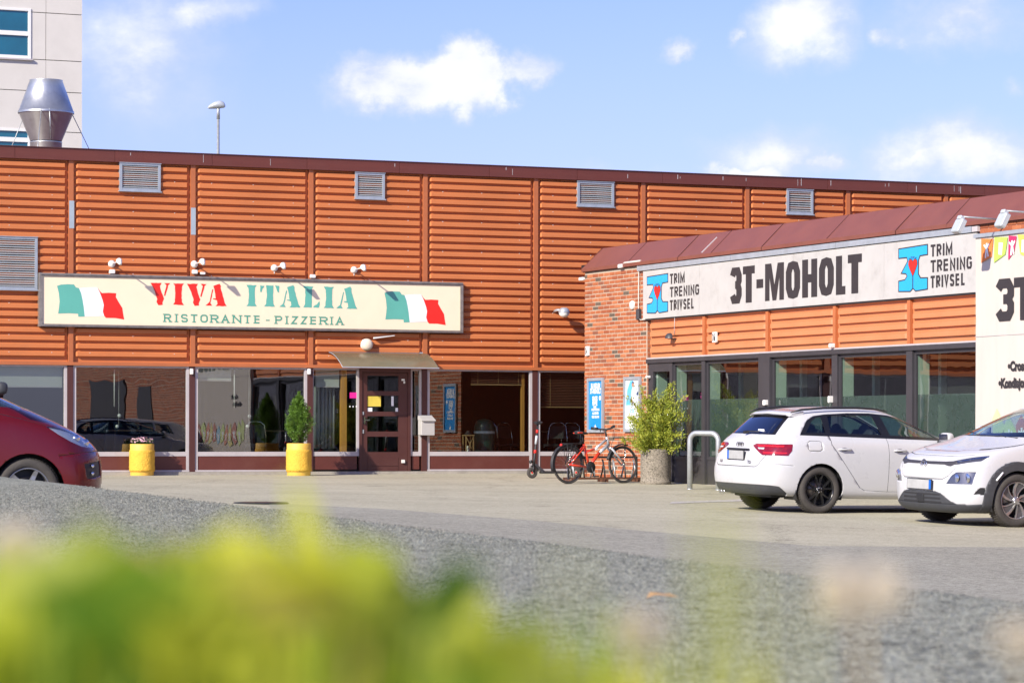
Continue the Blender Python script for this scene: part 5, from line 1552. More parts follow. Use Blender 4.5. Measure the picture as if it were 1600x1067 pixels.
for px, py, w, h, lab in ((1300, 540, .07, .07, 'small white sensor box on the batten below the gym sign'), (1197, 629, .09, .09, 'small white box with a dark spout on the wide gym post behind the white car'), (1298, 624, .04, .11, 'narrow white switch plate on the gym post right of the wide one'), (1013, 589, .05, .05, 'tiny white bell push at the gym door frame')):
    r = MB().mat(MT['white_pl']).rbox(-w/2, w/2, -.09, -.01, -h/2, h/2, .01).build('sensor_box', None, ww(tW(px, .04), 0, zW(px, py, .04)), RZW); tag(r, lab, 'sensor box')
# posters in frames on the brick
def poster(px0, px1, y0, y1, lab):
    pc = (px0+px1)/2; x0_, x1_ = tW(px0, .04), tW(px1, .04); z0, z1 = zW(pc, y1, .04), zW(pc, y0, .04)
    r = thing('poster_frame', lab, 'poster', ww(x0_, 0, z0), RZW, 'framed posters on the brick wall')
    w, h = x1_-x0_, z1-z0; b = .055
    MB().mat(MT['grey']).box(0, b, -.045, -.003, 0, h).box(w-b, w, -.045, -.003, 0, h).box(b, w-b, -.044, -.003, 0, b).box(b, w-b, -.044, -.003, h-b, h).build('frame', r)
    return r, w, h, b
r, w, h, b = poster(917, 941.5, 590.5, 675.5, 'blue framed poster with white lettering near the brick corner')
MB().mat(MT['posterblue']).box(b, w-b, -.022, -.004, b, h-b).build('print', r)
Y0 = -.025
for s, q, sz, sx in (('BLI MEDLEM', .835, .125, .62), ('3T-MOHOLT', .735, .135, .64)):
    fonttext('lettering', s, MT['paper'], sz, w/2, Y0, h*q-.02, r, sx=sx, bold=.006, align='CENTER')
fonttext('lettering', 'GRATIS\nPR\u00d8VE\nUKE', MT['paper'], .115, w*.46, Y0, h*.585, r, sx=.62, bold=.006, align='CENTER', line=.8)
MB().mat(MT['paper']).lathe([(.001, Y0+.001), (.045, Y0+.001)], 20, 'Y', (w*.78, 0, h*.63)).build('printed_badge', r)
fonttext('lettering', 'INGEN BINDING\nALLE SENTER\nMELD DEG INN', MT['paper'], .060, w*.5, Y0, h*.40, r, sx=.80, bold=.003, align='CENTER', line=1.15)
MB().mat(MT['paper']).flat([[Vector((w*.5 + a*.045, Y0, h*.10 + c*.05)) for a, c in ((-1,-.6),(-.4,-.8),(.3,-1),(1,-.3),(.8,.3),(.2,.2),(.1,1),(-.3,.9),(-.35,-.1),(-1,.8))]]).build('printed_emblem', r)
r, w, h, b = poster(974, 999.5, 588.5, 674.5, 'white framed poster with a blue clad figure and the price KR 250')
MB().mat(MT['paper']).box(b, w-b, -.022, -.004, b, h-b).build('print', r)
def pp(m, pts, name='printed_shape', y=Y0):
    MB().mat(MT[m]).flat([[Vector((b + p[0]*(w-2*b), y, b + p[1]*(h-2*b))) for p in pts]]).build(name, r)
pp('palegrey', [(0.02,.48),(.98,.48),(.98,.98),(.5,.98),(.02,.98)])
pp('ltblue', [(.05,.48),(.38,.48),(.42,.75),(.50,.90),(.36,.98),(.15,.80)], y=Y0-.001)
pp('ltblue', [(.38,.98),(.55,.98),(.60,.88),(.45,.80)], y=Y0-.002)
pp('skin', [(.48,.86),(.60,.84),(.62,.93),(.54,.96),(.46,.93)], y=Y0-.003)
pp('dkblue', [(.46,.93),(.54,.975),(.63,.94),(.62,.92),(.54,.945),(.47,.91)], y=Y0-.004)
pp('paper', [(.52,.85),(.62,.84),(.98,.68),(.98,.62),(.72,.70),(.80,.49),(.52,.49),(.50,.70)], y=Y0-.003)
pp('skin', [(.42,.66),(.50,.64),(.56,.52),(.50,.50)], y=Y0-.004)
pp('dkblue', [(.50,.49),(.50,.56),(.56,.49)], y=Y0-.0045)
pp('dkblue', [(.80,.72),(.92,.76),(.96,.70),(.84,.66)], y=Y0-.0045)
pp('paper', [(.15,.26),(.88,.26),(.88,.48),(.15,.48)], y=Y0-.005)
fonttext('lettering', 'MEDLEMSKAP', MT['tealprint'], .035, w*.5, Y0-.007, b+.44*(h-2*b), r, sx=.8, align='CENTER')
fonttext('lettering', 'KR 250', MT['ltblue'], .105, w*.5, Y0-.007, b+.33*(h-2*b), r, sx=.62, bold=.003, align='CENTER')
fonttext('lettering', 'per m\u00e5ned', MT['palegrey'], .03, w*.5, Y0-.007, b+.28*(h-2*b), r, align='CENTER')
fonttext('lettering', '3T', MT['gtext'], .045, w*.78, Y0-.007, b+.06*(h-2*b), r, align='CENTER')

# ------------------------------------------------------------------ beyond: tower block, duct, street lamp
TY = 96.0
cxT = at(127.5, TY); sT = F / TY
def zT(py): return CAMZ + (677.7 - py) / sT
tw_ = thing('tower_block', 'pale concrete tower block with blue green windows beyond the roof', 'building', (cxT, TY, 0), RZM)
def tT(px): return solve(lambda m: Vector((cxT, TY, 0)) + m * U, px, -8, 3)
rows = [-3, 3.0, 9.0, zT(208), zT(146), zT(97), zT(24), zT(-60), zT(-120), zT(-190)]
cols_ = [-24, -18, -12, -6, -1.2, 0]
w1 = (tT(0), tT(47)); 
wz = [(zT(97), zT(19)), (zT(240), zT(205.5))]
mb = MB().mat(MT['darkvoid']).box(-24, -.02, .14, 20, -3, rows[-1] - .1); mb.build('core', tw_)
for i in range(len(rows)-1):
    for j in range(len(cols_)-1):
        a_, b_, z0, z1 = cols_[j], cols_[j+1], rows[i], rows[i+1]
        segs = [(a_, b_)]
        me = MB().mat(MT['concrete_white'])
        hit = None
        for (q0, q1) in wz:
            if z0 < q1 - .2 and z1 > q0 + .2 and a_ < -1.3: hit = (max(z0, q0), min(z1, q1))
        if hit and j == 3:
            x1_ = tT(47)
            me.box(x1_, b_-.012, 0, .14, z0+.012, z1-.012)
            if hit[0] > z0 + .05: me.box(a_, x1_, 0, .14, z0+.012, hit[0])
            if hit[1] < z1 - .05: me.box(a_, x1_, 0, .14, hit[1], z1-.012)
        elif hit: continue
        else: me.box(a_+.006, b_-.006, 0, .14, z0+.012, z1-.012)
        me.build('concrete_panel', tw_)
MB().mat(MT['concrete_white']).box(-.006, .0, .14, 20, -3, rows[-1]).build('side_wall', tw_)
for (q0, q1) in wz:
    x1_ = tT(47); x0_ = -6.0
    f = MB().mat(MT['white'])
    f.box(x1_-.09, x1_, -.03, .12, q0, q1); f.box(x0_, x1_-.09, -.028, .12, q0, q0+.10); f.box(x0_, x1_-.09, -.028, .12, q1-.08, q1); f.box(x0_, x1_-.09, -.028, .12, (q0+q1)/2-.07, (q0+q1)/2+.07)
    fo = f.build('window', tw_)
    MB().mat(MT['glassT']).box(x0_, x1_-.09, .03, .04, q0+.10, (q0+q1)/2-.07).build('pane', fo)
    MB().mat(MT['glassT']).box(x0_, x1_-.09, .03, .04, (q0+q1)/2+.07, q1-.08).build('pane', fo)
    MB().mat(MT['alu']).box(x0_, x1_+.05, -.10, .0, q0-.05, q0).build('sill', fo)
# conical duct on the roof
DY = 62.5; sD = F / DY; dx_ = at(71, DY)
def zD(py): return CAMZ + (677.6 - py) / sD
r = thing('roof_duct', 'shiny double cone steel exhaust duct on the roof, in front of the tower block', 'duct', (dx_, DY, 0))
MB().mat(MT['steel']).lathe([(.335, 5.9), (.335, zD(224)), (.345, zD(223)), (.33, zD(222))], 40).lathe([(.33, zD(221)), (.575, zD(176.5))], 40).build('lower_cone', r)
MB().mat(MT['steel']).lathe([(.588, zD(178)), (.588, zD(174.5)), (.575, zD(174)), (.345, zD(127)), (.352, zD(126)), (.335, zD(126)), (.33, zD(132))], 40).build('upper_cone', r)
for a_ in (.4, 2.5, 4.6):
    MB().mat(MT['galv']).tube([(.58*math.cos(a_+2.2), .58*math.sin(a_+2.2), zD(176)), (1.35*math.cos(a_+2.2), 1.35*math.sin(a_+2.2), 6.1)], .009, 5).build('guy_wire', r)
MB().mat(MT['galv']).tube([(.16, -.56, zD(174)), (.17, -.40, zD(222))], .012, 6).build('brace', r)
# street lamp beyond
LY = 92.0; r = thing('street_lamp', 'grey street lamp rising behind the roof left of the clouds', 'street lamp', (at(340, LY), LY, 0))
zl = CAMZ + (678.1 - 166) * LY / F
MB().mat(MT['galv']).tube([(0, 0, 0), (0, 0, zl-.4)], [.075, .045], 12).build('pole', r)
MB().mat(MT['galv']).tube([(0, 0, zl-.4), (0, 0, zl+.02)], [.055, .05], 12).build('collar', r)
hb = MB().mat(MT['slat'])
def ringp(x, w, h, zc): return [(x, w*math.cos(a), zc + h*math.sin(a)) for a in [2*math.pi*k/12 for k in range(12)]]
rg = [hb.pts(ringp(x, w, h, zc)) for x, w, h, zc in ((.22,.05,.03,zl+.0),(.18,.09,.09,zl+.03),(.05,.13,.13,zl+.05),(-.12,.15,.11,zl+.02),(-.27,.11,.06,zl-.03),(-.33,.03,.02,zl-.06))]
for A, B in zip(rg, rg[1:]):
    for k in range(12): hb.face((A+k, A+(k+1)%12, B+(k+1)%12, B+k), True)
hb.face([rg[0]+11-k for k in range(12)]); hb.face([rg[-1]+k for k in range(12)])
hb.build('lamp_head', r)
# ------------------------------------------------------------------ things standing outside
def stand(px, Y): 
    x = at(px, Y); return Vector((x, Y, ground(x, Y)))
# round concrete planter with a shrub
pp_ = stand(1024.5, 52.3)
r = thing('concrete_planter', 'round exposed aggregate concrete planter beside the gym door', 'planter', pp_)
mb = MB().mat(MT['aggregate']); prof = [(.262, 0), (.270, .03), (.272, .06)] + [(.268 - .002*math.sin(k), .06 + .5*k/10) for k in range(11)] + [(.262, .60), (.255, .615), (.235, .62), (.225, .61), (.22, .55)]
mb.lathe(prof, 44)
for v in mb.v:
    if v.z > .07:
        k = 1 + .012*noise.noise(v*45) + .008*noise.noise(v*110); v.x *= k; v.y *= k
mb.build('tub', r)
MB().mat(MT['soil']).lathe([(.225, .56), (.001, .58)], 20).build('soil', r)
conifer('loose_shrub', 'loose yellow green conifer shrub growing in the concrete planter', (pp_.x, pp_.y, pp_.z + .56), 1.16, .98, 'thuja2', False, 17000, 9)

# tube barrier
b0 = stand(1078, 49.6); b1 = stand(1122.5, 49.3)
r = thing('tube_barrier', 'galvanised steel hoop barrier behind the white hatchback', 'barrier', b0)
dv = b1 - b0; h_ = .94; rc = .13; L_ = dv.length; dn = dv.normalized()
P = [Vector((0,0,-.2)), Vector((0,0,h_-rc))]
for k in range(1, 7):
    a_ = math.pi/2*k/6; P.append(dn*(rc - rc*math.cos(a_)) + Vector((0,0,h_-rc+rc*math.sin(a_))))
for k in range(0, 7):
    a_ = math.pi/2*k/6; P.append(dn*(L_ - rc + rc*math.sin(a_)) + Vector((0,0,h_-rc+rc*math.cos(a_))))
P.append(dn*L_ + Vector((0,0,-.2)))
MB().mat(MT['galv']).tube(P, .045, 18).build('hoop_tube', r)
for v_ in (Vector((0,0,0)), dn*L_):
    MB().mat(MT['galv']).lathe([(.0455, .012), (.049, .010), (.049, -.02)], 18, 'Z', v_).build('collar', r)

# bicycle: local x forward, y left, z up; origin on the ground under the bottom bracket
def wheel_bike(parent, x, rad, y=0, front=True, name='wheel'):
    tw = .020
    ty = MB().mat(MT['rubber']); ty.lathe([(rad - .030, -.012), (rad - .020, -.020), (rad - .006, -.014), (rad, 0), (rad - .006, .014), (rad - .020, .020), (rad - .030, .012)], 48, 'Y', (x, y, rad))
    o = ty.build(name, parent)
    MB().mat(MT['black']).lathe([(rad - .030, -.013), (rad - .048, -.008), (rad - .050, 0), (rad - .048, .008), (rad - .030, .013)], 48, 'Y', (x, y, rad)).build('rim', o)
    sp = MB().mat(MT['chrome'])
    for k in range(28):
        a_ = 2*math.pi*k/28; s_ = 1 if k % 2 else -1; b_ = a_ + .35*(1 if (k//2) % 2 else -1)
        sp.tube([(x + .022*math.cos(b_), y + .028*s_, rad + .022*math.sin(b_)), (x + (rad-.045)*math.cos(a_), y, rad + (rad-.045)*math.sin(a_))], .0014, 3, cap=False)
    sp.build('spokes', o)
    MB().mat(MT['chrome']).tube([(x, y-.05, rad), (x, y+.05, rad)], .018, 10).build('hub', o)
    return o
rear = stand(888.3, 52.0); front = stand(974.6, 52.75)
fd = (front - rear); fd.z = 0; WBk = fd.length
ang = math.atan2(fd.y, fd.x)
bike = thing('bicycle', 'red and silver bicycle with a rear carrier parked at the brick wall', 'bicycle', (rear.x, rear.y, rear.z), ang)
bike.rotation_euler = (R(-3), 0, ang)
rw = .338
kx = WBk / 1.30                                     # stretch of the drawing to the measured wheelbase
wheel_bike(bike, 0, rw); wheel_bike(bike, WBk, rw - .004)
def bp(x, z, y=0): return Vector((x * kx, y, z))
BB = bp(.50, .29); ST = bp(.385, .70); SJ = bp(.43, .56); HT = bp(.935, .80); HB = bp(.965, .69); RA = bp(0, rw)
fr1 = MB().mat(MT['bikered'])
fr1.tube([BB, ST], .023, 10); fr1.tube([bp(.425, .56), bp(.655, .595) + Vector((0,0,.02))], .022, 10)
fr1.tube([BB + Vector((0,0,.02)), bp(.74, .54)], .031, 10)
for s_ in (-1, 1):
    fr1.tube([RA + Vector((0,.055*s_,0)), bp(.44, .29, .035*s_)], .014, 8); fr1.tube([RA + Vector((.02,.055*s_,.01)), bp(.395, .66, .03*s_)], .013, 8)
fr1.tube([BB + Vector((0,-.04,0)), BB + Vector((0,.04,0))], .024, 12)
fr1.build('frame', bike)
fr2 = MB().mat(MT['bikesilver'])
fr2.tube([bp(.655, .614), HT + Vector((-.01,0,-.02))], .021, 10); fr2.tube([bp(.74, .54), HB], .031, 10); fr2.tube([HB + Vector((.008,0,-.03)), HT + Vector((-.01,0,.03))], .024, 12)
fr2.build('front_frame', bike)
fk = MB().mat(MT['bikesilver'])
FA = Vector((WBk, 0, rw - .004))
for s_ in (-1, 1):
    cr = HB + Vector((.03, .05*s_, -.07)); fk.tube([cr, cr.lerp(FA + Vector((0,.055*s_,0)), .5), FA + Vector((0,.055*s_,0))], [.019, .018, .013], 10)
fk.tube([HB + Vector((.03, -.05, -.065)), HB + Vector((.03, .05, -.065))], .022, 10)
fk.build('fork', bike)
MB().mat(MT['black']).tube([HT + Vector((-.01,0,.02)), bp(.905, .92), bp(.925, .955)], .016, 8).build('stem', bike)
hb = MB().mat(MT['black'])
hb.tube([bp(.86, .99, -.31), bp(.92, .965, -.12), bp(.93, .955, 0), bp(.92, .965, .12), bp(.86, .99, .31)], .016, 8)
hb.tube([bp(.84, .995, -.32), bp(.89, .98, -.2)], .026, 8); hb.tube([bp(.84, .995, .32), bp(.89, .98, .2)], .026, 8)
hb.tube([bp(.95, .96, -.2), bp(1.02, .93, -.28)], .007, 6); hb.tube([bp(.95, .96, .2), bp(1.02, .93, .28)], .007, 6)
hb.build('handlebar', bike)
cb = MB().mat(MT['black'])
cb.tube([bp(.98, .95, .15), bp(1.06, .85, .1), bp(1.05, .72, .05), bp(.97, .66, .03)], .004, 5); cb.tube([bp(.98, .95, -.15), bp(1.04, .82, -.08), bp(1.01, .68, -.03), bp(1.02, .60, -.05)], .004, 5)
cb.build('brake_cables', bike)
MB().mat(MT['black']).tube([ST, bp(.36, .80), bp(.35, .86)], .015, 8).build('seat_post', bike)
sd = MB().mat(MT['black'])
def sring(x, w, zt_, th): return [(x, w*math.cos(a)*1.0, zt_ + (th if math.sin(a) > 0 else th*1.2)*math.sin(a)) for a in [2*math.pi*k/12 for k in range(12)]]
rg = [sd.pts([(p[0]*kx, p[1], p[2]) for p in sring(*q)]) for q in ((.205,.03,.905,.015),(.22,.075,.905,.028),(.29,.08,.90,.03),(.38,.045,.89,.022),(.46,.024,.89,.018),(.49,.012,.885,.01))]
for A, B in zip(rg, rg[1:]):
    for k in range(12): sd.face((A+k, A+(k+1)%12, B+(k+1)%12, B+k), True)
sd.face([rg[0]+11-k for k in range(12)]); sd.face([rg[-1]+k for k in range(12)])
sdo = sd.build('saddle', bike)
MB().mat(MT['bikered']).rbox(.21*kx, .31*kx, -.083, .083, .885, .905, .008).build('saddle_trim', sdo)
cr_ = MB().mat(MT['black'])
cr_.lathe([(.001,-.052),(.098,-.052),(.102,-.046),(.098,-.042),(.001,-.042)], 28, 'Y', BB); cr_.build('chain_guard', bike)
ck = MB().mat(MT['black'])
ck.tube([BB + Vector((0,-.07,0)), BB + Vector((.03,-.08,-.165))], .012, 8); ck.tube([BB + Vector((0,.07,0)), BB + Vector((-.03,.08,.165))], .012, 8)
ck.box((BB.x+.03)-.05, (BB.x+.03)+.05, -.17, -.09, .115, .135); ck.box((BB.x-.03)-.05, (BB.x-.03)+.05, .09, .17, .445, .465)
ck.build('cranks', bike)
MB().mat(MT['rust']).lathe([(.02,-.04),(.055,-.038),(.055,-.034),(.045,-.03),(.05,-.026),(.04,-.022)], 24, 'Y', RA).build('sprockets', bike)
MB().mat(MT['black']).tube([RA + Vector((.0,-.04,.0)), RA + Vector((.03,-.045,-.08)), RA + Vector((.05,-.045,-.16))], .010, 6).build('derailleur', bike)
MB().mat(MT['rust']).tube([RA + Vector((0,-.034,.052)), BB + Vector((0,-.034,.08))], .004, 4).tube([RA + Vector((.05,-.04,-.17)), BB + Vector((0,-.034,-.085))], .004, 4).build('chain', bike)
for (cx2, a0, a1) in ((0, 0.35, 3.45), (WBk, 1.25, 2.9)):
    gd = MB().mat(MT['black'])
    pts = [Vector((cx2 + (rw+.018)*math.cos(a), 0, rw + (rw+.018)*math.sin(a))) for a in [a0 + (a1-a0)*k/22 for k in range(23)]]
    for s_ in (-.022, 0, .022):
        gd.tube([p + Vector((0, s_, -.004*abs(s_/.022))) for p in pts], .012, 6)
    gd.build('mudguard', bike)
rk = MB().mat(MT['black'])
rk.tube([bp(-.12, .70, -.05), bp(.30, .715, -.05)], .007, 6); rk.tube([bp(-.12, .70, .05), bp(.30, .715, .05)], .007, 6); rk.tube([bp(-.10, .70, 0), bp(.30, .715, 0)], .010, 6)
for q in (-.12, .0, .12, .30): rk.tube([bp(q, .705, -.05), bp(q, .705, .05)], .007, 6)
for s_ in (-1, 1):
    for q in (-.05, .06, .17): rk.tube([bp(q, .70, .05*s_), RA + Vector((0, .065*s_, .02))], .005, 5)
rk.tube([bp(.30, .72, -.03), bp(.34, .76, 0), bp(.30, .72, .03)], .007, 5)
rk.build('carrier', bike)
MB().mat(MT['sred']).sphere((-.14*kx, 0, .68), .026, 10).build('rear_reflector', bike)
MB().mat(MT['chrome']).tube([bp(-.28, .52), bp(-.34, .36)], .008, 6).build('mudguard_stay', bike)
MB().mat(MT['white_pl']).rbox(.635*kx, .69*kx, -.035, .035, .585, .635, .01).build('lock', bike)

# bicycle stand behind
s0 = stand(893, 53.0); s1 = stand(1002, 53.6)
dv = s1 - s0; Lr = Vector((dv.x, dv.y, 0)).length
rk_ = thing('bicycle_rack', 'low dark rusty bicycle rack with looped holders along the brick wall', 'bicycle rack', s0, math.atan2(dv.y, dv.x))
mb = MB().mat(MT['rust']); mb.box(0, Lr, -.02, .02, .05, .085).box(0, Lr, .32, .35, .05, .085)
for x in (0, Lr/2, Lr-.03): mb.box(x, x+.03, -.02, .36, 0, .05)
mb.build('base_rails', rk_)
MB().mat(MT['black']).box(0, Lr, .14, .18, .43, .465).box(0, .03, .14, .17, .05, .43).box(Lr-.03, Lr, .14, .17, .05, .43).build('top_rail', rk_)
n_ = 7
for i in range(n_):
    x = .08 + (Lr-.16)*i/(n_-1)
    pts = [(x-.03, 0, .08), (x-.035, .02, .25), (x-.02, .10, .36), (x+.0, .16, .40), (x+.05, .22, .34), (x+.06, .28, .2), (x+.05, .33, .08)]
    MB().mat(MT['black'] if i % 2 else MT['galv']).tube(pts, .015, 7).build('wheel_holder', rk_)
MB().mat(MT['black']).tube([(Lr-.28, .1, .44), (Lr-.28, .1, .78), (Lr-.30, .12, .80), (Lr-.5, .15, .80)], .014, 8).build('lock_bar', rk_)

# kick scooter standing at the window post
sc0 = stand(831.5, 55.6)
scn = math.atan2(U.y, U.x) 
scoot = thing('kick_scooter', 'black electric kick scooter leaning beside the window post', 'scooter', sc0, scn - .05)
def swheel(x, nm='wheel'):
    o = MB().mat(MT['rubber']).lathe([(.045, -.022), (.075, -.028), (.098, -.024), (.108, 0), (.098, .024), (.075, .028), (.045, .022)], 30, 'Y', (x, 0, .108)).build(nm, scoot)
    MB().mat(MT['sred']).lathe([(.001, -.026), (.018, -.026), (.02, -.02)], 14, 'Y', (x, 0, .108)).build('hub', o)
swheel(0); swheel(.88)
MB().mat(MT['black']).rbox(.17, .80, -.075, .075, .09, .135, .012).build('deck', scoot)
MB().mat(MT['charcoal']).prism([(.04, -.03, .26), (.07, -.03, .28), (.26, -.03, .13), (.20, -.03, .10)], (0, .06, 0)).build('neck', scoot)
MB().mat(MT['black']).tube([(0, -.045, .108), (.012, -.045, .2), (.03, 0, .26)], .014, 8).tube([(0, .045, .108), (.012, .045, .2), (.03, 0, .26)], .014, 8).build('fork', scoot)
MB().mat(MT['black']).tube([(.03, 0, .24), (.045, 0, .36), (.115, 0, 1.03)], [.028, .022, .018], 10).build('steering_tube', scoot)
MB().mat(MT['sred']).tube([(.056, 0, .47), (.062, 0, .53)], .0235, 10).tube([(.096, 0, .85), (.102, 0, .91)], .0225, 10).build('red_band', scoot)
MB().mat(MT['palegrey']).tube([(.073, 0, .64), (.091, 0, .80)], .0228, 10).build('pale_label', scoot)
MB().mat(MT['black']).tube([(.115, -.22, 1.05), (.115, -.08, 1.04), (.115, .08, 1.04), (.115, .22, 1.05)], .015, 8).tube([(.12, -.20, 1.05), (.04, -.12, 1.10)], .007, 6).rbox(.06, .17, -.04, .04, 1.01, 1.07, .01).build('handlebar', scoot)
MB().mat(MT['black']).tube([(-.05, 0, .30), (0, 0, .32)], .03, 10).build('headlight', scoot)
MB().mat(MT['black']).tube([(.0 + .125*math.cos(a), 0, .108 + .125*math.sin(a)) for a in [.2 + k*.2 for k in range(9)]], .014, 6).build('mudguard', scoot)
MB().mat(MT['black']).tube([(.88 + .125*math.cos(a), 0, .108 + .125*math.sin(a)) for a in [.2 + k*.2 for k in range(13)]], .014, 6).build('mudguard', scoot)
# ------------------------------------------------------------------ cars
def paint(name, c, rough=0.28, metal=0.0, flake=0.0):
    m = material(name, c, rough, metal=metal, var=0.02, vscale=2, coat=0.4, dirt=0.05, dscale=3)
    return m
MT['carwhite'] = paint('white_car_paint', (0.53, 0.53, 0.535))
MT['carred'] = paint('dark_red_car_paint', (0.135, 0.006, 0.008), 0.26, 0.3)
MT['carglass'] = glass('tinted_car_glass', (0.62, 0.74, 0.73), base=0.05, gain=1.4)
MT['cargrassr'] = glass('rear_window_glass', (0.08, 0.12, 0.16), base=0.16, gain=2.0)
MT['cladding'] = material('grey_car_cladding', (0.045, 0.047, 0.052), 0.6, var=0.15, vscale=20)
MT['rimblack'] = material('black_alloy', (0.012, 0.012, 0.013), 0.25, coat=0.4)
MT['rimgrey'] = material('machined_alloy', (0.42, 0.42, 0.43), 0.3, metal=0.8)
MT['rimdark'] = material('dark_wheel_infill', (0.10, 0.10, 0.105), 0.4, metal=0.3)
MT['brake'] = material('brake_disc', (0.30, 0.26, 0.23), 0.4, metal=0.8)
MT['seatcloth'] = material('dark_seat_cloth', (0.022, 0.022, 0.024), 0.8)
MT['plate'] = material('plate_grey', (0.38, 0.38, 0.37), 0.5, var=0.12, vscale=8)
MT['plateblue'] = material('plate_blue', (0.01, 0.12, 0.50), 0.4)
def lens(name, c, rough=0.08):
    m = material(name, c, rough, var=0.25, vscale=22, coat=1.0); return m
MT['redlens'] = lens('red_lamp_lens', (0.20, 0.003, 0.006)); MT['redlens2'] = lens('bright_red_lens', (0.60, 0.012, 0.012))
MT['clearlens'] = glass('clear_lamp_lens', (0.92, 0.93, 0.95), base=0.10, gain=1.6)

AUDI = dict(wb=2.636, r=.316, arch=.358, track=.765, L=[
 [(3.44,0,.20),(3.42,.40,.20),(3.33,.62,.20),(3.16,.72,.20),(2.95,.76,.20),(2.25,.78,.20),(1.75,.78,.19),(1.05,.78,.19),(.45,.78,.20),(-.36,.78,.22),(-.60,.70,.24),(-.73,.58,.24),(-.77,.38,.24),(-.78,0,.24)],
 [(3.50,0,.27),(3.48,.42,.27),(3.38,.68,.28),(3.20,.80,.28),(2.97,.86,.27),(2.25,.865,.24),(1.75,.865,.24),(1.05,.865,.24),(.45,.865,.24),(-.36,.875,.27),(-.66,.79,.29),(-.79,.64,.30),(-.83,.40,.30),(-.84,0,.30)],
 [(3.51,0,.48),(3.49,.42,.48),(3.39,.69,.48),(3.21,.82,.48),(2.97,.89,.48),(2.25,.885,.46),(1.75,.887,.46),(1.05,.89,.46),(.45,.887,.46),(-.36,.90,.48),(-.68,.83,.50),(-.82,.67,.52),(-.86,.42,.52),(-.87,0,.52)],
 [(3.49,0,.63),(3.46,.42,.64),(3.36,.68,.66),(3.18,.81,.67),(2.96,.885,.68),(2.25,.895,.70),(1.75,.897,.70),(1.05,.898,.71),(.45,.897,.72),(-.36,.895,.72),(-.65,.83,.69),(-.79,.68,.655),(-.825,.42,.65),(-.835,0,.65)],
 [(3.44,0,.72),(3.41,.42,.73),(3.30,.67,.75),(3.12,.79,.78),(2.93,.85,.80),(2.25,.875,.86),(1.75,.88,.88),(1.05,.885,.90),(.45,.885,.91),(-.36,.875,.92),(-.58,.80,.92),(-.71,.65,.92),(-.75,.40,.92),(-.765,0,.92)],
 [(2.95,0,.86),(2.93,.40,.86),(2.86,.62,.86),(2.75,.74,.865),(2.62,.80,.875),(2.10,.84,.93),(1.75,.845,.96),(1.05,.85,.98),(.45,.85,1.0),(-.30,.83,1.02),(-.50,.75,1.01),(-.63,.61,1.00),(-.68,.38,1.00),(-.695,0,1.00)],
 [(2.22,0,.985),(2.20,.38,.98),(2.13,.60,.975),(2.06,.70,.975),(2.0,.75,.98),(1.92,.785,.985),(1.70,.80,.995),(1.05,.805,1.01),(.45,.80,1.03),(-.25,.775,1.05),(-.46,.70,1.04),(-.59,.57,1.035),(-.635,.36,1.035),(-.65,0,1.035)],
 [(1.38,0,1.395),(1.36,.34,1.385),(1.30,.50,1.375),(1.26,.57,1.37),(1.22,.60,1.37),(1.15,.615,1.37),(1.05,.625,1.375),(.75,.63,1.385),(.35,.625,1.375),(-.15,.595,1.345),(-.25,.54,1.335),(-.31,.44,1.33),(-.34,.28,1.33),(-.35,0,1.335)],
 [(1.05,0,1.435),(1.04,.25,1.43),(1.0,.38,1.425),(.97,.43,1.42),(.93,.45,1.42),(.88,.46,1.422),(.80,.47,1.425),(.60,.47,1.43),(.30,.46,1.425),(-.02,.42,1.40),(-.08,.36,1.39),(-.12,.28,1.385),(-.14,.18,1.385),(-.145,0,1.385)],
 [(.90,0,1.445),(.88,0,1.445),(.86,0,1.445),(.84,0,1.445),(.82,0,1.445),(.78,0,1.445),(.70,0,1.445),(.55,0,1.443),(.30,0,1.437),(.10,0,1.42),(.05,0,1.415),(.02,0,1.41),(0,0,1.405),(-.02,0,1.40)]])
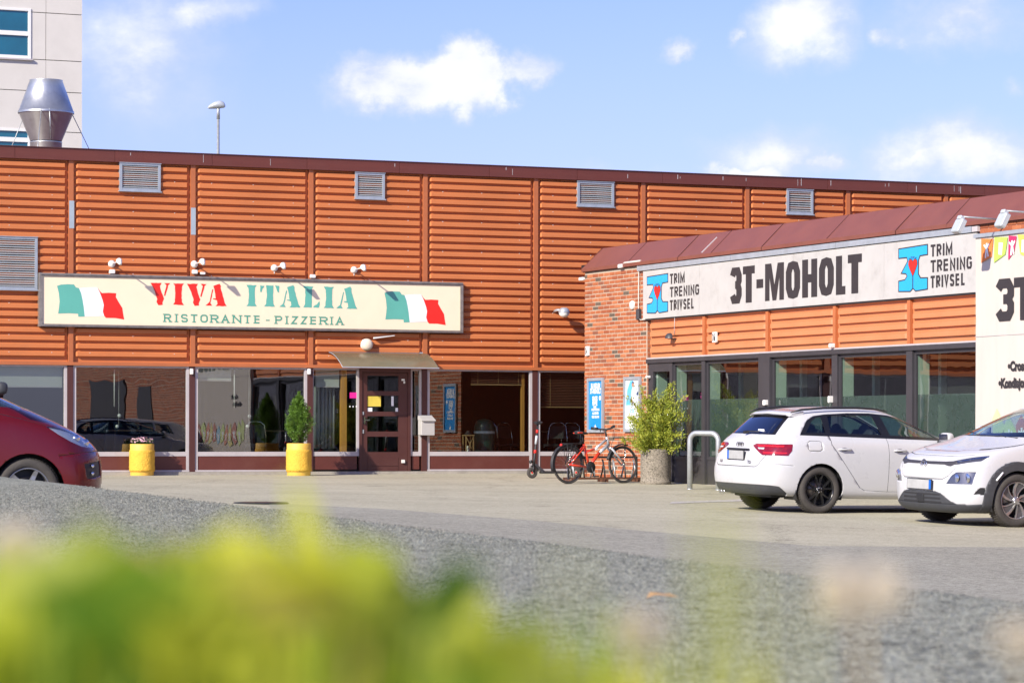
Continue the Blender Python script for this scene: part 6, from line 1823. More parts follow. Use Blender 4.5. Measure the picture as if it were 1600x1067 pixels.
_K = dict(wb=2.60, r=.334, arch=.372, track=.79, L=[
 [(3.34,0,.17),(3.32,.40,.17),(3.23,.64,.17),(3.10,.74,.18),(2.98,.80,.2),(2.2,.82,.22),(1.7,.82,.22),(1.0,.82,.22),(.4,.82,.22),(-.36,.82,.26),(-.50,.74,.3),(-.60,.6,.3),(-.64,.38,.3),(-.65,0,.3)],
 [(3.44,0,.22),(3.42,.44,.22),(3.32,.72,.22),(3.18,.84,.24),(3.02,.90,.26),(2.2,.90,.27),(1.7,.90,.27),(1.0,.90,.27),(.4,.90,.27),(-.36,.90,.30),(-.52,.82,.33),(-.64,.64,.35),(-.68,.4,.35),(-.69,0,.35)],
 [(3.45,0,.44),(3.43,.44,.44),(3.34,.74,.45),(3.19,.86,.46),(3.02,.91,.48),(2.2,.90,.48),(1.7,.895,.48),(1.0,.895,.48),(.4,.895,.48),(-.36,.90,.5),(-.55,.84,.52),(-.68,.66,.54),(-.715,.4,.54),(-.725,0,.54)],
 [(3.44,0,.66),(3.42,.44,.66),(3.32,.73,.67),(3.16,.85,.69),(2.99,.90,.72),(2.2,.895,.76),(1.7,.892,.76),(1.0,.895,.78),(.4,.895,.8),(-.36,.90,.8),(-.54,.83,.78),(-.67,.66,.76),(-.70,.4,.76),(-.71,0,.76)],
 [(3.39,0,.84),(3.36,.44,.84),(3.25,.70,.86),(3.09,.81,.89),(2.93,.865,.92),(2.2,.88,.98),(1.7,.88,1.0),(1.0,.885,1.02),(.4,.88,1.03),(-.36,.87,1.04),(-.5,.79,1.02),(-.6,.63,1.0),(-.64,.4,1.0),(-.65,0,1.0)],
 [(3.02,0,.965),(3.0,.4,.965),(2.92,.62,.97),(2.78,.75,.985),(2.62,.82,1.0),(2.1,.855,1.05),(1.7,.855,1.06),(1.0,.86,1.08),(.4,.85,1.09),(-.30,.82,1.11),(-.44,.74,1.1),(-.54,.6,1.09),(-.58,.38,1.09),(-.59,0,1.09)],
 [(2.20,0,1.095),(2.18,.38,1.09),(2.11,.6,1.085),(2.04,.7,1.085),(1.98,.76,1.085),(1.90,.795,1.09),(1.68,.81,1.10),(1.0,.815,1.12),(.4,.8,1.14),(-.22,.77,1.15),(-.38,.69,1.14),(-.48,.56,1.13),(-.52,.36,1.13),(-.53,0,1.13)],
 [(1.44,0,1.52),(1.42,.34,1.51),(1.36,.50,1.50),(1.32,.57,1.49),(1.28,.60,1.485),(1.21,.62,1.485),(1.10,.63,1.49),(.75,.635,1.495),(.3,.63,1.485),(-.2,.595,1.45),(-.32,.54,1.44),(-.40,.43,1.43),(-.43,.28,1.43),(-.44,0,1.435)],
 [(1.1,0,1.555),(1.09,.25,1.55),(1.05,.38,1.545),(1.0,.43,1.54),(.96,.45,1.54),(.9,.46,1.54),(.8,.47,1.545),(.6,.47,1.55),(.3,.46,1.54),(-.05,.42,1.51),(-.12,.36,1.5),(-.17,.28,1.495),(-.2,.18,1.495),(-.21,0,1.495)],
 [(.95,0,1.565),(.93,0,1.565),(.9,0,1.565),(.87,0,1.565),(.84,0,1.565),(.8,0,1.565),(.7,0,1.565),(.55,0,1.563),(.3,0,1.555),(.1,0,1.54),(.05,0,1.535),(.0,0,1.53),(-.03,0,1.525),(-.06,0,1.52)]])
def konaf(i, k, p):
    x, y, z = p
    if i == 6 and k <= 6: x += (.30, .30, .30, .30, .28, .24, .12)[k]
    if i == 5 and 4 <= k <= 6: x += (.06, .22, .14)[k-4]
    if i == 5 and k < 4: x += .06
    if i == 7 and k <= 6: x += (.26, .26, .26, .26, .25, .22, .12)[k]
    if i == 8 and k <= 6: x += .16
    return (x, y, z)
def shift_front(L, f): return [[f(i, k, p) for k, p in enumerate(row)] for i, row in enumerate(L)]
def redf(i, k, p):
    x, y, z = p
    if x > 1.9: x = 1.9 + (x - 1.9) * (3.60 - 1.9) / (3.45 - 1.9)
    if i == 4 and k <= 5: z += (.0, .0, .03, .06, .07, .05)[k]; x -= (.02, .03, .08, .10, .06, 0)[k]
    if i == 3 and k <= 4: z += .02; x -= (0, .0, .05, .06, .03)[k]
    if i in (1, 2) and k in (2, 3): x -= .05
    if i == 5 and 4 < k < 7: x += .36
    if i == 5 and k < 5: x += .10
    if i == 5 and k <= 5: z += (.03, .03, .035, .05, .055, .03)[k]
    if i == 6 and k <= 6: z += .03; x += .70 if k < 5 else (.66 if k == 5 else .5)
    if i >= 6 and k > 6: z += .03
    if i >= 7: z += .02; x += .55 if k < 6 else (.3 if k == 6 else 0)
    if i == 4: z += .0
    return (x, y, z)
KONA = dict(wb=2.60, r=.334, arch=.372, track=.79, L=shift_front(_K['L'], konaf))
LEAF = dict(wb=2.70, r=.334, arch=.385, track=.77, L=shift_front(_K['L'], redf))

def in_poly(x, y, P):
    c = False; j = len(P) - 1
    for i in range(len(P)):
        if (P[i][1] > y) != (P[j][1] > y) and x < (P[j][0]-P[i][0])*(y-P[i][1])/(P[j][1]-P[i][1]) + P[i][0]: c = not c
        j = i
    return c
class Car:
    def __init__(s, spec, root, paintm, levels=3):
        s.spec = spec; s.root = root; s.paint = paintm
        bm = bmesh.new(); L = spec['L']; K = len(L[0])
        rows = []
        for lv, row in enumerate(L):
            vs = []
            for k, p in enumerate(row):
                v = bm.verts.new(p); w = v if abs(p[1]) < 1e-6 else bm.verts.new((p[0], -p[1], p[2]))
                vs.append((v, w))
            rows.append(vs)
        for a, b in zip(rows, rows[1:]):
            for k in range(K-1):
                for side in (0, 1):
                    q = [a[k][side], a[k+1][side], b[k+1][side], b[k][side]]
                    u = []
                    for v in q:
                        if v not in u: u.append(v)
                    if len(u) >= 3:
                        if side: u = u[::-1]
                        try: bm.faces.new(u)
                        except ValueError: pass
        bmesh.ops.recalc_face_normals(bm, faces=bm.faces)
        me = bpy.data.meshes.new('shell'); bm.to_mesh(me); bm.free()
        o = bpy.data.objects.new('tmp', me); COL.objects.link(o)
        md = o.modifiers.new('s', 'SUBSURF'); md.levels = levels; md.render_levels = levels
        dg = bpy.context.evaluated_depsgraph_get()
        me2 = bpy.data.meshes.new_from_object(o.evaluated_get(dg))
        bpy.data.objects.remove(o)
        s.bm = bmesh.new(); s.bm.from_mesh(me2)
        s.bm.normal_update()
        cen = sum((f.calc_center_median().z * f.normal.z for f in s.bm.faces)) 
        if sum(f.normal.z for f in s.bm.faces if f.calc_center_median().z > 1.3) < 0:
            bmesh.ops.reverse_faces(s.bm, faces=s.bm.faces); s.bm.normal_update()
        s.tree = BVHTree.FromBMesh(s.bm)
    def hit(s, o, d):
        r = s.tree.ray_cast(Vector(o), Vector(d).normalized()); return (r[0], r[1]) if r[0] else (Vector(o), -Vector(d))
    def carve(s, polys, reg):
        """polys: list of ('Y', xz outline) or ('X', half yz outline); reg(c) limits where"""
        bm = s.bm
        for ax, P in polys:
            xs = [p[0] for p in P]; zs = [p[1] for p in P]; m = .12
            n = len(P)
            for i in range(n):
                a, b = P[i], P[(i+1) % n]
                d = Vector((b[0]-a[0], b[1]-a[1]))
                if d.length < 1e-6: continue
                for sg in ((1,) if ax == 'Y' else (1, -1)):
                    fs = []
                    for f in bm.faces:
                        c = f.calc_center_median()
                        q = (c.x if ax == 'Y' else c.y*sg, c.z)
                        if min(a[0],b[0])-m < q[0] < max(a[0],b[0])+m and min(a[1],b[1])-m < q[1] < max(a[1],b[1])+m and reg(c): fs.append(f)
                    if not fs: continue
                    geom = list({v for f in fs for v in f.verts}) + list({e for f in fs for e in f.edges}) + fs
                    if ax == 'Y': co, no = Vector((a[0], 0, a[1])), Vector((-d.y, 0, d.x))
                    else: co, no = Vector((0, a[0]*sg, a[1])), Vector((0, -d.y*sg, d.x))
                    bmesh.ops.bisect_plane(bm, geom=geom, dist=1e-5, plane_co=co, plane_no=no)
        res = []
        for f in bm.faces:
            c = f.calc_center_median()
            if not reg(c): continue
            if all(in_poly(c.x if ax == 'Y' else abs(c.y), c.z, P) for ax, P in polys): res.append(f)
        return res
    def part(s, faces, name, mat_, off=0.0, parent=None, remove=True, side=None, thick=0.0):
        """lift faces off the shell as their own mesh"""
        if side is not None: faces_ = [f for f in faces if f.calc_center_median().y * side > 0]
        else: faces_ = faces
        if not faces_: return None
        idx = {}; V = []; Fs = []
        for f in faces_:
            r = []
            for v in f.verts:
                if v.index not in idx or True:
                    if v not in idx: idx[v] = len(V); V.append(v.co + v.normal * off)
                r.append(idx[v])
            Fs.append(r)
        me = bpy.data.meshes.new(name); me.from_pydata([tuple(v) for v in V], [], Fs)
        me.materials.append(mat_); me.polygons.foreach_set('use_smooth', [True]*len(Fs)); me.update()
        o = link(name, me, parent or s.root)
        if thick:
            md = o.modifiers.new('edge', 'SOLIDIFY'); md.thickness = thick; md.offset = -1
        if remove:
            bmesh.ops.delete(s.bm, geom=faces_, context='FACES'); s.bm.normal_update()
        return o
    def strips(s, lines, reg, ax='Y', w=.006, name='panel_gap'):
        fs = []
        for line in lines:
            for a, b in zip(line, line[1:]):
                a, b = Vector(a), Vector(b); d = (b-a).normalized(); n = Vector((-d.y, d.x)) * w/2; e = d*w*.3
                s.carve([(ax, [tuple(a-n-e), tuple(b-n+e), tuple(b+n+e), tuple(a+n-e)])], reg)
        P = []
        for line in lines:
            for a, b in zip(line, line[1:]):
                a, b = Vector(a), Vector(b); d = (b-a).normalized(); n = Vector((-d.y, d.x)) * w/2; e = d*w*.3
                P.append([tuple(a-n-e), tuple(b-n+e), tuple(b+n+e), tuple(a+n-e)])
        for f in s.bm.faces:
            c = f.calc_center_median()
            if reg(c) and any(in_poly(c.x if ax == 'Y' else abs(c.y), c.z, q) for q in P): fs.append(f)
        if fs: 
            for sd_ in (-1, 1): s.part([f for f in fs if f.is_valid and f.calc_center_median().y*sd_ > 0], name, MT['black'], -.004)
    def finish(s, name='body'):
        bmesh.ops.dissolve_degenerate(s.bm, dist=1e-6, edges=s.bm.edges)
        me = bpy.data.meshes.new(name); s.bm.to_mesh(me); me.materials.clear(); me.materials.append(s.paint)
        me.polygons.foreach_set('use_smooth', [True]*len(me.polygons)); me.polygons.foreach_set('material_index', [0]*len(me.polygons)); me.update()
        o = link(name, me, s.root)
        md = o.modifiers.new('sheet_thickness', 'SOLIDIFY'); md.thickness = .012; md.offset = -1
        return o
def circle(cx, cz, r, n=28): return [(cx + r*math.cos(2*math.pi*k/n), cz + r*math.sin(2*math.pi*k/n)) for k in range(n)]

def wheel(car, x, side, style):
    sp = car.spec; r = sp['r']; y = sp['track'] * side; w = .105
    t = MB().mat(MT['rubber'])
    prof = [(r*.70, -w*.82), (r*.745, -w*.98), (r*.86, -w*1.02), (r*.955, -w*.92), (r*.985, -w*.78), (r, -w*.55), (r, w*.55), (r*.985, w*.78), (r*.955, w*.92), (r*.86, w*1.02), (r*.745, w*.98), (r*.70, w*.82)]
    t.lathe(prof, 56, 'Y', (x, y, r))
    nn = len(t.v)
    o = t.build('wheel', car.root)
    trd = MB().mat(MT['rubber'])
    for k in range(60):
        a = 2*math.pi*k/60
        for yy in (-.06, 0, .06):
            c = Vector((x + (r+.001)*math.cos(a + yy*.6), y + yy, r + (r+.001)*math.sin(a + yy*.6)))
            tx = Vector((-math.sin(a), 0, math.cos(a))); nx_ = Vector((math.cos(a), 0, math.sin(a)))
            i = trd.pts([c - tx*.011 - Vector((0,.026,0)), c + tx*.008 - Vector((0,.026,0)), c + tx*.011 + Vector((0,.026,0)), c - tx*.008 + Vector((0,.026,0)),
                         c - tx*.009 - Vector((0,.024,0)) + nx_*.004, c + tx*.006 - Vector((0,.024,0)) + nx_*.004, c + tx*.009 + Vector((0,.024,0)) + nx_*.004, c - tx*.006 + Vector((0,.024,0)) + nx_*.004])
            for q in ((4,5,6,7),(0,1,5,4),(1,2,6,5),(2,3,7,6),(3,0,4,7)): trd.face([i+k2 for k2 in q])
    kind(trd.build('tread_blocks', o), 'stuff')
    Rr = r*.705; yo = y + side*w*.80; yi = y + side*w*.30
    rimm = {'black10': 'rimblack', 'aero': 'rimgrey', 'five': 'rimgrey'}[style]
    MB().mat(MT[rimm]).lathe([(Rr, (yo-y)), (Rr*1.0, (yo-y)+side*.006), (Rr*.955, (yo-y)+side*.006), (Rr*.93, (yo-y)-side*.02), (Rr*.90, -side*w*.8)], 48, 'Y', (x, y, r)).build('rim', o)
    MB().mat(MT['brake']).lathe([(.001, 0), (r*.42, 0), (r*.42, -.02*side)], 32, 'Y', (x, yi - side*.05, r)).build('brake_disc', o)
    MB().mat(MT['black']).lathe([(.001, 0), (Rr*.93, 0)], 32, 'Y', (x, yi - side*.085, r)).build('wheel_backing', o)
    sm = MB().mat(MT[rimm])
    hub_r = r*.145
    def spoke(a, w0, w1, m=None, y0=.0, y1=-.004, r0=hub_r*.7, r1=Rr*.96, twist=0.0, th=.022, sub=3):
        if m: sm.mat(m)
        prev = None
        for k in range(sub+1):
            q = k/sub; rr_ = r0 + (r1-r0)*q; aa = a + twist*q; ww_ = w0 + (w1-w0)*q; yy = (yo + side*(y0 + (y1-y0)*q) - side*.012*math.sin(q*math.pi))
            c = Vector((x + rr_*math.cos(aa), yy, r + rr_*math.sin(aa))); tx = Vector((-math.sin(aa), 0, math.cos(aa))) * ww_/2
            i = sm.pts([c - tx*.8, c + tx*.8, c + tx - Vector((0, side*th, 0)), c - tx - Vector((0, side*th, 0))])
            if prev is not None:
                for j in range(4): sm.face((prev+j, prev+(j+1)%4, i+(j+1)%4, i+j))
            prev = i
    if style == 'black10':
        for k in range(5):
            a = 2*math.pi*k/5 + .35
            spoke(a - .10, .034, .026, twist=-.20, th=.03); spoke(a + .10, .034, .026, twist=.20, th=.03)
    elif style == 'aero':
        for k in range(5):
            a = 2*math.pi*k/5 + .25
            sm.mat(MT['rimdark']); 
            spoke(a, .05, .17, twist=.38, th=.012, y0=-.004, y1=-.010)
            sm.mat(MT['rimgrey'])
            spoke(a - .30, .016, .050, twist=.40, th=.010, y0=.002, y1=-.002); spoke(a + .32, .012, .016, twist=.38, th=.014)
    else:
        for k in range(5):
            spoke(2*math.pi*k/5 + 1.15, .07, .045)
    sm.mat(MT[rimm])
    sm.build('spokes', o, fixn=True)
    MB().mat(MT[rimm]).lathe([(hub_r*1.15, -side*.02), (hub_r, side*.004), (hub_r*.5, side*.010), (.001, side*.011)], 20, 'Y', (x, yo, r)).build('hub_cap', o)
    nb_ = MB().mat(MT['chrome'])
    for k in range(5):
        a = 2*math.pi*k/5 + .6; nb_.lathe([(.008, 0), (.008, side*.008), (.001, side*.009)], 8, 'Y', (x + hub_r*.68*math.cos(a), yo, r + hub_r*.68*math.sin(a)))
    nb_.build('wheel_nuts', o)
    return o
def liner(car, x, side):
    sp = car.spec; y0, y1 = (.50*side, (sp['track']+.085)*side)
    m = MB().mat(MT['black'])
    ra = sp['arch'] + .012; n = 20
    for yy in (y0, y1): m.pts([(x + ra*math.cos(math.pi*(-.12 + 1.24*k/n)), yy, sp['r'] + ra*math.sin(math.pi*(-.12 + 1.24*k/n))) for k in range(n+1)])
    for k in range(n): m.face((k, k+1, n+2+k, n+1+k))
    c = m.pts([(x, y0, sp['r'])]); 
    for k in range(n): m.face((k, k+1, c))
    m.build('wheel_arch_liner', car.root)
def interior(car, zb, seatcol='seatcloth', rhd=False):
    sp = car.spec
    MB().mat(MT['black']).box(-.55, sp['wb']+.55, -.50, .50, .20, .42).box(.42, sp['wb']-.42, -.74, .74, .20, .40).build('underbody', car.root)
    MB().mat(MT['seatcloth']).box(-.45, 1.95, -.72, .72, .42, .50).box(-.55, -.1, -.66, .66, .5, zb-.12).build('cabin_floor', car.root)
    MB().mat(MT['black']).prism([(1.62, -.70, .50), (2.12, -.70, .50), (2.12, -.70, zb-.03), (1.72, -.70, zb+.0), (1.62, -.70, zb-.08)], (0, 1.40, 0)).build('dashboard', car.root)
    def seat(x, y, nm='seat'):
        m = MB().mat(MT[seatcol])
        m.rbox(x-.02, x+.46, y-.24, y+.24, .50, .66, .04)
        m.M = Matrix.Translation((x, y, .55)) @ Matrix.Rotation(R(-14), 4, 'Y')
        m.rbox(-.07, .06, -.24, .24, .0, zb-.40, .05)
        so_ = m.build(nm, car.root)
        h = MB().mat(MT[seatcol]); h.M = Matrix.Translation((x-.14, y, zb + .10))
        h.sphere((0, 0, 0), .13, 14, (.42, 1.0, .82))
        h.M = Matrix.Translation((x-.12, y, zb + .0)); h.box(-.008, .008, -.05, -.035, -.10, .05); h.box(-.008, .008, .035, .05, -.10, .05)
        h.build('headrest', so_)
    for y in (-.37, .37): seat(1.12, y); seat(.26, y)
    MB().mat(MT['black']).lathe([(.17, -.012), (.185, 0), (.17, .012), (.158, 0), (.17, -.012)], 24, 'X', (1.56, .37, zb-.05)).build('steering_wheel', car.root)
def plate_at(car, x, z, sgn, w=.50, h=.11, name='number_plate', blue_side=-1):
    """blank licence plate with a blue end strip; sgn +1 at the nose, -1 at the tail"""
    m = MB().mat(MT['black']); m.box(x, x + sgn*.012, -w/2-.012, w/2+.012, z-h/2-.01, z+h/2+.01)
    o = m.build(name, car.root)
    m = MB().mat(MT['plate']); m.box(x + sgn*.012, x + sgn*.017, -w/2 + .045, w/2, z-h/2, z+h/2) if blue_side*sgn < 0 else m.box(x + sgn*.012, x + sgn*.017, -w/2, w/2-.045, z-h/2, z+h/2)
    m.build('plate_face', o)
    m = MB().mat(MT['plateblue']); m.box(x + sgn*.012, x + sgn*.017, -w/2, -w/2+.043, z-h/2, z+h/2) if blue_side*sgn < 0 else m.box(x + sgn*.012, x + sgn*.017, w/2-.043, w/2, z-h/2, z+h/2)
    m.build('blue_strip', o)
def mirror_(car, x, y, z, side, m):
    b = MB().mat(m)
    b.M = Matrix.Translation((x, y*side, z)) @ Matrix.Rotation(-.12*side, 4, 'Z')
    i0 = len(b.v); b.sphere((0, 0, 0), .12, 20, (1, 1, 1))
    for i in range(i0, len(b.v)):
        q = b.M.inverted() @ b.v[i]; f = lambda t, e: math.copysign(abs(t/.12)**e, t)
        b.v[i] = b.M @ Vector((f(q.x, .7)*.060*(1.25 if q.x > 0 else .9), f(q.y, .6)*.105, f(q.z, .65)*.068))
    o = b.build('mirror', car.root)
    k = MB().mat(MT['black']); k.prism([(x-.04, (y-.20)*side, z-.10), (x+.06, (y-.20)*side, z-.10), (x+.05, (y-.03)*side, z-.04), (x-.03, (y-.03)*side, z-.04)], (0, 0, .035)); k.build('mirror_arm', o, fixn=True)
    g = MB().mat(MT['chrome']); g.M = b.M; g.box(-.060, -.056, -.085, .085, -.048, .048); g.build('mirror_glass', o)
def handle(car, x, z, side, m):
    p, n = car.hit((x, 2.0*side, z), (0, -side, 0))
    b = MB().mat(MT['black']); b.M = Matrix.Translation(p); b.sphere((-.0, 0, 0), .05, 12, (1.3, .10, .5)); o = b.build('handle_recess', car.root)
    b = MB().mat(m); b.M = Matrix.Translation(p + Vector((0, .022*side, 0)))
    b.tube([(-.10, -.012*side, 0), (-.07, .012*side, .004), (.07, .012*side, .004), (.10, -.012*side, 0)], [.010, .014, .014, .010], 8); b.build('door_handle', car.root)
def place_car(root, near, wheel_xy, heading):
    f = Vector((math.cos(heading), math.sin(heading), 0)); l = Vector((-f.y, f.x, 0))
    p = Vector((near[0], near[1], 0)) - f*wheel_xy[0] - l*wheel_xy[1]
    zr = ground(p.x, p.y); q = p + f*2.6; zf = ground(q.x, q.y)
    a, b = p + l*.76, p - l*.76
    root.location = (p.x, p.y, zr)
    root.rotation_euler = (math.atan2(ground(a.x, a.y) - ground(b.x, b.y), 1.52), -math.atan2(zf-zr, 2.6), heading)

def side(c): return abs(c.y) > .45
# ---- white hatchback
def white_hatch():
    hd = R(25.0)
    root = thing('parked_car', 'white five door hatchback with black wheels seen from its rear corner', 'car', (0,0,0), 0, 'cars parked in the lot')
    place_car(root, (4.11, 40.1), (0, -.765), hd)
    c = Car(AUDI, root, MT['carwhite']); wb = 2.636; r = AUDI['r']
    for x in (0, wb):
        fs = c.carve([('Y', circle(x, r, AUDI['arch']))], lambda q: abs(q.y) > .5 and q.z < .8)
        bmesh.ops.delete(c.bm, geom=fs, context='FACES'); c.bm.normal_update()
    low = lambda q: abs(q.y) > .5 and .9 < q.z < 1.42
    DLO = [(-.27,1.05),(2.06,.995),(1.67,1.185),(1.40,1.295),(1.20,1.335),(.9,1.358),(.55,1.355),(.2,1.335),(.02,1.31),(-.10,1.25)]
    W = [[(-.17,1.085),(.12,1.085),(.12,1.295),(.05,1.285),(-.03,1.24)], [(.20,1.085),(1.0,1.068),(.92,1.32),(.60,1.325),(.23,1.31)], [(1.14,1.065),(1.93,1.035),(1.63,1.17),(1.38,1.27),(1.22,1.305),(1.06,1.322)]]
    c.carve([('Y', DLO)], low)
    for Wp in W:
        fs = c.carve([('Y', Wp)], low)
        for sd_ in (-1, 1):
            fs2 = [f for f in fs if f.is_valid and f.calc_center_median().y*sd_ > 0]
            c.part(fs2, 'side_window', MT['carglass'], -.008)
    fs = [f for f in c.bm.faces if low(f.calc_center_median()) and in_poly(f.calc_center_median().x, f.calc_center_median().z, DLO)]
    c.part(fs, 'window_surround', MT['blackgloss'], .001)
    # windscreen and rear window
    fs = c.carve([('X', [(0,1.02),(.62,1.015),(.475,1.345),(0,1.365)])], lambda q: q.x > 1.25 and abs(q.y) < .69 and 1.0 < q.z < 1.4 and q.x < 2.25)
    c.part(fs, 'windscreen', MT['carglass'], -.006)
    fs = c.carve([('X', [(0,1.055),(.585,1.05),(.49,1.30),(0,1.325)])], lambda q: q.x < -.2 and 1.0 < q.z < 1.36 and abs(q.y) < .62)
    c.part(fs, 'rear_window_surround', MT['blackgloss'], .0, remove=False)
    fs = c.carve([('X', [(0,1.065),(.535,1.062),(.455,1.265),(0,1.275)])], lambda q: q.x < -.2 and 1.0 < q.z < 1.36 and abs(q.y) < .62)
    c.part(fs, 'rear_window', MT['cargrassr'], .004)
    fs = [f for f in c.bm.faces if f.calc_center_median().x < -.2 and 1.045 < f.calc_center_median().z < 1.33 and in_poly(abs(f.calc_center_median().y), f.calc_center_median().z, [(0,1.055),(.585,1.05),(.49,1.30),(0,1.325)])]
    bmesh.ops.delete(c.bm, geom=fs, context='FACES'); c.bm.normal_update()
    # tail lamps
    back = lambda q: q.x < -.36 and .6 < q.z < 1.05 and abs(q.y) > .25
    lampX = [(.40,.925),(1.0,.925),(1.0,.775),(.60,.775),(.36,.885),(.34,.90)]
    lampY = [(-1.2,.925),(-.42,.925),(-.44,.84),(-.50,.77),(-1.2,.75)]
    fs = c.carve([('X', lampX), ('Y', lampY)], back)
    for sd_ in (-1, 1):
        fs2 = [f for f in fs if f.is_valid and f.calc_center_median().y*sd_ > 0]
        tl = c.part(fs2, 'tail_lamp', MT['redlens'], .006)
        if sd_ == -1: keep = tl
    # bright bands inside the lamps
    cc = Car(AUDI, root, MT['carwhite'])
    for X_, Y_, m, off in (([(.44,.905),(.8,.905),(.8,.885),(.48,.885)], [(-1,.905),(-.46,.905),(-.46,.885),(-1,.885)], 'redlens2', .011), ([(.60,.815),(1,.815),(1,.797),(.62,.797)], [(-1,.815),(-.50,.815),(-.52,.797),(-1,.797)], 'redlens2', .011),
                           ([(.47,.872),(.60,.872),(.60,.850),(.50,.852)], [(-1,.875),(-.3,.875),(-.3,.84),(-1,.84)], 'palegrey', .010)):
        fs = cc.carve([('X', X_), ('Y', Y_)], back)
        for sd_ in (-1, 1): cc.part(fs, 'lamp_band', MT[m], off, remove=False, side=sd_)
    cc.bm.free()
    # lower grey diffuser
    fs = c.carve([('Y', [(-1.2,.0),(-.46,.0),(-.47,.26),(-.60,.355),(-.72,.375),(-1.2,.385)])], lambda q: q.x < -.4 and q.z < .5)
    c.part(fs, 'diffuser', MT['cladding'], -.004)
    MB().mat(MT['chrome']).tube([(-.60, .42, .25), (-.78, .42, .25)], .03, 12).tube([(-.60, .52, .25), (-.77, .52, .25)], .03, 12).build('exhaust', root)
    # panel gaps
    up = lambda q: abs(q.y) > .6 and .25 < q.z < 1.12
    c.strips([[(1.06,1.04),(1.07,.80),(1.06,.30)], [(.16,1.06),(.17,.93),(.42,.60),(.62,.35),(.70,.31),(1.06,.295)], [(1.06,.295),(2.02,.295),(2.12,.40),(2.16,.90),(2.08,1.0)]], up)
    c.strips([[(-.16,.975),(-.01,.975),(.02,.955),(.02,.86),(-.01,.84),(-.16,.84),(-.19,.86),(-.19,.955),(-.16,.975)]], lambda q: q.y < -.6 and .7 < q.z < 1.05, w=.005)
    rear_ = lambda q: q.x < -.55 and .4 < q.z < 1.05
    c.strips([[(0,.615),(.50,.615),(.56,.635),(.66,.78)]], rear_, 'X', w=.009)
    c.strips([[(.60,.925),(.63,1.03)]], rear_, 'X', w=.006)
    c.strips([[(-.9,.655),(-.60,.655),(-.42,.64)]], lambda q: abs(q.y) > .74 and .5 < q.z < .75, w=.004)
    # crease line
    # plate recess shadow bar
    px_ = c.hit((-3, 0, .77), (1, 0, 0))[0].x
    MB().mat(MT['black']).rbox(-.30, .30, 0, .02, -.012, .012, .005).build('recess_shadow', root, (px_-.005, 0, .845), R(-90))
    plate_at(c, px_ - .02, .765, -1, .44, .115)
    # four linked rings
    zr_ = .905; xr = c.hit((-3, 0, zr_), (1, 0, 0))[0].x - .008
    for k in range(4):
        MB().mat(MT['charcoal']).tube([(xr - .014*math.sin(a)*0, (-.066 + .044*k) + .030*math.cos(a), zr_ + .030*math.sin(a)) for a in [2*math.pi*j/18 for j in range(18)]], .0048, 6, closed=True).build('emblem_ring', root)
    for s_, y_ in (('A3', .40), ('TDI', -.36)):
        o = fonttext('badge_lettering', s_, MT['charcoal'], .062, 0, 0, 0, root, bold=.001)
        o.rotation_euler = (0, 0, R(-90)); xx_ = c.hit((-3, y_, .665), (1, 0, 0))[0].x; o.location = (xx_ - .010, y_ + .04, .655)
    # spoiler, wiper, rails
    sp_ = MB().mat(MT['carwhite']); y_s = [-.56, -.45, 0, .45, .56]
    A = [sp_.pts([(-.10, y, zt2), (-.27 - .04*(1-abs(y)/.56), y*.98, zt2-.034), (-.315 - .03*(1-abs(y)/.56), y*.96, zt2-.056), (-.31 - .03*(1-abs(y)/.56), y*.96, zt2-.070), (-.24, y*.98, zt2-.065), (-.10, y, zt2-.03)]) for y, zt2 in ((-.56,1.365),(-.45,1.384),(0,1.399),(.45,1.384),(.56,1.365))]
    for a_, b_ in zip(A, A[1:]):
        for k in range(6): sp_.face((a_+k, a_+(k+1)%6, b_+(k+1)%6, b_+k), k in (0,1))
    sp_.face([A[0]+k for k in range(6)]); sp_.face([A[-1]+5-k for k in range(6)])
    sp_.build('spoiler', root, fixn=True)
    MB().mat(MT['black']).box(-.36, -.26, -.46, .46, 1.306, 1.316).build('spoiler_underside', root)
    w0 = c.hit((-3, .02, 1.075), (1, 0, 0))[0]
    MB().mat(MT['black']).tube([(-.675, .0, 1.075), (-.665, -.10, 1.088), (-.66, -.34, 1.085)], [.018, .010, .008], 8).tube([(-.69, .03, 1.07), (-.655, -.03, 1.078)], .022, 8).build('rear_wiper', root)
    for sd_ in (-1, 1):
        MB().mat(MT['black']).tube([(-.30, .555*sd_, 1.352), (-.15, .575*sd_, 1.392), (.2, .592*sd_, 1.422), (.7, .598*sd_, 1.430), (1.0, .585*sd_, 1.418), (1.22, .56*sd_, 1.385)], [.008, .014, .016, .016, .014, .008], 8).build('roof_rail', root)
        mirror_(c, 1.93, .97, 1.045, sd_, MT['carwhite'])
        handle(c, .36, .865, sd_, MT['carwhite']); handle(c, 1.24, .855, sd_, MT['carwhite'])
    MB().mat(MT['paper']).box(-.585, -.58, -.34, -.18, 1.085, 1.12).build('parcel_label', root)
    # doors as parts of their own
    rear_door = [(.165,1.05),(.17,.93),(.42,.60),(.62,.35),(.70,.31),(1.06,.295),(1.07,.80),(1.06,1.04)]
    front_door = [(1.06,.295),(2.02,.295),(2.12,.40),(2.16,.90),(2.08,1.0),(1.06,1.04),(1.07,.80)]
    for P in (rear_door, front_door):
        for sd_ in (-1, 1):
            fs = [f for f in c.bm.faces if abs(f.calc_center_median().y) > .6 and f.calc_center_median().y*sd_ > 0 and f.calc_center_median().z > .29 and in_poly(f.calc_center_median().x, f.calc_center_median().z, P)]
            c.part(fs, 'door', MT['carwhite'], 0.0)
    c.finish(); c.bm.free()
    for x in (0, wb):
        for sd_ in (-1, 1): wheel(c, x, sd_, 'black10'); liner(c, x, sd_)
    interior(c, 1.0)
    return root
white_hatch()

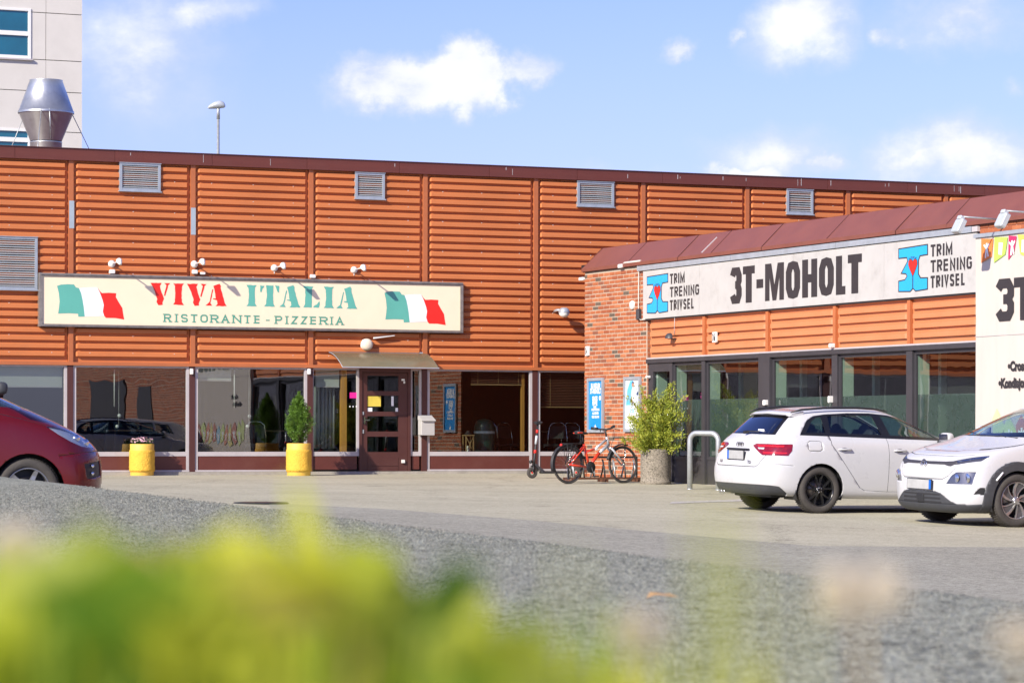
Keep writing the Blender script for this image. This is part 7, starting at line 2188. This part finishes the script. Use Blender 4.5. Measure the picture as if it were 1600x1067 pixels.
# ---- white small crossover, nose to the left
def crossover():
    root = thing('parked_car', 'white crossover with grey wheel arches, nose towards the hatchback, cut by the right edge', 'car', (0,0,0), 0, 'cars parked in the lot')
    place_car(root, (6.25, 37.07), (2.60, .79), R(180 + 26.5))
    c = Car(KONA, root, MT['carwhite']); wb = 2.6; r = KONA['r']
    wl = lambda q: abs(q.y) > .5 and q.z < 1.0
    for x in (0, wb):
        fs = c.carve([('Y', circle(x, r, KONA['arch']))], wl)
        bmesh.ops.delete(c.bm, geom=fs, context='FACES'); c.bm.normal_update()
    low = lambda q: abs(q.y) > .5 and 1.0 < q.z < 1.52
    for Wp in ([(.0,1.19),(.55,1.175),(.55,1.42),(.15,1.41)], [(.62,1.175),(1.05,1.165),(1.02,1.44),(.62,1.43)], [(1.15,1.165),(2.12,1.135),(1.86,1.28),(1.56,1.41),(1.12,1.445)]):
        fs = c.carve([('Y', Wp)], low)
        for sd_ in (-1, 1):
            fs2 = [f for f in fs if f.is_valid and f.calc_center_median().y*sd_ > 0]
            c.part(fs2, 'side_window', MT['carglass'], -.008)
    fs = c.carve([('X', [(0,1.125),(.70,1.12),(.555,1.465),(0,1.49)])], lambda q: 1.5 < q.x < 2.58 and abs(q.y) < .74 and 1.1 < q.z < 1.52)
    c.part(fs, 'windscreen', MT['carglass'], -.004)
    MB().mat(MT['black']).tube([(2.42, -.62, 1.10), (2.49, -.3, 1.114), (2.51, 0, 1.118), (2.49, .3, 1.114), (2.42, .62, 1.10)], .016, 8).build('cowl_strip', root)
    wp = MB().mat(MT['black']); wp.tube([(2.48, .45, 1.115), (2.40, .1, 1.15), (2.38, -.1, 1.16)], .007, 6).tube([(2.48, -.1, 1.12), (2.38, -.40, 1.155), (2.34, -.52, 1.16)], .007, 6); kind(wp.build('wipers', root), 'stuff')
    # cladding round the arches and along the bottom
    def arch_outline(x):
        P = [(x + .50*math.cos(a), r + .485*math.sin(a)) for a in [math.pi*(k/16) for k in range(17)]]
        return P + [(x - .51, .0), (x + .51, .0)]
    for x in (0, wb):
        fs = c.carve([('Y', arch_outline(x))], lambda q: abs(q.y) > .68 and q.z < 1.0)
        for sd_ in (-1, 1):
            fs2 = [f for f in fs if f.is_valid and f.calc_center_median().y*sd_ > 0]
            c.part(fs2, 'arch_cladding', MT['cladding'], .010, thick=.02)
    fs = c.carve([('Y', [(-.2,.0),(2.9,.0),(2.9,.345),(-.2,.345)])], lambda q: abs(q.y) > .6 and q.z < .45)
    for sd_ in (-1, 1):
        c.part([f for f in fs if f.is_valid and f.calc_center_median().y*sd_ > 0], 'sill_cladding', MT['cladding'], .006, thick=.02)
    # front lip and lower grille
    nose = lambda q: q.x > 2.95 and q.z < .6
    fs = c.carve([('Y', [(2.95,0),(3.7,0),(3.7,.262),(2.95,.285)])], nose)
    c.part(fs, 'front_lip', MT['cladding'], .008, thick=.02)
    fs = c.carve([('X', [(0,.262),(.66,.268),(.56,.31),(.40,.405),(.30,.425),(0,.425)])], nose)
    c.part(fs, 'lower_grille_surround', MT['cladding'], .004, thick=.01)
    cc = Car(KONA, root, MT['carwhite'])
    for z0, z1 in ((.275,.300), (.325,.350), (.375,.395)):
        fs = cc.carve([('X', [(0,z0),(.42-.25*(z0-.26),z0),(.42-.25*(z1-.26),z1),(0,z1)])], nose)
        cc.part(fs, 'grille_slot', MT['darkvoid'], .0055, remove=False)
    fs = cc.carve([('X', [(0,.285),(.075,.285),(.075,.38),(0,.38)])], nose); cc.part(fs, 'radar_cover', MT['black'], .014, remove=False, thick=.01)
    # dimple field and fake grille outline
    reg = lambda q: q.x > 2.8 and .4 < q.z < 1.0
    c.strips([[(0,.575),(.42,.58),(.52,.63),(.60,.745)]], reg, 'X', w=.006, name='nose_panel_gap')
    # dark bar and slim lamps
    fs = c.carve([('X', [(0,.760),(.40,.762),(.48,.745),(.52,.745),(.60,.785),(.56,.812),(.40,.80),(0,.795)])], reg)
    c.part(fs, 'nose_bar', MT['charcoal'], .003, thick=.01)
    fs = c.carve([('X', [(.50,.760),(.62,.772),(1.0,.865),(1.0,.925),(.72,.868),(.52,.815)]), ('Y', [(2.92,.925),(3.10,.82),(3.3,.70),(3.7,.70),(3.7,.95),(3.1,.95)])], reg)
    for sd_ in (-1, 1):
        fl_ = [f for f in fs if f.is_valid and f.calc_center_median().y*sd_ > 0]
        c.part(fl_, 'headlamp', MT['charcoal'], -.004, remove=False); c.part(fl_, 'headlamp_lens', MT['clearlens'], .005)
    for z0, z1, y0, y1, off in ((.79,.802,.56,.66,0),(.815,.83,.66,.76,0),(.845,.86,.76,.85,0)):
        fs = cc.carve([('X', [(y0,z0),(y1,z0+.03),(y1,z1+.03),(y0,z1)]), ('Y', [(3.0,.70),(3.7,.70),(3.7,.95),(3.0,.95)])], reg)
        for sd_ in (-1, 1): cc.part(fs, 'lamp_element', MT['chrome'], .002, remove=False, side=sd_)
    # main lamps
    mlX = [(.49,.525),(.81,.53),(.82,.682),(.62,.675),(.56,.63)]; mlY = [(3.04,.4),(3.7,.4),(3.7,.7),(3.06,.7)]
    fs = c.carve([('X', mlX), ('Y', mlY)], reg)
    for sd_ in (-1, 1):
        fl_ = [f for f in fs if f.is_valid and f.calc_center_median().y*sd_ > 0]
        c.part(fl_, 'lower_lamp', MT['charcoal'], -.012, remove=False); c.part(fl_, 'lower_lamp_lens', MT['clearlens'], .003)
    for sd_ in (-1, 1):
        for (y_, z_, rr_) in ((.635, .60, .052), (.755, .605, .062)):
            p, n = cc.hit((5, y_*sd_, z_), (-1, 0, 0))
            b = MB().mat(MT['chrome']); b.M = Matrix.Translation(p + Vector((-.002,0,0))); b.lathe([(rr_, 0), (rr_*.8, .004), (.001, .006)], 16, 'X'); b.build('reflector_bowl', root)
    # side slit
    fs = c.carve([('X', [(.80,.36),(.90,.36),(.90,.49),(.86,.49)]), ('Y', [(3.08,.3),(3.7,.3),(3.7,.6),(3.08,.6)])], reg)
    for sd_ in (-1, 1): c.part([f for f in fs if f.is_valid and f.calc_center_median().y*sd_ > 0], 'air_slit', MT['darkvoid'], -.006)
    for sd_ in (-1, 1):
        P = [(wb + .415*math.cos(a), r + .43*math.sin(a)) for a in (.62, .95)]
        p0, _ = cc.hit((P[0][0], 2*sd_, P[0][1]), (0, -sd_, 0)); p1, _ = cc.hit((P[1][0], 2*sd_, P[1][1]), (0, -sd_, 0))
        MB().mat(MT['paper']).tube([p0 + Vector((0,.02*sd_,0)), p1 + Vector((0,.02*sd_,0))], .012, 6).build('arch_reflector', root)
    # bonnet gap, creases
    top = lambda q: q.x > 1.9 and q.z > .84 and q.z < 1.12
    c.strips([[(3.37,.885),(3.0,.955),(2.6,1.012),(2.34,1.055)]], lambda q: abs(q.y) > .60 and q.x > 1.95 and q.z > .84, w=.006)
    c.strips([[(0,.872),(.42,.872),(.70,.895)]], lambda q: q.x > 3.0 and .84 < q.z < .93, 'X', w=.007)
    c.strips([[(2.02,1.08),(2.10,.95),(2.10,.36)], [(1.06,1.13),(1.06,.36)]], lambda q: abs(q.y) > .6 and .34 < q.z < 1.14)
    plx = cc.hit((5, 0, .50), (-1, 0, 0))[0].x
    plate_at(c, plx + .015, .505, 1, .52, .115, blue_side=1)
    # slanted letter emblem in an oval
    ex = cc.hit((5, 0, .765), (-1, 0, 0))[0].x + .012
    em = MB().mat(MT['chrome'])
    em.tube([(ex, .070*math.cos(a), .755 + .042*math.sin(a)) for a in [2*math.pi*j/22 for j in range(22)]], .006, 6, closed=True)
    em.tube([(ex+.003, .040, .728), (ex+.003, .024, .782)], .007, 6); em.tube([(ex+.003, -.024, .728), (ex+.003, -.040, .782)], .007, 6); em.tube([(ex+.003, .032, .752), (ex+.003, -.032, .758)], .006, 6)
    eb = MB().mat(MT['charcoal']).lathe([(.001, ex-.004), (.066, ex-.004)], 22, 'X', (0, 0, .755)); eb.build('emblem_backing', root)
    em.build('emblem', root)
    for sd_ in (-1, 1):
        mirror_(c, 1.80, .99, 1.17, sd_, MT['carwhite']); handle(c, 1.22, .93, sd_, MT['carwhite'])
    door_ = [(1.06,.36),(2.10,.36),(2.10,.95),(2.02,1.08),(1.06,1.13)]
    for sd_ in (-1, 1):
        fs = [f for f in c.bm.faces if abs(f.calc_center_median().y) > .6 and f.calc_center_median().y*sd_ > 0 and f.calc_center_median().z > .345 and in_poly(f.calc_center_median().x, f.calc_center_median().z, door_)]
        c.part(fs, 'door', MT['carwhite'], 0.0)
    # bonnet
    fs = [f for f in c.bm.faces if f.calc_center_median().x > 2.05 and f.normal.z > .55 and in_poly(f.calc_center_median().x, f.calc_center_median().z, [(3.5,.89),(3.37,.887),(3.0,.957),(2.6,1.007),(2.3,1.06),(2.3,1.3),(3.6,1.3)])]
    c.part(fs, 'bonnet', MT['carwhite'], 0.0)
    c.finish(); c.bm.free(); cc.bm.free()
    for x in (0, wb):
        for sd_ in (-1, 1): wheel(c, x, sd_, 'aero'); liner(c, x, sd_)
    interior(c, 1.10)
    return root
crossover()

# ---- dark red car at the left edge
def red_car():
    root = thing('parked_car', 'dark red car with slanted headlamp cut off by the left picture edge', 'car', (0,0,0), 0, 'cars parked in the lot')
    place_car(root, (-5.163, 31.52), (2.70, -.77), R(17))
    c = Car(LEAF, root, MT['carred']); wb = 2.70; r = LEAF['r']
    for x in (0, wb):
        fs = c.carve([('Y', circle(x, r, LEAF['arch']))], lambda q: abs(q.y) > .5 and q.z < 1.0)
        bmesh.ops.delete(c.bm, geom=fs, context='FACES'); c.bm.normal_update()
    low = lambda q: abs(q.y) > .5 and 1.0 < q.z < 1.58
    for Wp in ([(.0,1.24),(1.05,1.215),(1.05,1.48),(.15,1.45)], [(1.15,1.215),(2.58,1.205),(2.25,1.36),(1.8,1.485),(1.15,1.49)]):
        fs = c.carve([('Y', Wp)], low)
        for sd_ in (-1, 1): c.part([f for f in fs if f.is_valid and f.calc_center_median().y*sd_ > 0], 'side_window', MT['carglass'], -.008)
    fs = c.carve([('X', [(0,1.20),(.70,1.195),(.56,1.50),(0,1.53)])], lambda q: 1.7 < q.x < 3.15 and abs(q.y) < .74 and 1.17 < q.z < 1.56)
    c.part(fs, 'windscreen', MT['carglass'], -.004)
    cc = Car(LEAF, root, MT['carred'])
    hl = [(2.88,1.015),(3.02,1.005),(3.18,.965),(3.34,.90),(3.46,.85),(3.50,.80),(3.44,.79),(3.28,.805),(3.14,.86),(3.0,.935)]
    reg = lambda q: q.x > 2.8 and .7 < q.z < 1.1 and abs(q.y) > .45
    fs = c.carve([('Y', hl)], reg)
    for sd_ in (-1, 1):
        fl_ = [f for f in fs if f.is_valid and f.calc_center_median().y*sd_ > 0]
        c.part(fl_, 'headlamp', MT['grey'], -.02, remove=False); c.part(fl_, 'headlamp_lens', MT['clearlens'], .003)
    for sd_ in (-1, 1):
        for (x_, z_) in ((3.22, .89), (3.33, .845)):
            p, n = cc.hit((x_, 2*sd_, z_), (0, -sd_, 0))
            b = MB().mat(MT['chrome']); b.M = Matrix.Translation(p + Vector((0,-.012*sd_,0))); b.lathe([(.045, -.02*sd_), (.04, 0), (.001, .008*sd_)], 14, 'Y'); b.build('reflector_bowl', root)
    fs = c.carve([('Y', [(3.30,.62),(3.52,.66),(3.56,.50),(3.34,.46)])], lambda q: abs(q.y) > .5 and q.x > 3.2 and q.z < .75)
    for sd_ in (-1, 1): c.part([f for f in fs if f.is_valid and f.calc_center_median().y*sd_ > 0], 'fog_lamp_recess', MT['black'], -.01)
    for sd_ in (-1, 1):
        for z_ in (.52, .60):
            p, n = cc.hit((3.40, 2*sd_, z_), (0, -sd_, 0)); b = MB().mat(MT['chrome']); b.M = Matrix.Translation(p); b.sphere((0,0,0), .022, 10); b.build('fog_lamp', root)
    fs = c.carve([('X', [(0,.24),(.60,.25),(.50,.40),(0,.42)])], lambda q: q.x > 3.2 and q.z < .5); c.part(fs, 'lower_grille', MT['black'], -.01)
    c.strips([[(2.88,1.02),(2.60,1.09),(2.3,1.15),(2.1,1.18)]], lambda q: abs(q.y) > .6 and q.x > 2.1 and q.z > .9, w=.006)
    c.strips([[(3.02,.70),(3.3,.745),(3.55,.76)]], lambda q: abs(q.y) > .4 and .6 < q.z < .8 and q.x > 2.98, w=.005)
    c.strips([[(2.22,1.16),(2.24,.9),(2.20,.32)], [(1.06,1.2),(1.06,.32)]], lambda q: abs(q.y) > .6 and .3 < q.z < 1.2)
    for sd_ in (-1, 1): mirror_(c, 2.36, 1.0, 1.40, sd_, MT['cladding'])
    c.finish(); c.bm.free(); cc.bm.free()
    for x in (0, wb):
        for sd_ in (-1, 1): wheel(c, x, sd_, 'five'); liner(c, x, sd_)
    interior(c, 1.17)
    return root
red_car()
# ------------------------------------------------------------------ plants growing right in front of the camera
random.seed(21)
def verge_z(x, y):
    e = min(1, max(0, (3.1 - y - 0.18*x) / 0.5)); return 0.385 + e * (0.045 + 0.03 * noise.noise(Vector((x*2, y*2, 0))))
def topline(px):
    """how high the growth reaches, as a picture row at about one metre"""
    K_ = [(0, 860), (60, 830), (150, 850), (230, 820), (280, 860), (380, 850), (430, 840), (460, 850), (500, 870), (560, 890), (640, 900), (720, 950), (800, 1000), (900, 1010), (1000, 1015), (1100, 1040), (1250, 1100), (1700, 1120)]
    for (a, b), (c_, d) in zip(K_, K_[1:]):
        if px <= c_: return b + (d-b)*(px-a)/(c_-a)
    return 1120
def blade(mb, base, tip, w, bend, pw=2.2):
    side_ = Vector((1, 0, 0)); k = 5 if pw < 3 else 9; idx = []
    for i in range(k+1):
        q = i/k; p = base.lerp(tip, q) + bend*math.sin(q*math.pi*.5)*q
        ww_ = w*(1 - q**pw)*.5 + .0004
        idx.append(mb.pts([p - side_*ww_, p + side_*ww_]))
    for a, b in zip(idx, idx[1:]): mb.face((a, a+1, b+1, b))
MT['grassdk'] = leafmat('verge_dark_green', (0.10, 0.22, 0.015), (0.28, 0.44, 0.04), 0.5)
MT['grassyl'] = leafmat('verge_yellow', (0.60, 0.64, 0.04), (0.92, 0.88, 0.10), 0.6)
gm = MB().mat(MT['grass'])
def huepick(px):
    r_ = random.random()
    w = math.exp(-((px-390)/130)**2)
    d = math.exp(-((px-690)/70)**2) + .8*math.exp(-((px-90)/90)**2) + .5*math.exp(-((px-600)/60)**2)
    o_ = .8*math.exp(-((px-220)/60)**2)
    if r_ < .10 + .62*w: return 'grassyl'
    if r_ < .10 + .62*w + .45*d: return 'grassdk'
    if random.random() < .05 + .4*o_: return 'grassdry'
    return 'grass'
# tufts: each a fan of blades with its own height, hue and gaps between
for i in range(62):
    px = random.uniform(-90, 880) if i < 52 else random.uniform(880, 1680)
    y = random.uniform(.45, .85); x = at(px, y); top = topline(px) - 15 + abs(random.gauss(0, 50)) + (40 if px > 1000 else 0)
    hue = huepick(px)
    for k in range(random.randint(9, 18)):
        dx = random.gauss(0, .007); tp = top + abs(random.gauss(0, 55))
        ztip = CAMZ + (679 - tp)/F*y
        gm.mat(MT[hue] if random.random() < .8 else MT[huepick(px)])
        b0 = Vector((x + dx*.4, y + random.gauss(0, .02), verge_z(x, y)))
        blade(gm, b0, Vector((x + dx*1.8, y + random.gauss(0, .02), ztip)), random.uniform(.0035, .008), Vector((dx*.8, 0, 0)), 5)
# lower filling growth
for i in range(900):
    y = random.uniform(.5, 1.0); px = random.uniform(-120, 960); x = at(px, y)
    tp = topline(px) + 75 + abs(random.gauss(0, 50)); ztip = CAMZ + (679 - tp)/F*y
    gm.mat(MT[huepick(px)])
    blade(gm, Vector((x + random.gauss(0, .02), y, verge_z(x, y))), Vector((x, y, ztip)), random.uniform(.004, .011), Vector((random.gauss(0, .01), 0, 0)))
for i in range(260):
    y = random.uniform(.45, .8); px = random.uniform(-100, 900); x = at(px, y)
    tp = topline(px) + abs(random.gauss(0, 90)) + 30; z = CAMZ + (679 - tp)/F*y
    gm.mat(MT[huepick(px)])
    d = Vector((random.uniform(-1, 1), random.uniform(-.6, .6), random.uniform(-.3, 1))).normalized()
    leafquad(gm, Vector((x, y, z)) - d*.02, d, rvec(), random.uniform(.018, .034), random.uniform(.009, .017))
for px, tp, w in ((1085, 800, .004), (1115, 770, .005), (1150, 850, .004), (880, 860, .004), (1240, 905, .004)):
    y = .36; gm.mat(MT['grass']); blade(gm, Vector((at(px, y) + .004, y, verge_z(at(px, y), y))), Vector((at(px, y), y, CAMZ + (679 - tp)/F*y)), w, Vector((.001, 0, 0)))
kind(gm.build('verge_grass'), 'stuff')
# a wider carpet of grass round the camera, out of the picture
wg = MB().mat(MT['grass'])
for i in range(6000):
    x = random.uniform(-9, 8); y = random.uniform(-4, 2.9 - .18*x*.3)
    if y > .3 and abs(x) < y*.2 + .12: continue
    z = verge_z(x, y); h = random.uniform(.06, .22)
    blade(wg, Vector((x, y, z)), Vector((x + random.gauss(0, .05), y + random.gauss(0, .05), z + h)), random.uniform(.004, .009), Vector((random.gauss(0, .02), 0, 0)))
kind(wg.build('verge_turf'), 'stuff')
# the tall pointed leaf left of the middle
tl_ = thing('tall_weed', 'tall bright green blurred leaf stem rising left of the middle in the foreground', 'weed', (at(465, .6), .6, verge_z(at(465, .6), .6)))
zt_ = CAMZ + (679 - 745)/F*.6 - tl_.location.z
def weed_leaf(x0, ztop, lean, w, m):
    mb = MB().mat(MT[m]); prof = [(0, 0), (.002, .25), (.006, .5), (.012, .75), (.022, .95), (.045, 1.0), (.12, .9), (ztop, .4)]
    idx = [mb.pts([(x0 + lean*h*(1 if h < .1 else .6) - w*q/2, .003*math.sin(h*60), ztop - h), (x0 + lean*h*(1 if h < .1 else .6) + w*q/2, 0, ztop - h)]) for h, q in prof]
    for a_, b_ in zip(idx, idx[1:]): mb.face((a_, a_+1, b_+1, b_))
    mb.build('stem_leaf', tl_)
weed_leaf(-.001, zt_, .26, .0085, 'grassyl'); weed_leaf(.006, zt_ - .012, .30, .0075, 'grass'); weed_leaf(.013, zt_ - .026, .15, .008, 'grass'); weed_leaf(-.006, zt_ - .022, .05, .006, 'grassyl')
def clover(px, py, y, rad, lab):
    x = at(px, y); z = CAMZ + (679 - py)/F*y; zb_ = verge_z(x, y)
    r = thing('clover_flower', lab, 'flower', (x, y, zb_), 0, 'pale clover heads in the foreground')
    MB().mat(MT['grassdry']).tube([(.02, .01, 0), (.008, .0, (z-zb_)*.5), (0, 0, z-zb_-rad*.6)], .0006, 5).build('stem', r)
    b = MB().mat(MT['clover'])
    for k in range(90):
        d = rvec(); d.z = d.z*.55 + .1; d.x *= 1.25
        leafquad(b, Vector((0, 0, z-zb_)) + d*rad*.25, d, rvec(), rad*.8, rad*.28)
    b.build('flower_head', r)
clover(1345, 930, .62, .0095, 'pale pinkish blurred clover head in front of the road, right of the dry leaf')
clover(998, 985, .62, .0065, 'dim pale clover head just below the dry leaf')
clover(1600, 1000, .6, .006, 'dim pale clover head near the lower right corner')
clover(30, 850, .7, .007, 'brownish blurred flower head at the left picture edge')

# ------------------------------------------------------------------ trees across the street, seen mirrored in the leftmost window
MT['treeleaf'] = leafmat('tree_leaves', (0.02, 0.05, 0.012), (0.07, 0.13, 0.03))
def street_tree(x, y, h, w, lab, seed):
    random.seed(seed); r = thing('broadleaf_tree', lab, 'tree', (x, y, ground(14, max(y, 13))), 0, 'trees across the street')
    tr = MB().mat(MT['bark']); tr.tube([(0,0,-.5), (.1,0,h*.3), (0,.1,h*.75)], [.22, .17, .05], 10)
    tips = []
    for i in range(26):
        a_ = i*2.4; z0 = h*random.uniform(.22, .7); L_ = w*.5*random.uniform(.5, 1.0)
        t = Vector((L_*math.cos(a_), L_*math.sin(a_), min(h*.97, z0 + L_*random.uniform(.3, 1.0)))); tr.tube([(0, 0, z0), tuple(t*.5 + Vector((0,0,z0*.5+.1))), tuple(t)], [.07, .05, .015], 5, cap=False); tips.append(t)
    tr.build('trunk', r)
    mb = MB().mat(MT['treeleaf'])
    for t in tips:
        for k in range(4):
            c = t*random.uniform(.6, 1.05) + rvec()*.6 + Vector((0,0,(1-.8)*h*.3*random.random())); rad = random.uniform(.5, 1.1)
            for j in range(70):
                leafquad(mb, c + rvec()*rad*random.random()**.4, rvec(), rvec(), random.uniform(.14, .26), random.uniform(.08, .14))
    mb.build('crown', r)
for i, (x, y, h, w) in enumerate(((21, 27.5, 8, 7), (27, 20, 9, 8), (33, 26, 10, 8), (35, 15, 9, 8))):
    street_tree(x, y, h, w, ('leafy tree across the street, %s in the leftmost window mirror image' % ('nearest', 'second', 'third', 'farthest')[i]), 40 + i)
